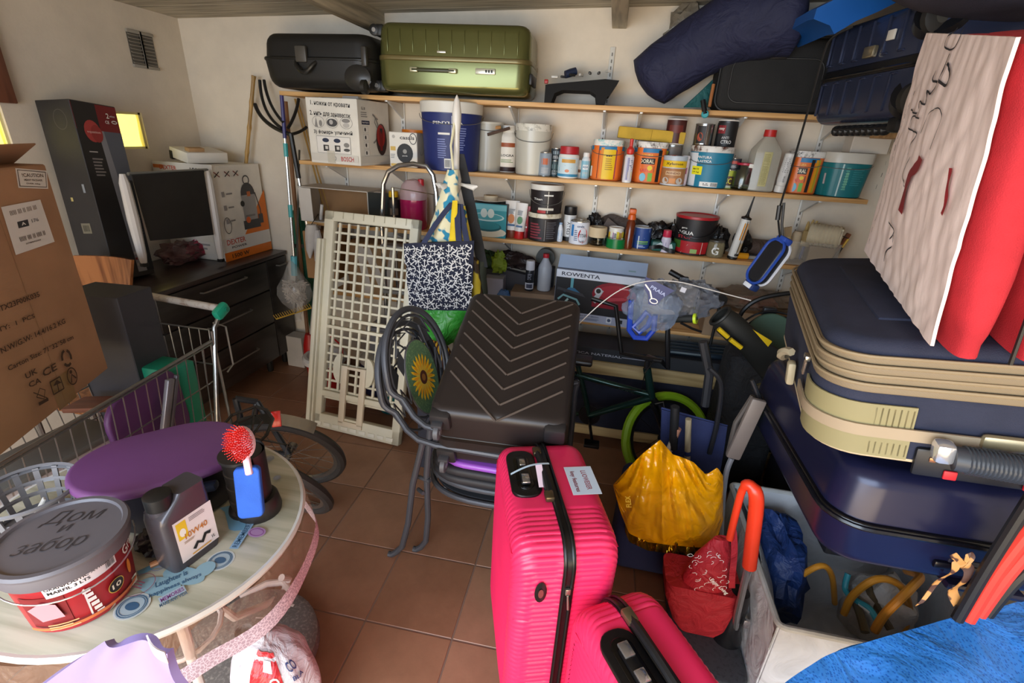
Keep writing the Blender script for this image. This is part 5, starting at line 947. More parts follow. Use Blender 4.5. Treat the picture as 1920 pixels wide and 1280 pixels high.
# things on the table
TZ = .7205
x, y = -.982, .543; t = thing('paint_bucket', 'red paint bucket with a grey lid and handwriting, nearest thing on the round table', 'bucket', (x, y, TZ)); t.scale = (.94, .94, .94)
G().lathe([(.088, 0), (.092, .004), (.105, .165)], P('A3232A', .35), n=40).out('body', t); gl_ = P('6A666B', .45)
G().lathe([(.104, .140), (.112, .140), (.114, .150), (.113, .168), (.117, .170), (.119, .176), (.115, .182), (.106, .182), (.103, .176), (.001, .176)], gl_, n=48).out('lid', t)
l = L(cyl=(0, 0, .082, .092, face(x, y), .105, .165)); l.rect(-.062, -.015, .07, .09, P('7E1A20')); l.rect(.085, .0, .07, .14, P('8E1A1E')); l.rect(.005, .045, .11, .034, P('E6DDE0'), 2); l.text('GRANPLASTIC XTREM', -.000, .052, .095, Kc, .008, 2); l.text('MARFIL 3 LTS', -.015, .040, .06, Kc, .008, 2); l.bars(.048, .045, .016, .02, Kc)
l.text('Gran', .10, .040, .045, Wc, .026, 15); l.rect(.0, -.02, .003, .08, P('D8D0CE'))
for i in range(6): l.rect(.003+.002*i, .012-.014*i, .012, .010, P('E0DCDA'))
l.circ(.048, -.022, .016, P('2A2422'), .018); l.ring(.048, -.022, .016, .0015, P('D9B24A'), .018); l.text('10', .048, -.022, .018, P('E8E0D0'), .013); l.circ(.082, -.008, .005, P('E0862A'), .02); l.poly([(-.085, .0), (-.06, .02), (-.04, .01), (-.035, -.03), (-.07, -.035)], P('C98A92')); l.rect(-.0, -.06, .20, .008, P('C96A3A')); l.poly([(.02, -.075), (.10, -.05), (.10, -.075)], P('C9C4B4')); l.lines(-.04, -.055, .05, .02, 3, P('D8A070')); l.out(t)
l = L(fr=((0, 0, .1765), (1, 0, 0), (0, 1, 0))); wo = Vector((x, y, TZ+.166)); uv = lambda a, b: tuple(q_/.94 for q_ in uvof(wo, (1, 0, 0), (0, 1, 0), a, b)); TXO[0] = -.012; mk = P('3A3638', .5)
for s_, a, b, h_ in (('Дом', (88, 975), (192, 962), .045), ('и', (112, 992), (132, 988), .02), ('забор', (25, 1035), (160, 1012), .045)):
    a_, b_ = Vector(uv(*a)), Vector(uv(*b)); c_ = (a_+b_)/2; l.text(s_, c_.x, c_.y, (b_-a_).length, mk, h_, math.degrees(math.atan2(b_.y-a_.y, b_.x-a_.x)), .3)
TXO[0] = .018; l.out(t, 'handwriting'); fa = R(face(x, y)); G().tube([(.117*math.cos(fa+k), .117*math.sin(fa+k), .142-.035*math.cos(k*.95)) for k in [(-1.55+3.1*i/20) for i in range(21)]], .0016, P('B9B4B4', .3, .7), 5).out('bail_handle', t)
# engine oil bottle
t = thing('oil_bottle', 'dark grey engine oil bottle with a white label and black cap', 'bottle', (-.862, .688, TZ), 78); om = P('4C484D', .3, .25); w, d, h = .112, .070, .205
g = G(); rings = []
for z, kx, cx in ((0, .94, 0), (.006, 1, 0), (.135, 1, 0), (.150, .97, .002), (.178, .62, .020), (.188, .55, .024)): rings.append([Vector((px_*kx+cx, py_*(1 if z < .16 else .86), z)) for px_, py_ in rr(w, d, .014, 4)])
g.loft(rings, om); g.out('body', t); g = G(); g.lathe([(.022, .140), (.024, .146), (.024, .166)], om, (-.030, 0, 0), 18); g.out('neck', t); G().lathe([(.0255, .165), (.026, .168), (.026, .196), (.023, .198)], K, (-.030, 0, 0), 24, fn=lambda a, z: 1+.02*math.cos(a*24)).out('cap', t)
l = L(fr=((.004, -d/2, .07), (1, 0, 0), (0, 0, 1))); l.rect(.004, .005, .088, .112, P('E4DADB')); l.rect(-.024, .032, .022, .046, P('E8C22A')); l.circ(-.024, .026, .007, Wc, .011); l.lines(.014, .048, .04, .012, 3, P('9a8a8a')); l.text('10W40', .004, .012, .052, P('C07A3A'), .016); l.lines(-.012, -.003, .03, .007, 2, P('b89a7a')); l.line([(-.01, -.034), (.0, -.022), (.01, -.03), (.02, -.014), (.032, -.018)], .009, Kc); l.rect(.006, -.044, .045, .003, P('D8A02A')); l.text('1L', .036, -.034, .008, Kc, .008); l.out(t)
l = L(fr=((-w/2, 0, .07), (0, -1, 0), (0, 0, 1)));
for i in range(4): l.rect(-.012, -.03+.022*i, .014, .0012, P('6a666c'))
l.out(t, 'level_marks')
# glass-cleaning caddy with brush
t = thing('cleaning_holder', 'black boot-shaped plastic holder with a blue sponge and a red bristle brush', 'holder', (-.812, .850, TZ), 0); bm_ = P('262220', .45)
g = G(); g.lathe([(.050, 0), (.052, .006), (.050, .014), (.043, .02), (.046, .05), (.043, .052), (.045, .09), (.043, .092), (.045, .13), (.043, .132), (.046, .165), (.050, .17), (.050, .178), (.001, .176)], bm_, (-.012, 0, 0), 32); g.lathe([(.054, 0), (.056, .01), (.050, .045), (.046, .05)], bm_, (.012, 0, 0), 28); g.out('holder', t)
g = G(); g.loft([[Vector(((.050+.0*z)*math.cos(a)-.004, .050*math.sin(a), z)) for a in [R(-25+12*i) for i in range(14)]] for z in (.03, .10, .17, .185)], bm_, (0, 0), wrap=False); g.out('back_plate', t)
g = G(); shell(g, .058, .130, 0, .022, .012, .005, P('2C62C8', .8, 0, 'cloth'), M=Matrix.Translation((.036, -.040, .105)) @ Euler((R(76), R(0), R(25))).to_matrix().to_4x4()); g.out('blue_sponge', t)
M = Matrix.Translation((.020, -.022, .228)) @ Euler((R(60), R(-14), R(20))).to_matrix().to_4x4(); g = G(); g.T = M; g.lathe([(.024, -.012), (.030, -.006), (.028, 0), (.001, .001)], P('E6B8BE', .4), n=24, sy=1.35); g.box((0, -.055, -.008), (.018, .05, .012), P('E6B8BE', .4), .005); g.out('brush_head', t)
g = G(); g.T = M
for i in range(150):
    r_ = .026*math.sqrt((i+.5)/150); a = i*2.39996; bx, by_ = r_*math.cos(a), r_*1.35*math.sin(a); g.tube([(bx, by_, 0), (bx*1.35, by_*1.3, .024)], [.0016, .0011], P('F0433A', .5), 5)
g.out('bristles', t, kind='stuff')
# purple stool seat
t = thing('stool_seat', 'purple round stool seat lying on a black base on the round table', 'stool', (-1.085, .865, TZ), (0, 0, 0)); 
g = G(); shell(g, .40, .30, .085, .112, .148, .013, P('74467C', .4), n=10, M=Euler((R(-2), R(3), R(52))).to_matrix().to_4x4()); g.out('seat', t)
g = G(); g.lathe([(.15, 0), (.155, .006), (.12, .03), (.06, .05), (.05, .09)], P('1E1D20', .4), (.03, -.01, 0), 32); g.out('base', t); G().box((.13, -.03, .05), (.09, .03, .022), P('2A3040', .3), .008, (0, -10, 20)).out('lever', t)
t = thing('rubber_glove', 'black crumpled rubber gloves beside the oil bottle', 'glove', (-.93, .64, TZ)); g = G(); blob(g, (-.005, .045, .018), (.055, .035, .020), P('17171A', .35, 0, 'crease'), .5, 14, 20, 12, 4, .1); g.out('glove', t); g = G(); g.bar((.022, -.01, .010), (.034, .006, .010), .008, P('B98A6A', .25, .7), 12); g.out('brass_ring', t)
t = thing('plastic_basket', 'grey plastic basket with clothes pegs at the left edge of the table', 'basket', (-1.262, .672, TZ), 0); gm = P('77777C', .4)
g = G(); n = 32
for i in range(n):
    a = 2*PI*i/n
    if i % 2 == 0: g.box((.088*math.cos(a), .088*math.sin(a), .06), (.004, .012, .10), gm, 0, (0, 10, math.degrees(a)))
g.out('wall_ribs', t, kind='stuff'); g = G()
for z, r_ in ((.012, .080), (.045, .084), (.075, .089)): g.lathe([(r_, z-.006), (r_+.003, z), (r_, z+.006), (r_-.002, z)], gm, n=32, cap=(0, 0))
g.lathe([(.002, .002), (.08, .002), (.08, .008), (.002, .008)], gm, n=32); g.out('bands', t); G().lathe([(.092, .104), (.100, .108), (.102, .114), (.098, .118), (.092, .114)], gm, n=36, cap=(0, 0)).out('rim', t)
for x, y, a in ((.02, -.01, 20), (.035, .01, -25), (-.02, .0, 60)):
    k = thing('clothes_peg', ['turquoise clothes peg in the grey basket', 'pale blue clothes peg in the grey basket', 'white clothes peg in the grey basket'][int((x > 0)+(x > .03))-0 if x > 0 else 2] if 0 else {.02: 'turquoise clothes peg lying in the grey basket', .035: 'pale blue clothes peg lying in the grey basket', -.02: 'white clothes peg lying in the grey basket'}[x], 'peg', (-1.262+x, .672+y, TZ+.012), (0, -55, a)); c_ = {.02: '4FB5B8', .035: '8FCAD6', -.02: 'E6E6E2'}[x]
    G().box((.030, .004, .003), (.06, .008, .006), P(c_, .4), .002).out('half', k); G().box((.030, -.005, .003), (.06, .008, .006), P(c_, .4), .002, (0, 0, 4)).out('half', k); G().lathe([(.004, -.008), (.004, .008)], P('AAAAAA', .3, .8), (.028, 0, .003), 8, rot=(90, 0, 0)).out('spring', k)
t = thing('folded_cloth', 'folded lilac vinyl sheet with a white strap at the bottom left', 'cloth', (0, 0, 0)); pts = [at(*p, y=q) for p, q in (((60, 1300), .36), ((195, 1203), .375), ((325, 1212), .38), ((352, 1300), .365))]
g = G(); A, B, Cc, D = pts; g.grid(lambda u, v: A.lerp(D, u).lerp(B.lerp(Cc, u), v)+Vector((0, .008*math.sin(u*9+v*3)-.012*(u > .45)*(u-.45), 0)), 20, 8, P('9C8AC2', .5), .012)
g.out('sheet', t); a = at(285, 1195, y=.362); b = at(318, 1225, y=.362); g = G(); g.grid(lambda u, v: (a.lerp(b, u)+Vector((.0, -.004-.004*math.sin(3*u), .012-.024*v))), 6, 2, P('EAE4EE', .4), .002); g.out('strap', t)
# floor: speckled parasol foot, bag
t = thing('umbrella_stand', 'round speckled grey concrete foot on the floor under the round table', 'base', (-1.0, .90, 0)); g = G(); g.lathe([(.22, 0), (.225, .01), (.22, .045), (.20, .055), (.03, .06), (.03, .12), (.026, .12), (.026, .06)], P('6A625C', .8, 0, 'dirty', h2='8F867C', sc=90), n=40); g.out('foot', t)
x, y = -.745, .735; t = thing('charcoal_bag', 'crumpled red and white printed bag on the floor beside the table leg', 'bag', (x, y, 0)); g = G(); rings = []
def bagp(a, f, o=0):
    r_ = (.078+.030*math.sin(PI*min(1, f*1.1))**.7)*(1 if f < .8 else math.sqrt(max(.02, 1-((f-.8)/.2)**2)))+o
    return Vector((r_*1.08*math.cos(a)*(1+.12*noise.noise(Vector((math.cos(a)*2, math.sin(a)*2, f*4)))), r_*.85*math.sin(a)*(1+.12*noise.noise(Vector((math.cos(a)*3, math.sin(a)*3, f*5+7)))), .41*f-.02*math.cos(a)*f))
for i in range(21): rings.append([bagp(2*PI*k/44, i/20) for k in range(44)])
g.loft(rings, P('C9C2C6', .4, 0, 'crease')); g.out('bag', t)
class BG(L):
    def p(s, u, v): return bagp(R(-62)+u/.10, min(.985, v/.41), .0015+s.k*.0004)
l = BG(cyl=(0, 0, 0, 1, 0), seg=.008)
for i in range(15): l.rect(-.012, .08+i*.022, .085, .0225, P('C4262E', .35, 0, 'crease')); l.k -= 1
l.k += 1; l.rect(-.005, .375, .028, .022, P('E9E2E2')); l.text('CAMLAN', .010, .295, .12, Wc, .024, -90); l.text('BLAKO', -.030, .30, .075, Wc, .016, -90); l.text('CO', .072, .365, .035, P('2A3A6A'), .022); l.text('BLA', .076, .335, .035, P('2A3A6A'), .014); l.out(t)
# bicycle lying against the wall side: two wheels, rack, mudguard
t = thing('bicycle', 'black bicycle leaning over behind the round table with rack and red reflector', 'bicycle', (0, 0, 0)); tr = P('33302E', .6); rm = P('8E8A84', .25, .8)
def bwheel(par, c, n_, r, tw, tm, rmm, spokes=20, nm='wheel', rimr=.88):
    n_ = Vector(n_).normalized(); u = n_.cross(Vector((0, 0, 1))).normalized(); v = n_.cross(u); c = Vector(c)
    pt = lambda rr__, a, o=0: c+u*rr__*math.cos(a)+v*rr__*math.sin(a)+n_*o
    g = G(); g.tube([pt(r-tw, 2*PI*i/48) for i in range(48)], tw, tm, 8, True); w_ = g.out('tyre', par); g = G(); g.loft([[pt(q, 2*PI*i/48, o) for i in range(48)] for q, o in ((r-tw*1.7, -.009), (r-tw*2.6, -.006), (r-tw*2.6, .006), (r-tw*1.7, .009))], rmm, (0, 0)); g.out('rim', w_)
    g = G(); g.bar(c-n_*.04, c+n_*.04, .012, rmm, 10); g.bar(c-n_*.055, c-n_*.035, .022, rmm, 12); g.out('hub', w_); g = G()
    for i in range(spokes): a = 2*PI*i/spokes; g.bar(pt(.016, a+1.2*(-1)**i, .03*(-1)**i), pt(r-tw*2.2, a), .0012, rmm, 4)
    g.out('spokes', w_, kind='stuff'); return w_, pt
def nrm(th, ph): th, ph = R(th), R(ph); return (math.cos(ph)*math.cos(th), math.cos(ph)*math.sin(th), math.sin(ph))
nA = Vector(nrm(-78.8, -22.4)); wA, pA = bwheel(t, (-1.31, 1.627, .242), nA, .26, .022, tr, rm)
wB, pB = bwheel(t, (-1.246, 1.440, .236), nrm(-93.7, -26.5), .26, .022, tr, rm)
G().box(tuple(pA(.165, -.35, .0)), (.045, .008, .018), P('E0701A', .3), .003, (20, 0, 10)).out('spoke_reflector', t, label='orange spoke reflector')
g = G(); a0 = -PI/2
def arc(f0, f1, r_, o, n=12): return [pA(r_, f0+(f1-f0)*i/n, o) for i in range(n+1)]
top = max(range(72), key=lambda i: pA(.26, 2*PI*i/72).z)*2*PI/72; sg = 1 if pA(.26, top+.5).x > pA(.26, top).x else -1
g.loft([arc(top-sg*.9, top+sg*.62, .285, o) for o in (-.026, -.012, .0, .012, .026)], P('1E1C1A', .4), (0, 0), wrap=False); g.out('mudguard', t); g = G(); g.loft([arc(top+sg*.1, top+sg*.66, .289, o, 8) for o in (-.028, -.01, .01, .028)], P('C9C6C2', .15, .9), (0, 0), wrap=False); g.out('chrome_strip', t)
g = G(); e1 = at(516, 770, z=.60); g.box(tuple(at(518, 785, z=.56)), (.035, .014, .065), P('C62A22', .25), .003, (-20, 0, 30)); g.out('tail_reflector', t, label='red tail reflector')
g = G(); z = .60; q = lambda a, b, zz=.60: at(a, b, z=zz)
g.tube([q(405, 812), q(435, 778), q(480, 762), q(500, 768), q(512, 785), q(500, 815), q(480, 835)], .006, P('26231F', .4), 6); g.tube([q(430, 800), q(480, 778), q(492, 790), q(470, 820)], .004, P('26231F', .4), 6); g.bar(q(448, 772), q(445, 795), .004, P('26231F', .4), 6); g.bar(q(478, 765), q(470, 820), .004, P('26231F', .4), 6)
g.bar(q(470, 820), pA(.02, 0, -.05), .004, P('26231F', .4), 6); g.out('rack', t)
hub = pA(0, 0, 0); g = G(); dirw = (pA(.26, top-sg*PI/2)-hub).normalized(); bb = hub+dirw*.20+Vector((0, .02, .0)); st = bb+Vector((.02, .08, .22)); fk = hub+dirw*.24+Vector((0, .05, .26))
for a, b in ((hub, bb), (hub, st), (bb, st), (bb, fk), (st, fk)): g.bar(a, b, .014, P('25272C', .35), 10)
g.out('frame', t)
# orphan corner: poles, rake, mop
t = thing('mop', 'turquoise-jointed mop hanging head down in a clear plastic bag beside the dresser', 'mop', (0, 0, 0)); A, B = at(528, 178, y=2.80), at(551, 480, y=2.72)
G().tube([A, A.lerp(B, .25)], .011, P('3A3470', .4), 8).out('grip', t); G().tube([A.lerp(B, .25), B], .0085, P('B9B5AE', .25, .8), 8).out('pole', t)
for k in (.28, .66): G().tube([A.lerp(B, k), A.lerp(B, k+.08)], .013, P('3FA8A8', .4), 8).out('joint', t)
hc = at(553, 545, y=2.70); g = G(); g.tube([B, B+(hc-B)*.55], .02, P('5FB4C0', .4), 8); g.out('head_socket', t); g = G()
for i in range(90):
    a = rnd.random()*2*PI; b = rnd.random(); p0 = hc+Vector((.02*math.cos(a), .02*math.sin(a), .05)); pp = [p0]
    for k in range(3): pp.append(hc+Vector(((rnd.random()-.5)*.15*(1-.1*k), (rnd.random()-.5)*.11, .045-.05*k+(rnd.random()-.5)*.05)))
    g.tube(pp, .004, P('CFC2B4', .9), 5)
g.out('mop_strands', t, kind='stuff')
g = G(); prof = [(.012, .20), (.03, .17), (.06, .10), (.10, .03), (.105, -.02), (.085, -.07), (.045, -.12), (.018, -.17), (.02, -.21)]; g.lathe(prof, P('D5D2CC', .12, 0, 'film', al=.3), tuple(hc), 28, cap=(0, 0), fn=lambda a, z: 1+.06*math.sin(a*7+z*30)); g.out('plastic_bag', t)
t = thing('bamboo_cane', 'bamboo cane standing in the corner behind the vacuum box', 'cane', (0, 0, 0)); A, B = at(476, 142, y=2.93), at(462, 300, y=2.93); B = A+(B-A)*2.0; g = G(); pts = [A.lerp(B, i/40) for i in range(41)]; g.tube(pts, [.011 if i % 6 else .014 for i in range(41)], P('B08A4A', .5, 0, 'wood3'), 8); g.out('cane', t)
t = thing('broom_handle', 'brown wooden pole standing between the mop and the aluminium pole', 'pole', (0, 0, 0)); A = at(535, 190, y=2.86); B = at(558, 430, y=2.84); B = A+(B-A)*((A.z-.02)/(A.z-B.z)); G().tube([A, B], .013, P('8E6440', .6, 0, 'wood3'), 8).out('pole', t)
t = thing('garden_fork', 'black curved-tine fork head on an aluminium pole hanging in the corner', 'fork', (0, 0, 0)); A = at(545, 250, y=2.76); B = at(562, 345, y=2.76); B = A+(B-A)*((A.z-.05)/(A.z-B.z)); C1 = A.lerp(B, .16); G().tube([A, C1], .014, K, 8).out('socket', t); G().tube([C1, B], .010, P('B5B2AC', .25, .85), 8).out('pole', t)
for k, (p0, p1, p2) in enumerate((((487, 150), (490, 215), (528, 240)), ((495, 150), (502, 200), (532, 230)), ((478, 195), (490, 235), (545, 252)), ((560, 185), (556, 215), (540, 240)), ((575, 238), (565, 248), (545, 252)))):
    a, b, c = at(*p0, y=2.90), at(*p1, y=2.86), at(*p2, y=2.78); G().tube([(a*(1-q_)**2+b*2*q_*(1-q_)+c*q_*q_) for q_ in [i/10 for i in range(11)]], .009 if k != 2 else .012, K, 8).out('tine', t)
t = thing('bamboo_cane', 'thin bamboo stakes leaning behind the large white box', 'cane', (0, 0, 0)); g = G(); A, B = at(553, 185, y=2.95), at(592, 330, y=2.95); B = A+(B-A)*1.6; g.tube([A, B], .006, P('A8823F', .5), 6); g.tube([A+Vector((.015, 0, 0)), B+Vector((.03, 0, 0))], .005, P('A8823F', .5), 6); g.out('stakes', t)
t = thing('parasol', 'closed dark green parasol leaning behind the broom handles', 'parasol', (0, 0, 0)); A = at(556, 405, y=2.93); g = G(); g.lathe([(.012, .06), (.03, .04), (.06, -.1), (.062, -.35), (.05, -.55), (.02, -.62), (.015, -A.z+.02)], P('1E5A3E', .8, 0, 'crease'), (A.x+.03, A.y-.02, A.z), 24, fn=lambda a, z: 1+.12*math.sin(a*6)); g.out('canopy', t); G().lathe([(.066, -.012), (.066, .012)], K, (A.x+.03, A.y-.02, A.z-.18), 24).out('tie_strap', t)
t = thing('rake', 'yellow leaf rake head hanging below the bagged mop', 'rake', (0, 0, 0)); A, B = at(518, 598, y=2.62), at(584, 577, y=2.70); g = G(); g.tube([A, B], .005, P('C9A03A', .5), 6)
for i in range(17): p = A.lerp(B, i/16); g.tube([p, p+Vector((-.01, -.01, .03))], .0025, P('C9A03A', .5), 5)
g.out('rake_head', t); G().tube([A.lerp(B, .55), A.lerp(B, .55)+Vector((.03, .2, 1.0))], .006, P('4A463E', .4), 6).out('stem', t)
t = thing('mop_bucket', 'red bucket with a white wringer basket on the floor by the dresser', 'bucket', (at(608, 735, z=0).x, 2.62, 0)); G().lathe([(.095, 0), (.10, .004), (.125, .24), (.121, .24), (.096, .01)], P('A3201E', .35), n=32, cap=(1, 0)).out('body', t); G().lathe([(.125, .215), (.138, .22), (.140, .25), (.128, .262), (.110, .262), (.09, .235), (.03, .23)], P('D2D2D4', .35), n=32, cap=(0, 1)).out('wringer', t)
for i in range(6): a = PI*.6+PI*i/6*1.3; G().box((.055*math.cos(a), .055*math.sin(a), .2345), (.02, .012, .003), K).out('drain_slot', t)
G().tube([(-.13, 0, .235), (-.10, .06, .31), (.0, .10, .35), (.1, .06, .31), (.13, 0, .235)], .006, P('C2282A', .4), 6).out('bucket_handle', t)
t = thing('mop', 'white handled mop with a red head standing behind the red bucket', 'mop', (0, 0, 0)); A, B = at(590, 545, y=2.80), at(582, 640, y=2.80); G().tube([A+(A-B)*1.5, B], .010, P('D2CEC8', .35), 8).out('pole', t); g = G(); g.lathe([(.03, .06), (.05, -.02), (.055, -.10)], P('B0201F', .4), tuple(B), 16); g.out('mop_head', t)
cartonbox('cardboard_box', 'flattened brown carton with drawings on the floor behind the red bucket', 'box', (at(560, 650, y=2.93).x+.02, 2.90, .002), -4, .14, .10, .24, P('B5ADA4', .6, 0, 'card'))
def smooth(ps, n=6):
    o = []
    for i in range(len(ps)-1):
        p0, p1, p2, p3 = ps[max(i-1, 0)], ps[i], ps[i+1], ps[min(i+2, len(ps)-1)]
        for k in range(n): s_ = k/n; o.append(.5*((2*p1)+(p2-p0)*s_+(2*p0-5*p1+4*p2-p3)*s_**2+(3*p1-p0-3*p2+p3)*s_**3))
    return o+[ps[-1]]
# ================================================================ MIDDLE
# lattice racks
t = thing('lattice_rack', 'cream plastic lattice bed rack leaning upright against the shelves', 'rack', (-1.27, 2.335, .611), (-14.9, -.3, -6.5)); cp = P('DAD5C0', .45); w, h = .589, 1.264
g = G()
for c, d in (((-w/2+.032, 0, .0), (.064, .045, h)), ((w/2-.026, 0, 0), (.052, .045, h)), ((0, 0, h/2-.028), (w, .045, .056)), ((0, 0, -h/2+.045), (w, .045, .09))): g.box(c, d, cp, .008)
g.out('frame', t)
g = G(); g.box((-w/2-.012, -.02, -.07), (.028, .05, h*.86), cp, .008); g.box((-w/2+.018, -.03, -.07), (.012, .03, h*.86), cp, .004); g.out('hinge_post', t)
for i in range(8):
    x = -w/2+.094+i*.0585; G().box((x, 0, .09), (.014, .014, h-.30), cp, .002, seg=1).out('slat', t)
for i in range(19):
    z = h/2-.115-i*.0535
    if abs(i-9.5) > .6: G().box((0, .004, z), (w-.12, .010, .013), cp, .002, seg=1).out('crossbar', t)
    else: G().box((0, -.006, z), (w-.09, .03, .018), cp, .003).out('crossbar', t)
g = G(); g.box((0, -.005, -h/2+.215), (w-.11, .03, .034), cp, .004); g.out('lower_rail', t)
g = G()
for x in (-.088, .035): g.box((x, -.022, -.40), (.038, .02, .345), P('DDD0BA', .5), .004)
g.box((-.026, -.022, -.572), (.16, .02, .032), P('DDD0BA', .5), .004); g.box((-.026, -.022, -.238), (.15, .016, .016), P('DDD0BA', .5), .004); g.out('latch_frame', t)
for x, s_ in ((-.112, -1), (.060, 1)):
    g = G(); n = 12; pts = [(x, -.03, -.245+.085*math.cos(PI*i/n)) if 0 else (x+s_*.048*math.sin(PI*i/n), -.03, -.245+.085*math.cos(PI*i/n)) for i in range(n+1)]; g.add([(a, -.022, c) for a, b, c in pts]+[(a, -.036, c) for a, b, c in pts], [tuple(range(n+1)), tuple(range(2*n+1, n, -1))]+[(i, n+1+i, n+2+i, i+1) for i in range(n)], cp); g.out('half_disc', t)
g = G()
for i in range(9): g.box((-w/2+.05+i*.06, -.024, -h/2+.028), (.045, .006, .024), P('E6E2D2', .4), .003)
g.out('foot_pads', t, kind='stuff'); g = G()
for i in range(8): g.box((-w/2+.06+i*.065, -.024, h/2-.02), (.004, .004, .035), P('B7B09A', .5))
g.out('top_notches', t, kind='stuff')
# chrome hand truck arch
t = thing('step_ladder', 'chrome tube step ladder standing behind the lattice rack', 'ladder', (0, 0, 0)); cr = P('A9A8A6', .22, .9)
q = [at(*p, y=2.60) for p in ((716, 420), (719, 345), (728, 322), (748, 310), (775, 307), (800, 312), (812, 328), (818, 360), (822, 420))]
a, b = q[0]+Vector((0, 0, -.9)), q[-1]+Vector((0, 0, -.9)); G().tube([a]+q+[b], .013, cr, 10).out('front_frame', t)
for k in (.25, .55, .85): m_ = a.lerp(q[0], k); n_ = b.lerp(q[-1], k); G().box(tuple((m_+n_)/2), ((n_-m_).length, .08, .02), P('8f8f8d', .4, .6), .003).out('step', t)
G().tube([Vector((a.x+.02, 2.74, .02)), q[1]+Vector((.03, .05, -.02)), q[7]+Vector((-.03, .05, -.02)), Vector((b.x-.02, 2.74, .02))], .009, cr, 8).out('rear_frame', t)
# open white carton
o = at(560, 347, y=2.745); e = at(684, 357, y=2.745); w = e.x-o.x+.03; t = thing('open_carton', 'open white flat carton with a brown inside on the middle shelf', 'box', ((o.x+e.x)/2+.012, 2.845, Z3+.001), -2); wm = P('BDB8AE', .5); br_ = P('A07850', .8, 0, 'card'); h = .205; d = .22
g = G()
for c, s_ in (((0, 0, h), (w, d, .005)), ((0, 0, .003), (w, d, .005)), ((-w/2, 0, h/2), (.005, d, h)), ((w/2, 0, h/2), (.005, d, h))): g.box(c, s_, wm)
g.out('box_body', t); G().box((0, d/2-.01, h/2), (w-.01, .004, h-.01), br_).out('brown_lining', t); g = G(); g.box((-w/2+.045, -d/2-.002, h/2), (.09, .004, h-.01), P('D9D4CC', .5), 0, (0, 0, -6)); g.out('flap', t)
g = G(); g.add([(w/2, -d/2, 0), (w/2+.10, -d/2+.12, .01), (w/2+.12, -d/2+.12, h*.95), (w/2, -d/2, h)], [(0, 1, 2, 3)], P('2E322F', .5)); g.out('dark_flap', t)
G().box((.05, -.03, .03), (.24, .10, .04), K, .008).out('black_tray', t)
# pink jug, bottles on left of middle shelf
x, y, r, h = spot(776, 434, 335, 47, Z3); t = thing('plastic_jug', 'translucent jug half full of pink liquid behind the lattice rack', 'bottle', (x, y, Z3)); fn = lambda a, z: 1/max(abs(math.cos(a)), abs(math.sin(a)))**.4*.95
G().lathe([(r*.95, 0), (r, .006), (r, h*.60), (r*1.0, h*.60+.001)], P('A81E50', .15), n=28, fn=fn).out('liquid', t); G().lathe([(r*1.0, h*.60), (r*1.02, h*.72), (r*.85, h*.88), (r*.55, h*.97), (.002, h)], P('D9B9BE', .2, al=.55), n=28, fn=fn, cap=(0, 0)).out('body', t); G().lathe([(.018, h*.86), (.020, h*.9), (.018, h*1.0), (.002, h*1.01)], P('B8262E', .4), (r*.6, 0, 0), 14).out('cap', t)
bottle('black bottle with a white cap left of the chrome ladder', 711, 425, 360, 22, Z3, '202022', 'E6E2DA', capr=.7, caph=.16, sh=.86, art=canart('1C1C1E', '3A5A7A', 'mpx', 'E0E0E0'))
bottle('dark bottle with a yellow cap between the chrome ladder tubes', 739, 427, 358, 22, Z3, '2A2622', 'E2B51E', capr=.7, caph=.16, sh=.86, art=canart('26221F', '6A5A4A'))
# white pole stand
t = thing('coat_stand', 'white coat stand pole with pointed hooks hung with bags', 'stand', (at(856, 300, y=2.30).x, 2.30, 0)); wp = P('E0DCD4', .35)
g = G(); g.lathe([(.014, .05), (.014, 1.66), (.020, 1.70), (.021, 1.74), (.014, 1.79), (.002, 1.815)], wp, n=16); g.out('pole', t); G().lathe([(.16, 0), (.165, .01), (.12, .03), (.02, .05)], wp, n=28).out('foot', t)
for z, a in ((1.44, -20), (1.43, 160), (1.16, 200), (1.16, 20), (1.44, 250)):
    c, s_ = math.cos(R(a)), math.sin(R(a)); G().tube([(.01*c, .01*s_, z), (.05*c, .05*s_, z-.005), (.08*c, .08*s_, z-.008), (.10*c, .10*s_, z-.01), (.125*c, .125*s_, z-.002)], [.008, .008, .012, .015, .004], wp, 10).out('hook', t)
G().lathe([(.018, 1.40), (.024, 1.43), (.024, 1.46), (.016, 1.50)], wp, n=16).out('collar', t)
def sheetbag(name, label, pts, y, mat, th=.05, amp=.012, z_extra=None, seed=0, nu=14, nv=14, cat='bag'):
    "cloth bag hanging: outline corners TL TR BR BL in photo pixels at depth y, bulging front and back"
    A, B, Cc, D = [at(*p, y=y) for p in pts]; t = thing(name, label, cat, (0, 0, 0)); g = G(); rings = []
    for j in range(nv+1):
        v = j/nv; l_ = A.lerp(D, v); r_ = B.lerp(Cc, v); ring = []
        for k in range(2*nu):
            f = k/nu if k < nu else 2-k/nu; s_ = -1 if k < nu else 1; b = th*math.sin(PI*min(max(f, .001), .999))**.6*(.35+.65*math.sin(PI*min(v*.9+.05, 1)))
            p = l_.lerp(r_, f)+Vector((0, s_*b, 0)); p += Vector((.3, 1, .3))*amp*noise.noise(Vector((p.x*14+seed, s_*3, p.z*14))); ring.append(p)
        rings.append(ring)
    g.loft(rings, mat); g.out('bag_body', t, 50); return t, A, B, Cc, D
t, A, B, Cc, D = sheetbag('tote_bag', 'navy cotton tote bag printed all over with white anchors and ship wheels', ((757, 456), (889, 451), (883, 582), (768, 578)), 2.17, P('1E2236', .9, 0, 'cloth'), .028, .008)
nv_ = P('232B4A', .8, 0, 'cloth'); top = at(853, 378, y=2.20)
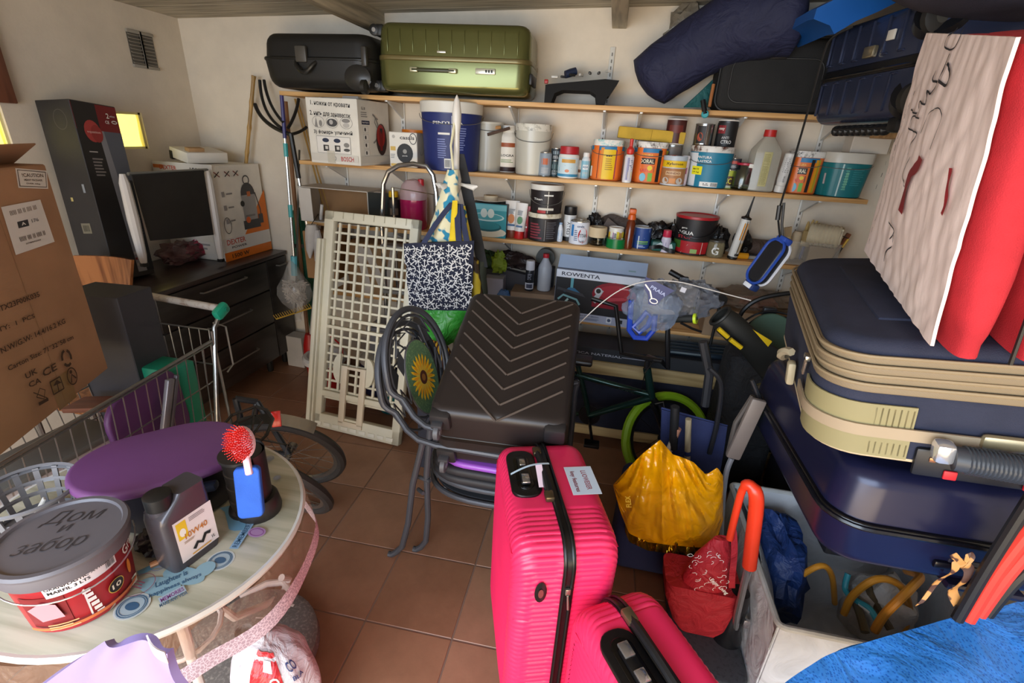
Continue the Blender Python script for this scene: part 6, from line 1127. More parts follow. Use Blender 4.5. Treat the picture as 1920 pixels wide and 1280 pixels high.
for pa, pb in (((795, 455), (848, 380)), ((860, 452), (857, 382))):
    a, b = at(*pa, y=2.16), at(*pb, y=2.20); g = G(); g.grid(lambda u, v: a.lerp(b, v)+Vector(((u-.5)*.028, -.006*math.sin(PI*v), .008*math.sin(PI*v))), 2, 8, nv_, .004); g.out('strap', t)
a, b = at(875, 452, y=2.165), at(862, 382, y=2.205); g = G(); g.grid(lambda u, v: a.lerp(b, v)+Vector(((u-.5)*.028, 0, 0)), 2, 8, nv_, .004); g.out('strap', t)
# anchors
ctr = (A+B+Cc+D)/4; uu = (B-A).normalized(); vv = (A-D).normalized(); nn = uu.cross(vv); wS = P('D8D6D4', .8); r2 = random.Random(4)
class BL(L):
    def p(s, u, v):
        fx = max(0, min(1, u/((B-A).length)+.5)); fz = max(0, min(1, .5-v/((A-D).length))); b = .028*math.sin(PI*min(max(fx, .001), .999))**.6*(.35+.65*math.sin(PI*min(fz*.9+.05, 1)))
        p = ctr+uu*u+vv*v; q = Vector((p.x, 2.17-b, p.z)); return q-Vector((0, .009, 0))+Vector((.3, 1, .3))*.008*noise.noise(Vector((p.x*14, -3, p.z*14)))
l = BL(fr=(ctr, uu, vv)); W_, H_ = (B-A).length*.47, (A-D).length*.47; n = 0
for i in range(11):
    for j in range(10):
        u0 = -W_+.016+(2*W_-.03)*i/10+(r2.random()-.5)*.010; v0 = -H_+.014+(2*H_-.028)*j/9+(r2.random()-.5)*.010; a = r2.random()*6.28; c, s_ = math.cos(a), math.sin(a)
        T2 = lambda x, y: (u0+x*c-y*s_, v0+x*s_+y*c)
        if (i+j) % 3:
            l.line([T2(0, .017), T2(0, -.015)], .0042, wS); l.line([T2(-.009, .010), T2(.009, .010)], .0038, wS); l.line([T2(.016*math.cos(R(q_)), -.001+.016*math.sin(R(q_))) for q_ in range(200, 341, 28)], .0044, wS)
        else:
            l.circ(u0, v0, .005, wS, None, 8)
            for q_ in range(0, 360, 60): l.line([T2(.004*math.cos(R(q_)), .004*math.sin(R(q_))), T2(.017*math.cos(R(q_)), .017*math.sin(R(q_)))], .0030, wS)
l.k = 0; l.g.out('anchor_print', t)
t, *_ = sheetbag('drawstring_bag', 'cream and blue patterned drawstring bag hanging behind the anchor tote', ((838, 318), (858, 318), (868, 470), (792, 470)), 2.24, P('E2DCB8', .8, 0, 'spots', h2='2A86A8', sc=20), .04, .02)
g = G(); a, b = at(850, 322, y=2.23), at(853, 225, y=2.29); g.tube([a, a.lerp(b, .5)+Vector((-.015, 0, 0)), b], .006, P('E2DCB8', .8), 6); g.out('cord', t)
t, *_ = sheetbag('scarf', 'yellow cloth strip hanging through the tote handles', ((848, 376), (858, 376), (857, 458), (842, 455)), 2.185, P('E8C81E', .8, 0, 'cloth'), .008, .004, cat='cloth')
t, *_ = sheetbag('scarf', 'cream, blue and yellow striped cloth hanging right of the tote handles', ((862, 385), (872, 385), (886, 462), (868, 462)), 2.23, P('E9D24A', .8, 0, 'spots', h2='2C6E8E', sc=26), .02, .006, cat='cloth')
t, *_ = sheetbag('shopping_bag', 'bright green shopping bag hanging below the anchor tote', ((785, 572), (878, 578), (852, 640), (795, 668)), 2.22, P('3FA53A', .35, 0, 'crease'), .06, .02, seed=3)
t, *_ = sheetbag('shopping_bag', 'yellow bag with dark marks hanging right of the anchor tote', ((884, 480), (897, 490), (906, 560), (884, 572)), 2.26, P('E2C63A', .6, 0, 'spots', h2='4A3A2A', sc=12), .03, .01, seed=5)
t, *_ = sheetbag('shoulder_bag', 'olive green shoulder bag on a long black strap, right of the yellow bag', ((893, 488), (911, 490), (915, 560), (900, 565)), 2.30, P('34382A', .8, 0, 'cloth'), .04, .01, seed=8)
a, b = at(860, 288, y=2.31), at(905, 500, y=2.29); g = G(); g.grid(lambda u, v: a.lerp(b, v)+Vector(((u-.5)*.055, .01*math.sin(PI*v), 0)), 2, 12, P('17171A', .7, 0, 'cloth'), .005); g.out('strap', t)
# stacked garden chairs
am = P('4A4C52', .45, .3)
def gchair(label, o_, foot, mosaic):
    t = thing('garden_chair', label, 'chair', (-.36, 1.65, 0), 0, 'pair of stacked garden chairs'); lo = Vector(t.location); o_ = Vector(o_)
    C = Vector((-.66, 1.635, .79))+o_-lo; wv = Vector((.24, .97, 0)).normalized(); uv_ = Vector((-.25, .02, .97)).normalized()
    pt = lambda a, b=.19, c=.24: C+wv*(b*math.cos(R(a)))+uv_*(c*math.sin(R(a)))
    V3 = lambda x, y, z: Vector((x, y, z))+o_-lo
    far = [Vector((-.03, 1.93, .01))-lo, V3(-.04, 1.92, .62), V3(-.07, 1.91, .665), V3(-.48, 1.90, .665), V3(-.56, 1.88, .68)]
    near = [V3(-.655, 1.455, .74), V3(-.60, 1.425, .695), V3(-.55, 1.41, .672), V3(-.48, 1.405, .664), V3(-.07, 1.405, .664), V3(-.04, 1.405, .62), Vector((-.03, 1.39, .01))-lo]
    G().tube(smooth(far+[pt(a) for a in range(-25, 186, 15)]+near[:1], 3)+near[1:], .0125, am, 10).out('back_and_arms', t)
    G().tube([pt(a, .168, .215) for a in range(0, 360, 12)], .006, am, 8, True).out('inner_ring', t); nrm_ = wv.cross(uv_)
    if mosaic:
        c2 = C-uv_*.045-wv*.0; o2 = [c2+wv*(.092*math.cos(2*PI*i/32))+uv_*(.158*math.sin(2*PI*i/32)) for i in range(32)]
        g = G(); g.loft([[p-nrm_*0.006*s_ for p in o2] for s_ in (-1, 1)], P('4E6B4E', .6, 0, 'dirty', h2='6E8A5E', sc=120)); md = g.out('mosaic_disc', t); G().tube(o2, .005, P('6a6a6c', .4, .5), 6, True).out('disc_rim', md)
        l = L(fr=(c2+nrm_*.007, wv, uv_))
        for r_, c_, n_ in ((.078, 'E2B424', 22), (.064, 'D8921C', 18), (.045, 'C9A83A', 14)):
            for k in range(n_): a = 2*PI*k/n_+r_*30; ca, sa = math.cos(a), math.sin(a); l.poly([(r_*.2*ca-.006*sa*.7, (r_*.2*sa+.006*ca)*1.3), (r_*.85*ca-.005*sa, (r_*.85*sa)*1.3+.005*ca), (r_*ca*.95, r_*sa*1.3), (r_*.85*ca+.005*sa, (r_*.85*sa)*1.3-.005*ca), (r_*.2*ca+.006*sa*.7, (r_*.2*sa-.006*ca)*1.3)], P(c_, .6)); l.k -= 1
            l.k += 1
        l.circ(0, 0, .022, P('4A2416', .7), .030); l.circ(0, 0, .011, P('8A5A24', .7), .015); l.out(md, 'sunflower_print')
    for a, b in ((30, 60), (75, 100), (120, 150), (-20, 10), (-65, -100), (190, 215)):
        m_ = (a+b)/2; G().tube([pt(a, .095, .155)-uv_*.03, pt(m_+17, .13, .18), pt(m_-11, .14, .2), pt(b, .168, .215)], .0045, am, 6).out('scroll', t)
    g = G(); q = C+wv*.05+uv_*.13; g.add([q, q+wv*.045+uv_*.05, q+wv*.06-uv_*.05, q+wv*.01-uv_*.05], [(0, 1, 2, 3)], am); q = C-wv*.12+uv_*.05; g.add([q, q+wv*.03+uv_*.06, q+wv*.05, q+wv*.02-uv_*.05], [(0, 1, 2, 3)], am); g.out('leaf_plates', t)
    z = .41+o_.z; ring = [Vector((.04+.27*math.copysign(abs(math.cos(a))**.75, math.cos(a)), .225*math.copysign(abs(math.sin(a))**.75, math.sin(a)), z)) for a in [2*PI*i/40 for i in range(40)]]
    G().tube(ring, .012, am, 10, True).out('seat_frame', t); sc_ = Vector((.04, 0, z)); g = G(); g.loft([[sc_+(p-sc_)*k+Vector((0, 0, zz)) for p in ring] for k, zz in ((.93, .0), (.93, .010), (.3, .006))], P('3A3C40', .6)); g.out('seat', t)
    for yy, fy in ((1.415, foot[1]), (1.895, 3.31-foot[1])):
        a_ = V3(-.535, yy, .66); f_ = Vector((foot[0], fy, .03))-lo; G().tube([a_, a_.lerp(f_, .35), a_.lerp(f_, .7)+Vector((.02, 0, 0)), a_.lerp(f_, .93)+Vector((.02, 0, 0)), f_, f_+Vector((-.02, 0, -.018)), f_+Vector((-.035, 0, -.018))], .0125, am, 10).out('leg', t)
        G().bar(V3(-.54, yy, .42), Vector((-.24, yy-1.655+(.03 if yy < 1.6 else -.03), z)), .008, am, 8).out('seat_brace', t)
    return t
gchair('upper of the two stacked garden chairs, grey metal with a sunflower mosaic back', (0, 0, 0), (-.60, 1.45), 1)
gchair('lower of the two stacked garden chairs, plain grey metal without a mosaic', (-.028, -.004, -.062), (-.69, 1.40), 0)
t = thing('seat_cushion', 'purple seat pad squeezed between the two stacked garden chairs', 'cushion', (-.30, 1.63, .497)); g = G(); shell(g, .46, .42, 0, .026, .12, .012, P('9A55C4', .35)); g.out('pad', t)
t = thing('seat_cushion', 'black ribbed chair pads lying under the purple pad', 'cushion', (-.30, 1.63, .422)); 
for k in (0, .037): g = G(); shell(g, .54, .43, k, k+.036, .14, .015, P('1C1C20', .6, 0, 'stripe', h2='2A2A2E', sc=60)); g.out('pad', t)
# items on the lowest shelf
def art(f, r, l, tp, t):
    w, h = .50, .215+.085; f.rect(0, .0, w, .212, P('12141C')); f.rect(0, .126, w, .044, P('DCE2EE')); f.rect(0, -.125, w, .05, P('B4BCD4'))
    f.text('ROWENTA', -.11, .126, .22, P('2E3446'), .022)
    f.circ(.09, .03, .125, P('8E1E30', .3), .075); f.poly([(-.03, .0), (-.03, -.05), (.19, -.055), (.215, .03), (.12, .02)], P('8E1E30', .3)); f.circ(.10, .045, .10, P('A82A3C', .3), .045); f.poly([(-.035, -.01), (.01, .06), (.03, .05), (-.01, -.03)], P('B4BCC6', .3)); f.circ(.0, .045, .022, P('C9CED6', .3)); f.circ(.0, .047, .014, K); f.poly([(.05, -.01), (.18, .015), (.18, .03), (.07, .015)], P('C84A5A', .3)); f.rect(.14, .075, .05, .006, P('D98A94')); f.circ(.155, .03, .010, P('B0323F'))
    f.rect(-.155, .075, .016, .06, P('5FA8B8')); f.poly([(-.20, .02), (-.17, .048), (-.14, .048), (-.10, .02)], P('2F6F9A')); f.poly([(-.24, .03), (-.235, .045), (-.09, .02), (-.07, .0), (-.10, .005)], P('3A3C44')); f.line([(-.23, -.03), (-.20, .0), (-.12, -.02), (-.10, -.05)], .012, P('7FB8C6')); f.line([(-.17, -.02), (-.19, -.05)], .012, P('A9D2DA')); f.text('2000W', -.165, -.07, .08, Wc, .013)
    f.text('COMPACTEO ERGO', -.06, -.112, .16, P('44506E'), .008); f.lines(-.04, -.13, .14, .014, 2, P('6a7696')); f.rect(.08, -.12, .03, .035, P('E8ECF4')); f.circ(.08, -.12, .010, P('4a5a7a')); f.rect(.14, -.12, .035, .022, P('22262E')); f.rect(.2, -.12, .03, .03, P('E4E8F0'))
t = cartonbox('appliance_box', 'black and white carton printed with a dark red vacuum cleaner', 'box', (.02, 2.835, Z4+.001), -4.3, .505, .27, .298, P('9AA6BE', .55, 0, 'card'), art=art)
G().box((0, -.085, .335), (.50, .004, .085), P('9DB0CC', .55), 0, (-42, 0, 0)).out('flap', t); l = L(fr=((0, -.0875, .333), (1, 0, 0), (0, .67, .74))); l.circ(-.11, .0, .06, P('5E1E2A'), .026); l.rect(.10, -.015, .05, .02, P('22262E')); l.rect(.02, -.01, .06, .02, P('7A9A9E')); l.rect(.17, -.01, .04, .018, P('7A9A9E')); l.out(t, 'flap_print')
cartonbox('cardboard_box', 'brown carton under the grey bottle and spray can', 'box', (at(1000, 545, y=2.83).x+.005, 2.85, Z4+.001), 2, .27, .22, .125, P('8A7460', .7, 0, 'card'))
zb = Z4+.1265; p = at(991, 552, y=2.80)
bottle('spray can with a white cap standing on the brown carton', 0, 0, 0, 0, zb, '1E2028', 'D9D9E0', capr=.98, caph=.30, sh=.99, name='spray_can', cat='spray can', pos=(p.x, 2.80, .026, .185), art=lambda l, r, h: (l.rect(0, -.25*h, 2.4*r, h*.3, P('C9CEDC')), l.rect(0, -.25*h, 1.4*r, h*.2, P('3A3F55')), l.lines(0, .2*h, r, h*.3, 4, P('8A8FA0'))))
p = at(1016, 545, y=2.80); bottle('grey plastic bottle with a red cap standing on the brown carton', 0, 0, 0, 0, zb, 'A9AEB8', 'B0202A', capr=.42, caph=.10, sh=.70, pos=(p.x+.005, 2.84, .042, .225), al=.95)
cartonbox('small_carton', 'small white and grey carton beside the yellow bag', 'box', (at(926, 560, y=2.83).x, 2.86, Z4+.001), 3, .12, .15, .18, P('A9ABC0', .55))
t = thing('plastic_pouch', 'blue translucent pouch in front of the small white carton', 'bag', (at(945, 570, y=2.78).x, 2.76, Z4+.001), (0, 0, 0)); g = G(); blob(g, (0, 0, .06), (.05, .03, .065), P('4A78B8', .2, 0, 'crease', al=.8), .3, 10, 18, 12, 4, .1); g.out('pouch', t)
t = thing('work_gloves', 'green and yellow gardening gloves behind the small white carton', 'glove', (at(925, 478, y=2.90).x, 2.90, Z4+.18)); g = G(); blob(g, (-.03, 0, .085), (.06, .05, .055), P('2E4A2A', .7, 0, 'crease'), .5, 14, 20, 12, 6); g.out('glove', t); g = G(); blob(g, (.045, -.03, .08), (.05, .03, .065), P('8EA82A', .6, 0, 'crease'), .6, 16, 20, 12, 11); g.out('glove', t); G().box((0, .02, .01), (.10, .10, .05), P('3A3A3A', .7)).out('bundle', t)
t = thing('dark_bundle', 'dark brown crinkled bundle lying under the middle shelf', 'bag', (at(966, 486, y=2.88).x, 2.90, Z4+.20), (0, 8, 0)); g = G(); blob(g, (0, 0, .08), (.12, .05, .05), P('2A1E1E', .4, 0, 'crease'), .4, 14, 26, 12, 2); g.out('bundle', t); G().box((0, .03, -.06), (.20, .05, .12), P('4A4A52', .7)).out('crate_underneath', t)
t = thing('tape_dispenser', 'dark tape roll standing behind the red-capped grey bottle', 'tape', (at(1020, 485, y=2.93).x+.01, 2.925, Z4+.25)); G().lathe([(.03, -.02), (.058, -.02), (.058, .02), (.03, .02)], P('3A3A34', .5), (0, 0, .058), 24, rot=(90, 0, 0)).out('tape', t); G().box((0, .02, -.12), (.12, .06, .235), P('34343a', .7)).out('box_underneath', t)
cartonbox('cardboard_box', 'taped brown carton with a crumpled film on top, left of the navy fabric suitcase', 'box', (at(1400, 560, y=2.80).x+.05, 2.84, Z4+.001), -3, .52, .28, .16, P('A08466', .7, 0, 'card'), art=lambda f, r, l, tp, t: (f.rect(.02, .0, .44, .07, P('BFB09A', .6)), f.rect(.12, 0, .05, .155, P('B59A72', .4)), tp.rect(0, 0, .5, .05, P('B59A72', .4))))
t = thing('plastic_film', 'crumpled clear and red plastic film lying on the taped brown carton', 'bag', (at(1400, 520, y=2.84).x+.05, 2.84, Z4+.163)); g = G(); blob(g, (0, 0, .045), (.22, .11, .055), P('9A8878', .12, 0, 'crease', al=.55), .4, 12, 30, 14, 3, .1); g.out('film', t); g = G(); blob(g, (.04, -.02, .03), (.10, .06, .035), P('A8503A', .3, 0, 'crease', al=.9), .4, 12, 20, 12, 7, .1); g.out('red_wrap', t)
# left part of the lowest shelf and floor, seen through the lattice
cartonbox('cardboard_box', 'brown carton with clear tape strips on the lowest shelf behind the lattice rack', 'box', (-1.36, 2.86, Z4+.001), 0, .42, .24, .33, P('8E6C46', .7, 0, 'card'), art=lambda f, r, l, tp, t: (f.rect(-.10, .0, .05, .32, P('B9B0A6', .25), 8), f.rect(.08, .0, .05, .32, P('B9B0A6', .25), -12), f.rect(-.02, 0, .05, .3, P('B9B0A6', .25), 22)))
cartonbox('product_box', 'small black box with red and white label behind the lattice rack', 'box', (-1.03, 2.86, Z4+.001), 0, .17, .2, .30, P('1C1C1E', .5), art=lambda f, r, l, tp, t: (f.rect(0, -.10, .16, .07, P('C9C2C0')), f.rect(-.04, -.10, .06, .06, P('B0281F'))))
t = thing('glove_pair', 'pair of white cotton gloves hanging left of the lattice rack', 'glove', (0, 0, 0)); wg = P('C2BCB6', .9, 0, 'cloth'); a = at(585, 430, y=2.66); g = G(); g.tube([a+Vector((.0, .0, .03)), a, a+Vector((-.01, 0, -.07)), a+Vector((-.03, 0, -.13)), a+Vector((-.035, 0, -.18))], [.03, .04, .038, .022, .006], wg, 10); g.tube([a+Vector((.03, 0, .0)), a+Vector((.035, 0, -.10)), a+Vector((.02, 0, -.19)), a+Vector((.018, 0, -.22))], [.02, .03, .022, .006], wg, 10); g.out('glove', t); G().tube([a+Vector((0, 0, .03)), Vector((a.x, 2.742, a.z+.08)), Vector((a.x, 2.75, 1.108))], .002, K, 5).out('string', t)
cartonbox('cardboard_box', 'plain brown carton hanging over the shelf edge behind the white gloves', 'box', (-1.735, 2.80, Z4+.08), 0, .20, .2, .30, P('A0764A', .7, 0, 'card'))
for (lab, x, y, r, h, bc, lc) in (('white paint bucket with a navy band on the floor behind the lattice rack', -1.38, 2.72, .13, .26, '20264A', 'CFCBC2'), ('grey plastic tub on the floor behind the lattice rack', -1.05, 2.80, .12, .22, '8A8A8A', 'A8A6A2'), ('teal and white bucket on the floor behind the lattice rack', -1.20, 2.50, .085, .16, '1F6F74', 'B9B9B4')):
    bucket(lab, 0, 0, 0, 0, 0, bc, lc, .9, pos=(x, y, r, h), bail=.05)
t = thing('storage_crate', 'translucent grey plastic crate behind the lattice rack', 'crate', (-1.22, 2.80, .27)); G().box((0, 0, .09), (.42, .24, .18), P('8F8F92', .3, al=.9), .015).out('crate', t); G().box((0, 0, .19), (.44, .26, .03), P('7A7A80', .35), .01).out('lid', t)
t = thing('striped_cloth', 'yellow and brown striped cloth bundle behind the sunflower chair', 'cloth', (-.74, 2.03, 0)); g = G(); g.T = Matrix.Translation((0, 0, .60)); blob(g, (0, 0, 0), (.10, .07, .12), P('D8A82A', .9, 0, 'stripe', h2='4A2A1E', sc=18), .25, 9, 22, 14, 5); g.out('cloth', t); G().box((0, .02, .25), (.16, .12, .50), P('2a2c38', .8)).out('stool_underneath', t)
# below the lowest shelf: long cartons, wooden benches
def art(f, r, l, tp, t): f.text('ELIPTICA NATERIAL', -.45, .0, .32, P('A9AAB4'), .014); f.lines(-.2, -.0, .18, .012, 1, P('8A8A94')); f.text('OLYMPA', .42, -.01, .16, P('B9BAC4'), .022); f.rect(.30, -.01, .03, .02, P('8E2A3A')); f.rect(.25, 0, .02, .04, P('A9AAB8'))
t = cartonbox('long_carton', 'long black flat carton lying under the lowest shelf', 'box', (.47, 2.56, .545), -1, 1.20, .22, .075, P('1D2026', .5, 0, 'card'), art=art)
g = G()
for i, (y, z) in enumerate(((2.50, .637), (2.545, .637), (2.59, .637), (2.635, .637))): G().tube([(.42, y, z), (1.18, y+.02, z)], .016, P('46586A', .25, .8), 10).out('pipe', thing('steel_pipe', ['front steel pipe lying on the long black carton', 'second steel pipe from the front on the long black carton', 'third steel pipe from the front on the long black carton', 'rearmost steel pipe lying on the long black carton'][i], 'pipe', (0, 0, 0), 0, 'steel pipes on the long carton'))
t = thing('wooden_bench', 'low pine bench with dark navy cloth panels behind the green bicycle', 'bench', (.45, 2.62, 0)); pn = P('B8A070', .6, 0, 'wood', h2='9A8256')
G().box((0, -.16, .505), (1.30, .03, .075), pn, .003).out('top_rail', t); G().box((0, -.16, .10), (1.30, .03, .06), pn, .003).out('bottom_rail', t); G().box((0, 0, .535), (1.30, .34, .018), pn, .002).out('board', t)
for x in (-.62, 0, .62): G().box((x, -.13, .27), (.045, .03, .52), pn, .003).out('post', t); G().box((x, .14, .27), (.045, .03, .52), pn, .003).out('post', t)
g = G(); g.grid(lambda u, v: (-.63+1.26*u, -.165+.006*math.sin(u*17)+.01*math.sin(v*3), .13+.34*v), 30, 8, P('191D30', .85, 0, 'cloth'), .006); g.out('cloth_panel', t)
# ---------------------------------------------------------------- green bicycle
t = thing('bicycle', 'small dark green bicycle with lime green tyres and grip ends', 'bicycle', (0, 0, 0)); gf = P('1E3A34', .25, .5); blk = P('121214', .35)
fw, _ = bwheel(t, (.457, 2.261, .232), nrm(-67.4, 24.6), .254, .024, P('8EBE1E', .5), blk, 18); rw, _ = bwheel(t, (-.44, 2.32, .256), nrm(-83, 0), .254, .024, P('8EBE1E', .5), blk, 18)
HT, HB = at(1213, 690, y=2.22), at(1222, 745, y=2.21); bbk = at(1105, 778, y=2.25); stt = at(1082, 702, y=2.25)
g = G(); g.bar(HT, HB, .020, gf, 12); g.bar(HB+Vector((0, 0, .012)), stt, .016, gf, 12); g.bar(HB, bbk, .018, gf, 12); g.bar(stt+Vector((0, 0, .05)), bbk, .014, gf, 10); g.bar(stt, (-.44, 2.32, .256), .009, gf, 8); g.bar(bbk, (-.44, 2.32, .256), .010, gf, 8); g.out('frame', t)
g = G(); 
for s_ in (-.045, .045): g.tube([HB+Vector((0, s_, -.01)), HB+Vector((.03, s_, -.06)), Vector((.457, 2.261+s_, .232))], .011, blk, 8)
g.tube([HB, HB+Vector((.03, 0, -.03))], .018, blk, 8); g.out('fork', t)
st = HT+Vector((0, 0, .06)); g = G(); g.tube([HT, st, st+Vector((.02, -.05, .01))], .016, blk, 8); g.out('stem', t); hcx = st+Vector((.02, -.06, .015))
g = G(); hr = at(1268, 597, y=2.14); hl = Vector((-.02, 2.30, hr.z)); k_ = at(1252, 690, y=2.16); kt = at(1252, 610, y=2.14)
g.tube([hr, kt+Vector((.012, 0, .01)), kt, k_, hcx+Vector((.03, 0, 0)), hcx, Vector((.16, 2.27, k_.z)), Vector((.10, 2.29, hl.z-.02)), hl], .012, blk, 10); g.out('handlebar', t)
e = at(1302, 597, y=2.11); G().tube([hr-(e-hr)*.9, hr, e], .018, P('1A1C1A', .7), 12).out('grip', t); g = G(); dd = (e-hr).normalized(); g.tube([e-dd*.002, e+dd*.010], .024, P('C8E030', .4), 14); g.tube([e+dd*.009, e+dd*.012], .008, K, 8); g.out('grip_end', t, label='lime green grip end')
g = G(); g.tube([e-dd*.06+Vector((0, -.03, -.01)), e+Vector((-.01, -.05, -.03)), e+Vector((.03, -.05, -.04))], .006, blk, 6); g.out('brake_lever', t); g = G(); g.box(tuple(stt+Vector((-.03, 0, .085))), (.20, .10, .03), blk, .012); g.out('saddle', t)
g = G(); g.lathe([(.055, -.008), (.058, 0), (.055, .008)], P('2a2a2c', .3, .6), tuple(bbk), 24, rot=(90, 0, 0)); g.bar(bbk+Vector((0, -.03, 0)), bbk+Vector((.03, -.035, -.13)), .008, blk, 8); g.box(tuple(bbk+Vector((.03, -.07, -.13))), (.08, .06, .018), blk, .004); g.out('crank', t)
g = G(); g.tube([HB+Vector((.01, -.03, -.02)), HB+Vector((.05, -.05, .01)), HB+Vector((.07, -.04, -.05))], .003, P('9A9A9A', .3, .8), 6); g.tube([hcx, hcx+Vector((-.04, -.05, -.05)), HB+Vector((-.06, -.03, .04)), stt+Vector((.1, -.03, -.02))], .003, blk, 5); g.out('brake_cable', t)
l = L(fr=((HB+stt)/2+Vector((0, -.018, .006)), stt*-1+HB, (0, 0, 1))); l.text('MONTY' if 0 else 'WIPE', .06, 0, .09, P('0c1a16'), .014); l.out(t)
# plastic bag with snorkel set over the handlebar
t = thing('snorkel_bag', 'clear plastic bag holding a blue snorkel mask, hung over the bicycle handlebar', 'bag', (0, 0, 0)); c = at(1222, 575, y=2.06); g = G(); blob(g, tuple(c), (.115, .05, .115), P('7F8EA6', .08, 0, 'crease', al=.38), .3, 9, 28, 18, 3); g.out('clear_bag', t)
p = at(1330, 575, y=2.10); g = G(); blob(g, tuple(at(1290, 560, y=2.14)), (.13, .05, .08), P('5E6470', .08, 0, 'crease', al=.5), .5, 12, 28, 16, 8); g.out('clear_bag_tail', t)
bs = P('1E3FA8', .35); q = lambda a, b, y_=2.055: at(a, b, y=y_)
G().tube([q(1184, 562), q(1182, 590), q(1180, 618), q(1190, 632), q(1212, 634), q(1226, 618), q(1228, 590)], .013, bs, 8).out('snorkel', t); g = G(); g.tube([q(1188, 612), q(1200, 600), q(1212, 585), q(1222, 592), q(1215, 610), q(1198, 624)], .012, bs, 8, True); g.out('mask_frame', t)
l = L(fr=(at(1232, 550, y=1.995), (1, 0, -.25), (.25, 0, 1))); l.poly([(-.07, .05), (.06, .035), (.03, -.01), (.015, -.05), (-.015, -.055), (-.03, -.02), (-.06, .005)], P('1E2F68', .4)); l.ring(0, -.035, .018, .004, Wc, .012); l.text('PRAIA', .0, .012, .07, P('A9B4D8'), .014, -12); l.line([(-.06, .02), (-.03, .0), (-.01, -.03)], .006, Wc); l.rect(.09, .05, .022, .02, P('B9BAC4')); l.out(t, 'header_card')
t = thing('scooter_stem', 'black folding scooter stem lying diagonally across the lowest shelf', 'scooter', (0, 0, 0)); a, b = at(1256, 509, y=2.74), at(1352, 562, y=2.63); G().bar(b, Vector((b.x, b.y+.01, .556)), .008, K, 8).out('fork', t); G().tube([a, a.lerp(b, .28)], .016, K, 10).out('grip', t); G().tube([a.lerp(b, .28), b], .010, P('1E2024', .3, .5), 8).out('tube', t); g = G(); g.lathe([(.014, -.012), (.030, -.012), (.030, .012), (.014, .012)], K, tuple(b), 20, rot=(80, 0, 0)); g.out('wheel', t); G().box(tuple(a.lerp(b, .28)), (.05, .03, .03), P('3A3C40', .3, .5), .006).out('clamp', t)
t = thing('cord', 'thin white cord arching from the brown suitcase over the bicycle', 'cord', (0, 0, 0)); ps = [at(*p, y=1.97) for p in ((1086, 606), (1130, 566), (1170, 540), (1215, 527), (1270, 528), (1320, 540), (1365, 552), (1408, 563))]
G().tube(smooth(ps), .0022, P('CFCAC4', .5), 6).out('cord', t)
# fins, cables, dark things at the right back
t = thing('swim_fin', 'black swim fin with yellow bars lying blade down over the navy suitcase', 'fin', (0, 0, 0)); fb = P('22221F', .55); g = G(); o_ = at(1366, 606, y=2.15); 
q = lambda a, b, y_=2.12: at(a, b, y=y_)
ax = (q(1420, 655)-q(1350, 590)).normalized(); side = Vector((.35, -.3, .9)).normalized(); side = (side-ax*side.dot(ax)).normalized(); up_ = ax.cross(side); rings = []
for k, (f, wd_, th_) in enumerate(((0, .05, .045), (.05, .060, .050), (.14, .062, .045), (.20, .055, .035), (.28, .07, .018), (.38, .085, .010), (.50, .09, .006))):
    c = q(1350, 592)+ax*f; rings.append([c+side*wd_*math.cos(a)+up_*th_*math.sin(a) for a in [2*PI*i/24 for i in range(24)]])
g.loft(rings, fb, (0, 1)); g.out('fin_body', t); c = q(1350, 592); G().tube([c+side*.05*math.cos(a)+up_*.045*math.sin(a) for a in [2*PI*i/24 for i in range(24)]], .007, fb, 6, True).out('foot_pocket_rim', t)
ye = P('D8B41A', .4)
for pa, pb in (((1347, 616), (1365, 632)), ((1369, 636), (1390, 652))): a, b = at(*pa, y=2.03), at(*pb, y=2.03); G().tube([a, b], .010, ye, 8).out('yellow_bar', t)
a, b, c = at(1412, 618, y=2.05), at(1448, 640, y=2.05), at(1440, 650, y=2.05); g = G(); g.add([a, b, c, a+Vector((0, .01, 0)), b+Vector((0, .01, 0)), c+Vector((0, .01, 0))], [(0, 2, 1), (3, 4, 5), (0, 1, 4, 3), (1, 2, 5, 4), (2, 0, 3, 5)], ye); g.out('yellow_blade_edge', t)
t = thing('cable_bundle', 'tangle of black cables and a thick hose behind the navy suitcases', 'cable', (0, 0, 0)); G().tube(smooth([at(*p, y=2.35) for p in ((1378, 612), (1395, 580), (1425, 560), (1475, 550), (1490, 552))]), .011, K, 8).out('hose', t)
for k in range(4): G().tube(smooth([at(1390+12*k, 605+3*k, y=2.4), at(1420+6*k, 588+5*k, y=2.38), at(1450, 584+6*k, y=2.4), at(1480, 590+7*k, y=2.4)]), .005, P('1E2228', .4), 6).out('cable', t)
g = G(); g.box(tuple(at(1442, 585, y=2.42)), (.06, .03, .05), P('26292E', .4), .006); g.out('plug', t)
t = thing('green_disc', 'grey green plastic disc half hidden behind the beige suitcase loop', 'lid', at(1448, 622, y=2.30)); G().lathe([(.001, -.008), (.11, -.006), (.115, 0), (.11, .006), (.001, .008)], P('4E6A5A', .5), n=32, rot=(70, 10, 0)).out('disc', t); t.location.z -= .03
t = thing('storage_bag', 'black fabric storage bag standing behind the hard navy suitcase', 'bag', (.80, 2.30, 0)); g = G(); shell(g, .30, .24, 0, .78, .06, .05, P('15161A', .85, 0, 'crease'), tap=.06); g.out('bag_body', t)
t = thing('storage_bag', 'tall dark navy bag squeezed behind the folding chair', 'bag', (1.16, 2.14, 0)); g = G(); shell(g, .34, .46, 0, .80, .08, .05, P('181A2C', .8, 0, 'cloth'), tap=.04); g.out('bag_body', t)
t = thing('support_crate', 'dark plastic crate under the large hard navy suitcase', 'crate', (1.08, 1.62, .36)); G().box((0, 0, .165), (.36, .30, .33), P('202228', .6), .01).out('crate', t)
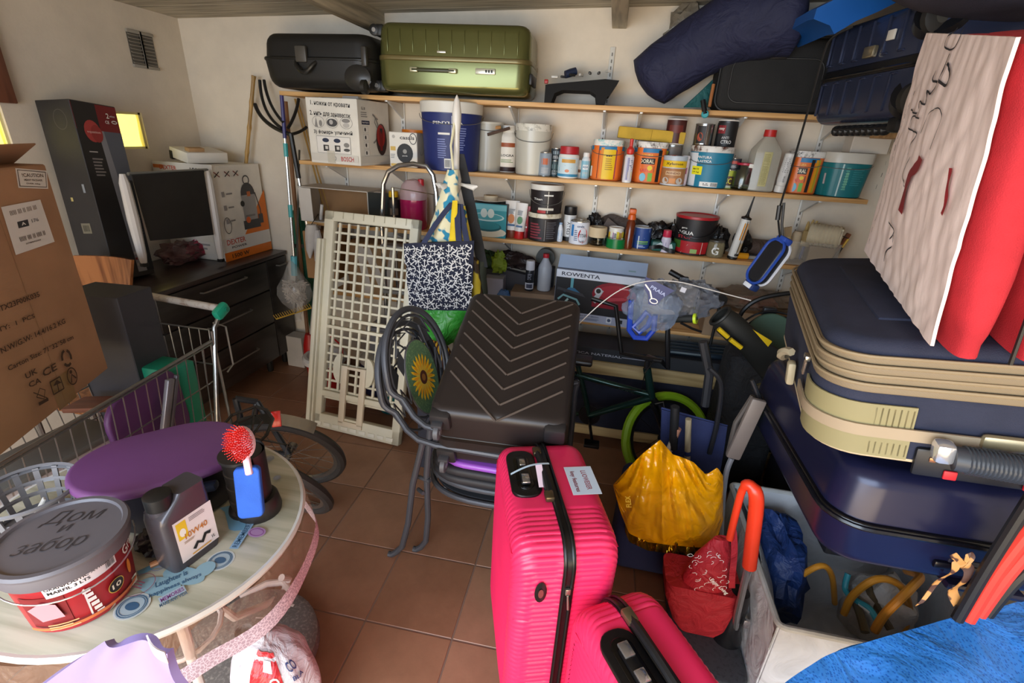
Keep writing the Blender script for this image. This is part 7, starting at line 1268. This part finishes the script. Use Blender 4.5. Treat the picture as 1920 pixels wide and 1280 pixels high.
t = thing('folding_chair', 'folded camping chair with a grey-brown armrest and grey tubes', 'chair', (0, 0, 0)); q = lambda a, b, y_=1.55: at(a, b, y=y_)
a, b = q(1424, 748), q(1373, 858); dd = (b-a).normalized(); M = Matrix.Translation((a+b)/2) @ dd.to_track_quat('Z', 'Y').to_matrix().to_4x4(); g = G(); g.T = M; g.box((0, 0, 0), (.022, .05, (b-a).length), P('6E645E', .5), .008); g.out('armrest', t); G().tube(smooth([q(1372, 858), q(1362, 885), q(1356, 930), q(1352, 1000)]), .010, P('8A8E94', .4, .4), 8).out('tube', t)
g = G(); a, b, c, d_ = q(1412, 742, 1.62), q(1380, 792, 1.62), q(1366, 850, 1.62), q(1378, 842, 1.62); g.tube([a, b, q(1374, 815, 1.62), c], .010, P('5E5650', .5), 8); g.out('inner_tube', t)
G().tube(smooth([q(1330, 690, 1.75), q(1352, 720, 1.75), q(1345, 790, 1.75), q(1330, 850, 1.75)]), .010, P('1D1E22', .4), 8).out('rear_tube', t); G().tube([q(1318, 640, 1.85), q(1330, 700, 1.85), q(1322, 760, 1.85)], .018, P('232428', .5), 8).out('rear_arm', t); G().tube([q(1410, 712, 1.62), q(1430, 760, 1.60), q(1452, 800, 1.55)], .008, P('3A3C40', .3, .6), 8).out('cross_tube', t)
# ---------------------------------------------------------------- trolley and yellow bag
t = thing('shopping_trolley', 'navy fabric shopping trolley with an open flap, under the yellow bag', 'trolley', (.375, 1.66, 0)); nb_ = P('222C58', .8, 0, 'cloth'); g = G(); shell(g, .36, .22, .02, .42, .05, .03, nb_, tap=.02); g.out('bag_body', t)
A, B, Cc, D = at(1240, 765, y=1.80), at(1362, 798, y=1.80), at(1345, 900, y=1.78), at(1235, 880, y=1.78); lo = Vector(t.location); g = G(); g.grid(lambda u, v: A.lerp(B, u).lerp(D.lerp(Cc, u), v)-lo+Vector((0, .01*math.sin(u*6)*math.sin(v*4), 0)), 12, 8, nb_, .012); g.out('flap', t); G().tube([A-lo, B-lo, Cc-lo], .006, P('2E3A6A', .7), 6).out('flap_hem', t)
for nm, lab, a, b, r, col in (('pipe', 'white pipe with a copper coloured end sticking out of the trolley', (1271, 803), (1252, 850), .013, 'D0C8C0'), ('wooden_stick', 'pale wooden stick with a dark band sticking out of the trolley', (1291, 785), (1289, 850), .012, 'A8987A'), ('tube', 'black foam tube sticking out of the trolley', (1266, 762), (1264, 802), .017, '1A1C1E')):
    tt_ = thing(nm, lab, nm.split('_')[-1], (0, 0, 0)); p0, p1 = at(*a, y=1.72), at(*b, y=1.72); p1 = p0+(p1-p0)*2; G().tube([p0, p1], r, P(col, .45, 0, 'wood3' if nm[0] == 'w' else ''), 12).out('shaft', tt_)
    if nm == 'pipe': G().tube([p0+(p0-p1)*.004, p0.lerp(p1, .2)], r+.0008, P('B8826A', .4), 12).out('copper_end', tt_)
    if nm == 'wooden_stick': G().tube([p0.lerp(p1, .46), p0.lerp(p1, .52)], r+.001, P('1A2A5A', .4), 12).out('band', tt_)
t = thing('plastic_bag', 'shiny translucent yellow plastic bag draped over the navy trolley', 'bag', (0, 0, 0)); ym = P('F4A600', .08, 0, 'crease', al=.78, sc=6)
tp_ = [(1150, 908), (1175, 880), (1205, 850), (1238, 824), (1262, 852), (1276, 856), (1300, 866), (1324, 890), (1345, 876), (1356, 892)]
bt_ = [(1150, 912), (1163, 960), (1180, 1000), (1215, 1016), (1260, 1022), (1310, 1026), (1340, 1022), (1356, 975)]
def itp(tb, x):
    for (a, c), (b, d_) in zip(tb, tb[1:]):
        if x <= b: return c+(d_-c)*(x-a)/(b-a)
    return tb[-1][1]
def ybag(u, v, s_=1):
    x = 1150+206*u; y_ = itp(tp_, x)*(1-v)+itp(bt_, x)*v; e_ = (max(0, math.sin(PI*u))*max(0, math.sin(PI*min(1, v*.8+.06))))**.55
    f = noise.noise(Vector(((u-.42)*7/(.35+v*.8), v*1.6, 3)))*.035+abs(noise.noise(Vector(((u-.42)*15/(.4+v*.7), v*2.5, 8))))*.028+abs(noise.noise(Vector((u*7, v*8, 5))))*.014
    return at(x, y_, y=1.50-s_*e_*.085-(f if s_ > 0 else -f*.5)*(.2+.8*e_)+(.03 if s_ < 0 else 0))
g = G(); g.grid(lambda u, v: ybag(u, v), 70, 46, ym); g.grid(lambda u, v: ybag(1-u, v, -1), 24, 16, ym); g.out('bag_body', t, 60)
g = G(); g.grid(lambda u, v: at(1172+176*u, itp(bt_, 1172+176*u)-4+20*v, y=1.49-.03*math.sin(PI*u)-.014*math.sin(u*37+v*2)-.010*math.sin(u*61)), 90, 4, P('B08A22', .06, .85), -.002); g.out('gold_hem', t)
l = L(fr=(at(1178, 940, y=1.40), (.25, 0, -1), (1, 0, .25))); l.text('FLEX', 0, .0, .05, P('F8D040', .3), .018, 180); l.out(t)
# red trolley bag with orange handle
t = thing('red_trolley', 'small red trolley bag with an orange-red plastic handle on an aluminium tube', 'trolley', (0, 0, 0)); rd = P('B01A28', .7, 0, 'crease'); q = lambda a, b, y_=1.27: at(a, b, y=y_)
g = G(); rings = []
for z, x0_, x1_, yd in ((.047, .44, .60, .06), (.10, .41, .60, .075), (.20, .37, .61, .08), (.27, .36, .615, .075)): rings.append([Vector(((x0_+x1_)/2+px_, 1.36+py_, z)) for px_, py_ in rr(x1_-x0_, yd*2, .03, 4)])
g.loft(rings, rd); g.out('pouch', t)
g = G(); c = [q(1320, 1130, 1.33), q(1318, 1090, 1.33), q(1338, 1040, 1.33), q(1352, 1008, 1.33)]; rings = []
for i, p in enumerate(c): rr_ = (.075, .085, .065, .025)[i]; rings.append([p+Vector((rr_*math.cos(a)*.9, rr_*math.sin(a)*.5, .25*rr_*math.cos(a))) for a in [2*PI*k/28 for k in range(28)]])
g.loft(rings, P('B01A28', .6, 0, 'crease')); g.out('rolled_cloth', t)
l = L(fr=(q(1330, 1075, 1.275), (.9, 0, .35), (-.35, 0, .9))); r3 = random.Random(5)
for i in range(34):
    u0, v0 = (r3.random()-.5)*.10, (r3.random()-.45)*.16; a = r3.random()*6; l.line([(u0+.007*math.cos(a+k*.9)*(1+.2*k), v0+.007*math.sin(a+k*.9)) for k in range(4)], .0016, Wc); l.k = 0
l.text('Enjoy Living', .02, -.06, .08, Wc, .018, -60); l.out(t, 'white_writing')
hr_ = P('E03A1E', .35); a = smooth([q(1405, 1062, 1.24), q(1411, 1010, 1.24), q(1418, 950, 1.24), q(1416, 922, 1.24), q(1404, 908, 1.25), q(1392, 918, 1.26), q(1380, 960, 1.27), q(1368, 1010, 1.28)], 4)
G().tube(a, [.021 if i < len(a)*.45 else .016 if i < len(a)*.65 else .011 for i in range(len(a))], hr_, 12).out('handle', t, label='orange-red plastic handle'); G().tube([q(1404, 1055, 1.24), q(1382, 1150, 1.26), q(1378, 1180, 1.30)], .011, P('A9ABAE', .25, .8), 10).out('aluminium_tube', t)
g = G(); g.grid(lambda u, v: q(1368+12*u, 990+110*v, 1.285)+Vector((.004*math.sin(v*5), 0, 0)), 2, 8, rd, .006); g.out('side_cloth', t)
# parasol base with black socket
t = thing('umbrella_stand', 'dark grey slab base with a black socket and a chrome latch on the floor', 'base', (.535, 1.36, 0)); g = G(); shell(g, .24, .44, 0, .045, .05, .012, P('3E4248', .8, 0, 'dirty', h2='2E3238', sc=70)); g.out('slab', t)
g = G(); g.lathe([(.052, .045), (.050, .06), (.038, .10), (.036, .24), (.030, .27), (.001, .275)], P('15161A', .25), (.075, -.04, 0), 24); g.out('socket', t); G().box((.107, -.078, .17), (.022, .012, .035), P('C9CACE', .2, .9), .003).out('latch', t)
# white fabric box with hoses
x0, x1, y0, y1, hb = .665, 1.36, 1.145, 1.80, .35; t = thing('storage_box', 'open whitish fabric storage box with hoses and a blue bag inside', 'box', ((x0+x1)/2, (y0+y1)/2, 0)); fbm = P('D2D6DC', .7, 0, 'crease', sc=7); w, d = x1-x0, y1-y0
for c, s_ in (((0, -d/2, hb/2), (w, .010, hb)), ((0, d/2, hb/2), (w, .010, hb)), ((-w/2, 0, hb/2), (.010, d, hb)), ((w/2, 0, hb/2), (.010, d, hb)), ((0, 0, .006), (w, d, .01))): G().box(c, s_, fbm, .004).out('panel', t)
G().tube([(p[0], p[1], hb) for p in rr(w+.01, d+.01, .02, 3)], .010, P('C4C6C4', .7, 0, 'cloth'), 8, True).out('rim', t); g = G(); g.grid(lambda u, v: (-w/2+.012+.06*u*math.sin(PI*v)**.3+.02*math.sin(v*5), d/2-d*v, hb-.01-.10*u), 4, 14, P('AEB2B4', .7, 0, 'crease'), .004); g.out('inner_fold', t)
t = thing('blue_bag', 'blue crumpled sports bag inside the whitish fabric box', 'bag', (.80, 1.58, .012)); g = G(); blob(g, (0, 0, .17), (.105, .20, .185), P('1E3C78', .5, 0, 'crease'), .3, 8, 28, 18, 2, .1); g.out('bag_body', t); G().box((.0, -.1, .30), (.05, .02, .03), P('3A5A9A', .5), .006, (30, 0, 0)).out('buckle', t)
hs = [('orange garden hose loop over the blue bag', 'C98A2A', [(1488, 1112, 1.42), (1500, 1082, 1.42), (1540, 1060, 1.42), (1560, 1080, 1.45), (1565, 1130, 1.5)], .010), ('orange garden hose loop in the middle of the fabric box', 'C98A2A', [(1582, 1150, 1.40), (1600, 1115, 1.40), (1645, 1085, 1.40), (1690, 1100, 1.42), (1705, 1150, 1.45), (1690, 1185, 1.42)], .012), ('orange garden hose loop nearest the blue tarpaulin', 'CF8A2E', [(1640, 1182, 1.28), (1660, 1150, 1.28), (1705, 1105, 1.30), (1725, 1080, 1.40), (1700, 1070, 1.5)], .013), ('turquoise garden hose with a white label in the fabric box', '3AA0B0', [(1590, 1075, 1.50), (1585, 1105, 1.47), (1605, 1125, 1.42), (1630, 1140, 1.38), (1645, 1165, 1.35)], .010), ('brown hose lying in the fabric box beside the turquoise one', '5E5038', [(1625, 1090, 1.50), (1640, 1130, 1.45), (1670, 1180, 1.38)], .013), ('olive hose at the bottom of the fabric box', '6E6248', [(1600, 1120, 1.5), (1612, 1150, 1.42), (1622, 1185, 1.36)], .014)]
for lab, c_, ps, r_ in hs:
    o = G().tube(smooth([at(a, b, y=y_) for a, b, y_ in ps]), r_, P(c_, .35), 10).out('garden_hose', None, **kw(lab, 'hose', 'hoses in the fabric box'))
    if 'turquoise garden' in lab: m_ = [at(a, b, y=y_) for a, b, y_ in ps]; G().tube([m_[2].lerp(m_[3], .35), m_[3].lerp(m_[4], .3)], r_+.0012, P('D8DCDC', .4), 10).out('label_sleeve', o)
t = thing('white_pouch', 'white plastic pouch at the back of the fabric box', 'bag', (1.16, 1.50, .012)); g = G(); blob(g, (0, 0, .12), (.12, .10, .13), P('C9C6C2', .5, 0, 'crease'), .25, 8, 24, 16, 6, .1); g.out('pouch', t)
# leopard ribbon
t = thing('ribbon', 'orange and brown patterned ribbon bow hanging from the hard navy suitcase', 'ribbon', (0, 0, 0)); lb = P('C48A4A', .6, 0, 'spots', h2='4A2A1E', sc=34); q = lambda a, b, y_=.945: at(a, b, y=y_)
def rib(ps, wd_, nm):
    ps = smooth(ps, 5); g = G(); n_ = len(ps)-1; g.grid(lambda u, v: ps[int(round(u*n_))]+Vector((.45, 0, .55)).normalized()*wd_*(v-.5)+Vector((0, .004*math.sin(u*11), 0)), n_, 2, lb, .002); g.out(nm, t)
rib([q(1806, 1060), q(1795, 1052), q(1788, 1068), q(1768, 1085), q(1745, 1110), q(1722, 1130)], .018, 'tail'); rib([q(1806, 1060), q(1818, 1070), q(1800, 1095), q(1788, 1112), q(1795, 1130)], .022, 'tail'); rib([q(1806, 1058), q(1790, 1045), q(1788, 1038), q(1806, 1056), q(1818, 1040), q(1824, 1048), q(1808, 1060)], .012, 'bow')
# orange and black folding frame at far right
t = thing('folding_ladder', 'folded frame with orange-red fabric edges and black tubes at the right edge', 'frame', (0, 0, 0)); q = lambda a, b, y_=.93: at(a, b, y=y_)
for ps, r_, m_ in ((((1795, 1160), (1850, 1065), (1935, 930)), .012, K), (((1815, 1160), (1870, 1070), (1935, 985)), .014, P('D8392A', .5)), (((1835, 1150), (1885, 1080), (1940, 1015)), .014, P('CE3A2E', .5)), (((1850, 1150), (1900, 1090), (1945, 1050)), .013, K)):
    G().tube(smooth([q(*p) for p in ps]), r_, m_, 10).out('tube' if m_ is K else 'fabric_edge', t)
# blue woven bag bottom right
t = thing('woven_bag', 'bright blue woven plastic bag with a small diamond pattern at the bottom right corner', 'bag', (0, 0, 0)); bw = P('3F8FE6', .35, 0, 'dots', h2='2368C4', sc=150)
edge = [(1440, 1310), (1475, 1278), (1520, 1248), (1560, 1225), (1640, 1200), (1720, 1178), (1800, 1155), (1870, 1140), (1930, 1122), (2000, 1108)]
E0 = smooth([at(a, b, z=.58) for a, b in edge], 4); n_ = len(E0)-1; g = G()
def bf_(u, v):
    p = E0[int(round(u*n_))].copy(); q_ = p+Vector((.10, -.62, 0))*v; q_.z = .58-.06*v+.02*math.sin(u*13+v*9)*min(1, v*4)+.018*noise.noise(Vector((q_.x*9, q_.y*9, 1)))*min(1, v*6); return q_
g.grid(bf_, n_, 24, bw, .004); g.out('top_panel', t, 60); g = G(); g.grid(lambda u, v: E0[int(round(u*n_))]+Vector((0, .012*math.sin(PI*v)+.01*noise.noise(Vector((u*9, v*5, 2))), -.20*v)), n_, 8, bw, .004); g.out('side_panel', t, 60)
# ================================================================ RIGHT AND TOP
# cushions
t = thing('seat_cushion', 'white cotton covered cushion with handwriting and drawings standing on the navy suitcase', 'cushion', (0, 0, 0)); BL_, BR_ = at(1622, 470, z=1.36), at(1744, 645, z=1.30); BL_ = BR_+(BL_-BR_).normalized()*.62
BL_ = at(1620, 470, y=1.62); TL_ = at(1737, 62, y=1.54); BR_ = at(1744, 648, y=1.01); TR_ = at(1905, 70, y=.98); wcn = P('F6E0D6', .85, 0, 'linen'); nrmC = (BR_-BL_).cross(TL_-BL_).normalized(); nrmC = nrmC if nrmC.x < 0 else -nrmC
def cf(u, v, o=0): return BL_.lerp(BR_, u).lerp(TL_.lerp(TR_, u), v)+nrmC*(.018*math.sin(PI*u)*math.sin(PI*v)+.0028*noise.noise(Vector((u*20+v*3, v*4, 2)))+.0045*abs(noise.noise(Vector((u*9-v*5, v*3, 6))))+.0012*noise.noise(Vector((u*45, v*12, 3)))+o)
g = G(); rings = []
for j in range(81):
    v = j/80; ring = [cf(i/60, v) for i in range(61)]+[cf(1-i/60, v)-nrmC*.006 for i in range(61)]; rings.append(ring)
g.loft(rings, wcn); g.out('cover', t, 60)
class CL(L):
    def p(s, u, v): return cf(u, v, .0032+s.k*.0002)
def cb_(u, v): return BL_.lerp(BR_, u).lerp(TL_.lerp(TR_, u), v)+nrmC*(.018*math.sin(PI*max(0, min(1, u)))*math.sin(PI*max(0, min(1, v))))
def cuv(px, py):
    bu, bv = .5, .5
    for _ in range(30):
        o_ = cb_(bu, bv); 
        def pj(p): d = p-CAM; return Vector((960+F*d.dot(RT)/d.dot(FW), 640-F*d.dot(UP)/d.dot(FW)))
        e0 = pj(o_); eu = (pj(cb_(bu+.01, bv))-e0)/.01; ev = (pj(cb_(bu, bv+.01))-e0)/.01; dx, dy = px-e0.x, py-e0.y; det = eu.x*ev.y-eu.y*ev.x; bu = max(-.3, min(1.3, bu+(dx*ev.y-dy*ev.x)/det*.6)); bv = max(-.3, min(1.3, bv+(dy*eu.x-dx*eu.y)/det*.6))
    return bu, bv
l = CL(fr=((0, 0, 0), (1, 0, 0), (0, 1, 0)))
def cline(ps, w_=.006, m_=P('24242A', .6)):
    ps = [cuv(*p) for p in ps]; ps3 = smooth([Vector((a, b, 0)) for a, b in ps], 12); l.line([(p.x, p.y) for p in ps3], w_, m_)
cline([(1800, 52), (1780, 70), (1776, 88), (1790, 92), (1800, 75), (1808, 50)]); cline([(1786, 100), (1776, 130), (1768, 150), (1778, 160), (1786, 140), (1782, 118)], .010); cline([(1760, 132), (1752, 150), (1764, 155), (1750, 175), (1742, 170)], .008); cline([(1742, 172), (1738, 195), (1728, 190), (1722, 212), (1712, 205)], .007); cline([(1728, 222), (1716, 218), (1710, 240), (1722, 250), (1712, 270), (1706, 290)], .006)
cline([(1730, 250), (1745, 215), (1766, 202), (1770, 220), (1758, 255), (1750, 280)], .004); cline([(1712, 292), (1704, 310), (1698, 330), (1700, 350)], .005); cline([(1680, 440), (1676, 460), (1668, 470), (1662, 490)], .006); cline([(1672, 415), (1682, 432), (1674, 448)], .006)
rdp = P('8E1A22', .6); cline([(1734, 295), (1728, 310), (1716, 322), (1706, 345), (1700, 375), (1694, 398)], .05, rdp); cline([(1790, 315), (1783, 350), (1778, 385), (1772, 402)], .022, P('A8202A', .6))
for k in range(9): cline([(1722-9*k, 170+22*k), (1719-9*k, 178+22*k)], .004)
for k in range(12): cline([(1706-6*k, 205+22*k), (1703-6*k, 216+22*k)], .003)
l.out(t, 'handwriting')
rdm = P('C0242E', .85, 0, 'cloth'); dirn = -nrmC
for i, lab in enumerate(('first red cushion behind the white cotton cover', 'second red cushion with a black zip, right of the first red one', 'third red cushion from the white cover', 'fourth red cushion at the right edge of the photo')):
    t = thing('seat_cushion', lab, 'cushion', (0, 0, 0), 0, 'red seat cushions standing in a row'); o0 = dirn*(.014+.0+i*.104)+Vector((.0, -.01+.012*(i % 2), -.012)); rings = []
    for j in range(21):
        v = j/20; e_ = min(1, 2.2*math.sqrt(max(0, .0001+v*(1-v)*1.0))*1.0) if v < .5 else 1; ring = []
        for k in range(28):
            a = 2*PI*k/28; ca, sa = math.cos(a), math.sin(a); u = .5+.53*math.copysign(abs(ca)**.35, ca)*(1 if v > .05 else .97); tk = .048*math.copysign(abs(sa)**.6, sa)*max(.6, e_)
            ring.append(BL_.lerp(BR_, u).lerp(TL_.lerp(TR_, u), v)+o0+dirn*(tk+.04))
        rings.append(ring)
    g = G(); g.loft(rings, rdm); g.out('cushion_body', t, 60)
    if i in (1, 2): a, b = BR_+o0+dirn*.0, TR_+o0+dirn*.0; nf_ = (BR_-BL_).normalized()*.022; g = G(); g.bar(a+nf_, b+nf_, .004, K, 6); g.out('zip', t)
# blue board, grey bag on the highest suitcase
t = thing('blue_board', 'glossy blue plastic board lying on the dark blue ribbed suitcase', 'board', (0, 0, 0)); q = [at(*p, y=2.35) for p in ((1522, 38), (1528, 18), (1560, 2), (1620, -30), (1760, -90), (1760, -30), (1700, -5), (1640, 25), (1600, 42), (1560, 66), (1552, 50))]; g = G(); n_ = len(q)
g.loft([[p*1+Vector((0, k, .0+zz)) for p in q] for k, zz in ((-.02, 0), (.06, .01), (.40, .02))], P('1E5CA8', .3)); g.out('board', t)
t = thing('duffel_bag', 'dark grey soft bag on top at the upper right corner', 'bag', at(1850, 10, y=1.80)); g = G(); blob(g, (.12, .12, .13), (.34, .26, .14), P('48424A', .7, 0, 'cloth'), .10, 6, 30, 18, 2, .1); g.out('bag_body', t); G().tube([(-.11, -.08, .0), (-.09, -.14, .10), (-.06, -.12, .22)], .012, P('1A2236', .6), 8).out('strap', t)
t = thing('side_shelf', 'wooden shelf board on the right wall carrying the ribbed suitcase', 'shelf', (1.31, 2.0, 1.745)); G().box((0, 0, 0), (.36, 1.3, .02), pine, .002).out('plank', t); G().box((.15, .3, -.06), (.03, .02, .10), P('D8D8D4', .4)).out('bracket', t); G().box((.15, -.4, -.06), (.03, .02, .10), P('D8D8D4', .4)).out('bracket', t)
# rolled sleeping bag
t = thing('sleeping_bag', 'long navy fabric roll leaning diagonally above the black suitcase', 'bag', (0, 0, 0)); sp = smooth([at(*p, y=y_) for p, y_ in (((1206, 165), 2.84), ((1245, 132), 2.84), ((1312, 88), 2.82), ((1382, 50), 2.76), ((1445, 34), 2.72), ((1505, 26), 2.72))], 5); g = G(); rings = []; n_ = len(sp)-1
for i, p in enumerate(sp):
    f = i/n_; a = sp[max(0, i-1)]; b = sp[min(n_, i+1)]; ax = (b-a).normalized(); s_ = Vector((0, 1, 0)); u_ = ax.cross(s_).normalized(); r_ = (.130+.035*f)*min(1, (f*9+.35) if f < .08 else 1, ((1-f)*7+.5))
    rings.append([p+(s_*math.cos(k)*.92+u_*math.sin(k))*r_*(1+.05*noise.noise(Vector((math.cos(k)*2, math.sin(k)*2, f*9)))) for k in [2*PI*j/28 for j in range(28)]])
g.loft(rings, P('1E2140', .75, 0, 'crease', sc=9)); g.out('roll', t, 60)
t = thing('plastic_sack', 'crumpled translucent grey plastic sheet behind the navy roll', 'bag', at(1290, 60, y=2.93)); g = G(); blob(g, (0, 0, -.01), (.10, .05, .12), P('8A8070', .3, 0, 'crease', al=.8), .4, 10, 22, 14, 3); g.out('sheet', t)
t = thing('landing_net', 'teal landing net with a wooden handle between the navy roll and the black suitcase', 'net', (0, 0, 0)); q = lambda a, b, y_=2.80: at(a, b, y=y_); g = G(); A, B, Cc = q(1282, 200), q(1335, 150), q(1330, 200); g.grid(lambda u, v: A.lerp(B, u).lerp(Cc, v)+Vector((0, -.03*math.sin(PI*u)*(1-v), 0)), 8, 6, P('1E5C5E', .7, 0, 'crease'), .006); g.out('net', t); G().tube([q(1338, 158, 2.76), q(1330, 200, 2.74)], .008, P('A86A3A', .5), 8).out('wooden_handle', t)
g = G(); g.tube([q(1318, 188, 2.73), q(1322, 214, 2.71)], .012, K, 8); g.lathe([(.014, -.006), (.018, 0), (.014, .006)], P('2FA0A8', .4), tuple(q(1322, 214, 2.71)), 14, rot=(90, 0, 0)); g.out('reel', t)
# black plastic tray on the top shelf
p = at(1075, 190, z=Z5); t = thing('car_ramp', 'black moulded plastic tray with an arched front on the top shelf', 'tray', (p.x, 2.86, Z5), 3); kb2 = P('0E0E0F', .85); w = .34
pts = [(-w/2, 0), (-w/2+.035, 0), (-w/2+.05, .055), (-.08, .075), (.06, .075), (.09, .055), (.10, 0), (.14, 0), (.15, .05), (w/2-.01, .055), (w/2+.03, .14), (w/2-.04, .145), (-w/2+.02, .105), (-w/2, .10)]
g = G(); N = len(pts); g.loft([[Vector((x, y, z*.82)) for x, z in pts] for y in (-.09, .10)], kb2, (1, 1)); g.out('tray', t, 20); g = G()
for i in range(7): g.box((-.13+i*.045, -.03+.04*(i % 2), .125+.006*i), (.035, .012, .012), P('C9C6BE' if i % 3 == 0 else '2a2a2a', .3), .003, (0, 0, 20*i))
g.out('clips', t, kind='stuff'); G().lathe([(.018, -.03), (.020, 0), (.018, .03), (.012, .03)], P('1E2A44', .4), (-.05, 0, .15), 16, rot=(0, 70, 20)).out('blue_tube', t); G().box((-.17, -.05, .10), (.02, .02, .02), P('B0241F', .4), .004).out('red_clip', t)
# strap and hanging mask
t = thing('hanging_strap', 'thin black strap hanging from the ribbed suitcase and holding the blue case', 'strap', (0, 0, 0)); ps = [at(*p, y=y_) for p, y_ in (((1600, 50), 1.98), ((1562, 70), 2.02), ((1545, 100), 2.04), ((1520, 190), 2.06), ((1500, 260), 2.08), ((1480, 330), 2.10), ((1460, 400), 2.10), ((1462, 450), 2.10), ((1450, 484), 2.10))]; G().tube(smooth(ps, 4), .004, K, 6).out('strap', t); G().tube([at(1462, 385, y=2.10), at(1458, 412, y=2.10)], .009, K, 8).out('slider', t); G().tube([at(1470, 380, y=2.10), at(1466, 420, y=2.10), at(1468, 460, y=2.10)], .005, K, 6).out('strap_tail', t)
c = at(1440, 492, y=2.10); t = thing('mask_case', 'blue, black and white oval case hanging from the black strap', 'case', c, (0, 22, 0)); g = G(); shell(g, .085, .19, -.022, .022, .04, .012, P('1A1C22', .4), M=Euler((R(90), 0, R(-62))).to_matrix().to_4x4()); g.out('case_body', t)
g = G(); M = Euler((R(90), 0, R(-62))).to_matrix().to_4x4(); g.T = M; g.tube([(p[0], p[1], .018) for p in rr(.090, .195, .043)], .006, P('2448A0', .4), 6, True); g.out('blue_edge', t); g = G(); g.T = M; g.tube([(p[0], p[1], -.020) for p in rr(.088, .19, .042)], .006, P('D9DCE4', .4), 6, True); g.out('white_edge', t); g = G(); g.T = M; g.box((0, -.11, 0), (.06, .03, .04), P('1E3468', .5), .008); g.box((.0, -.112, .022), (.04, .018, .004), P('E4E8EE', .4), .001); g.box((0, .10, 0), (.05, .03, .045), P('2A4CA8', .5), .008); g.out('blue_clip', t)
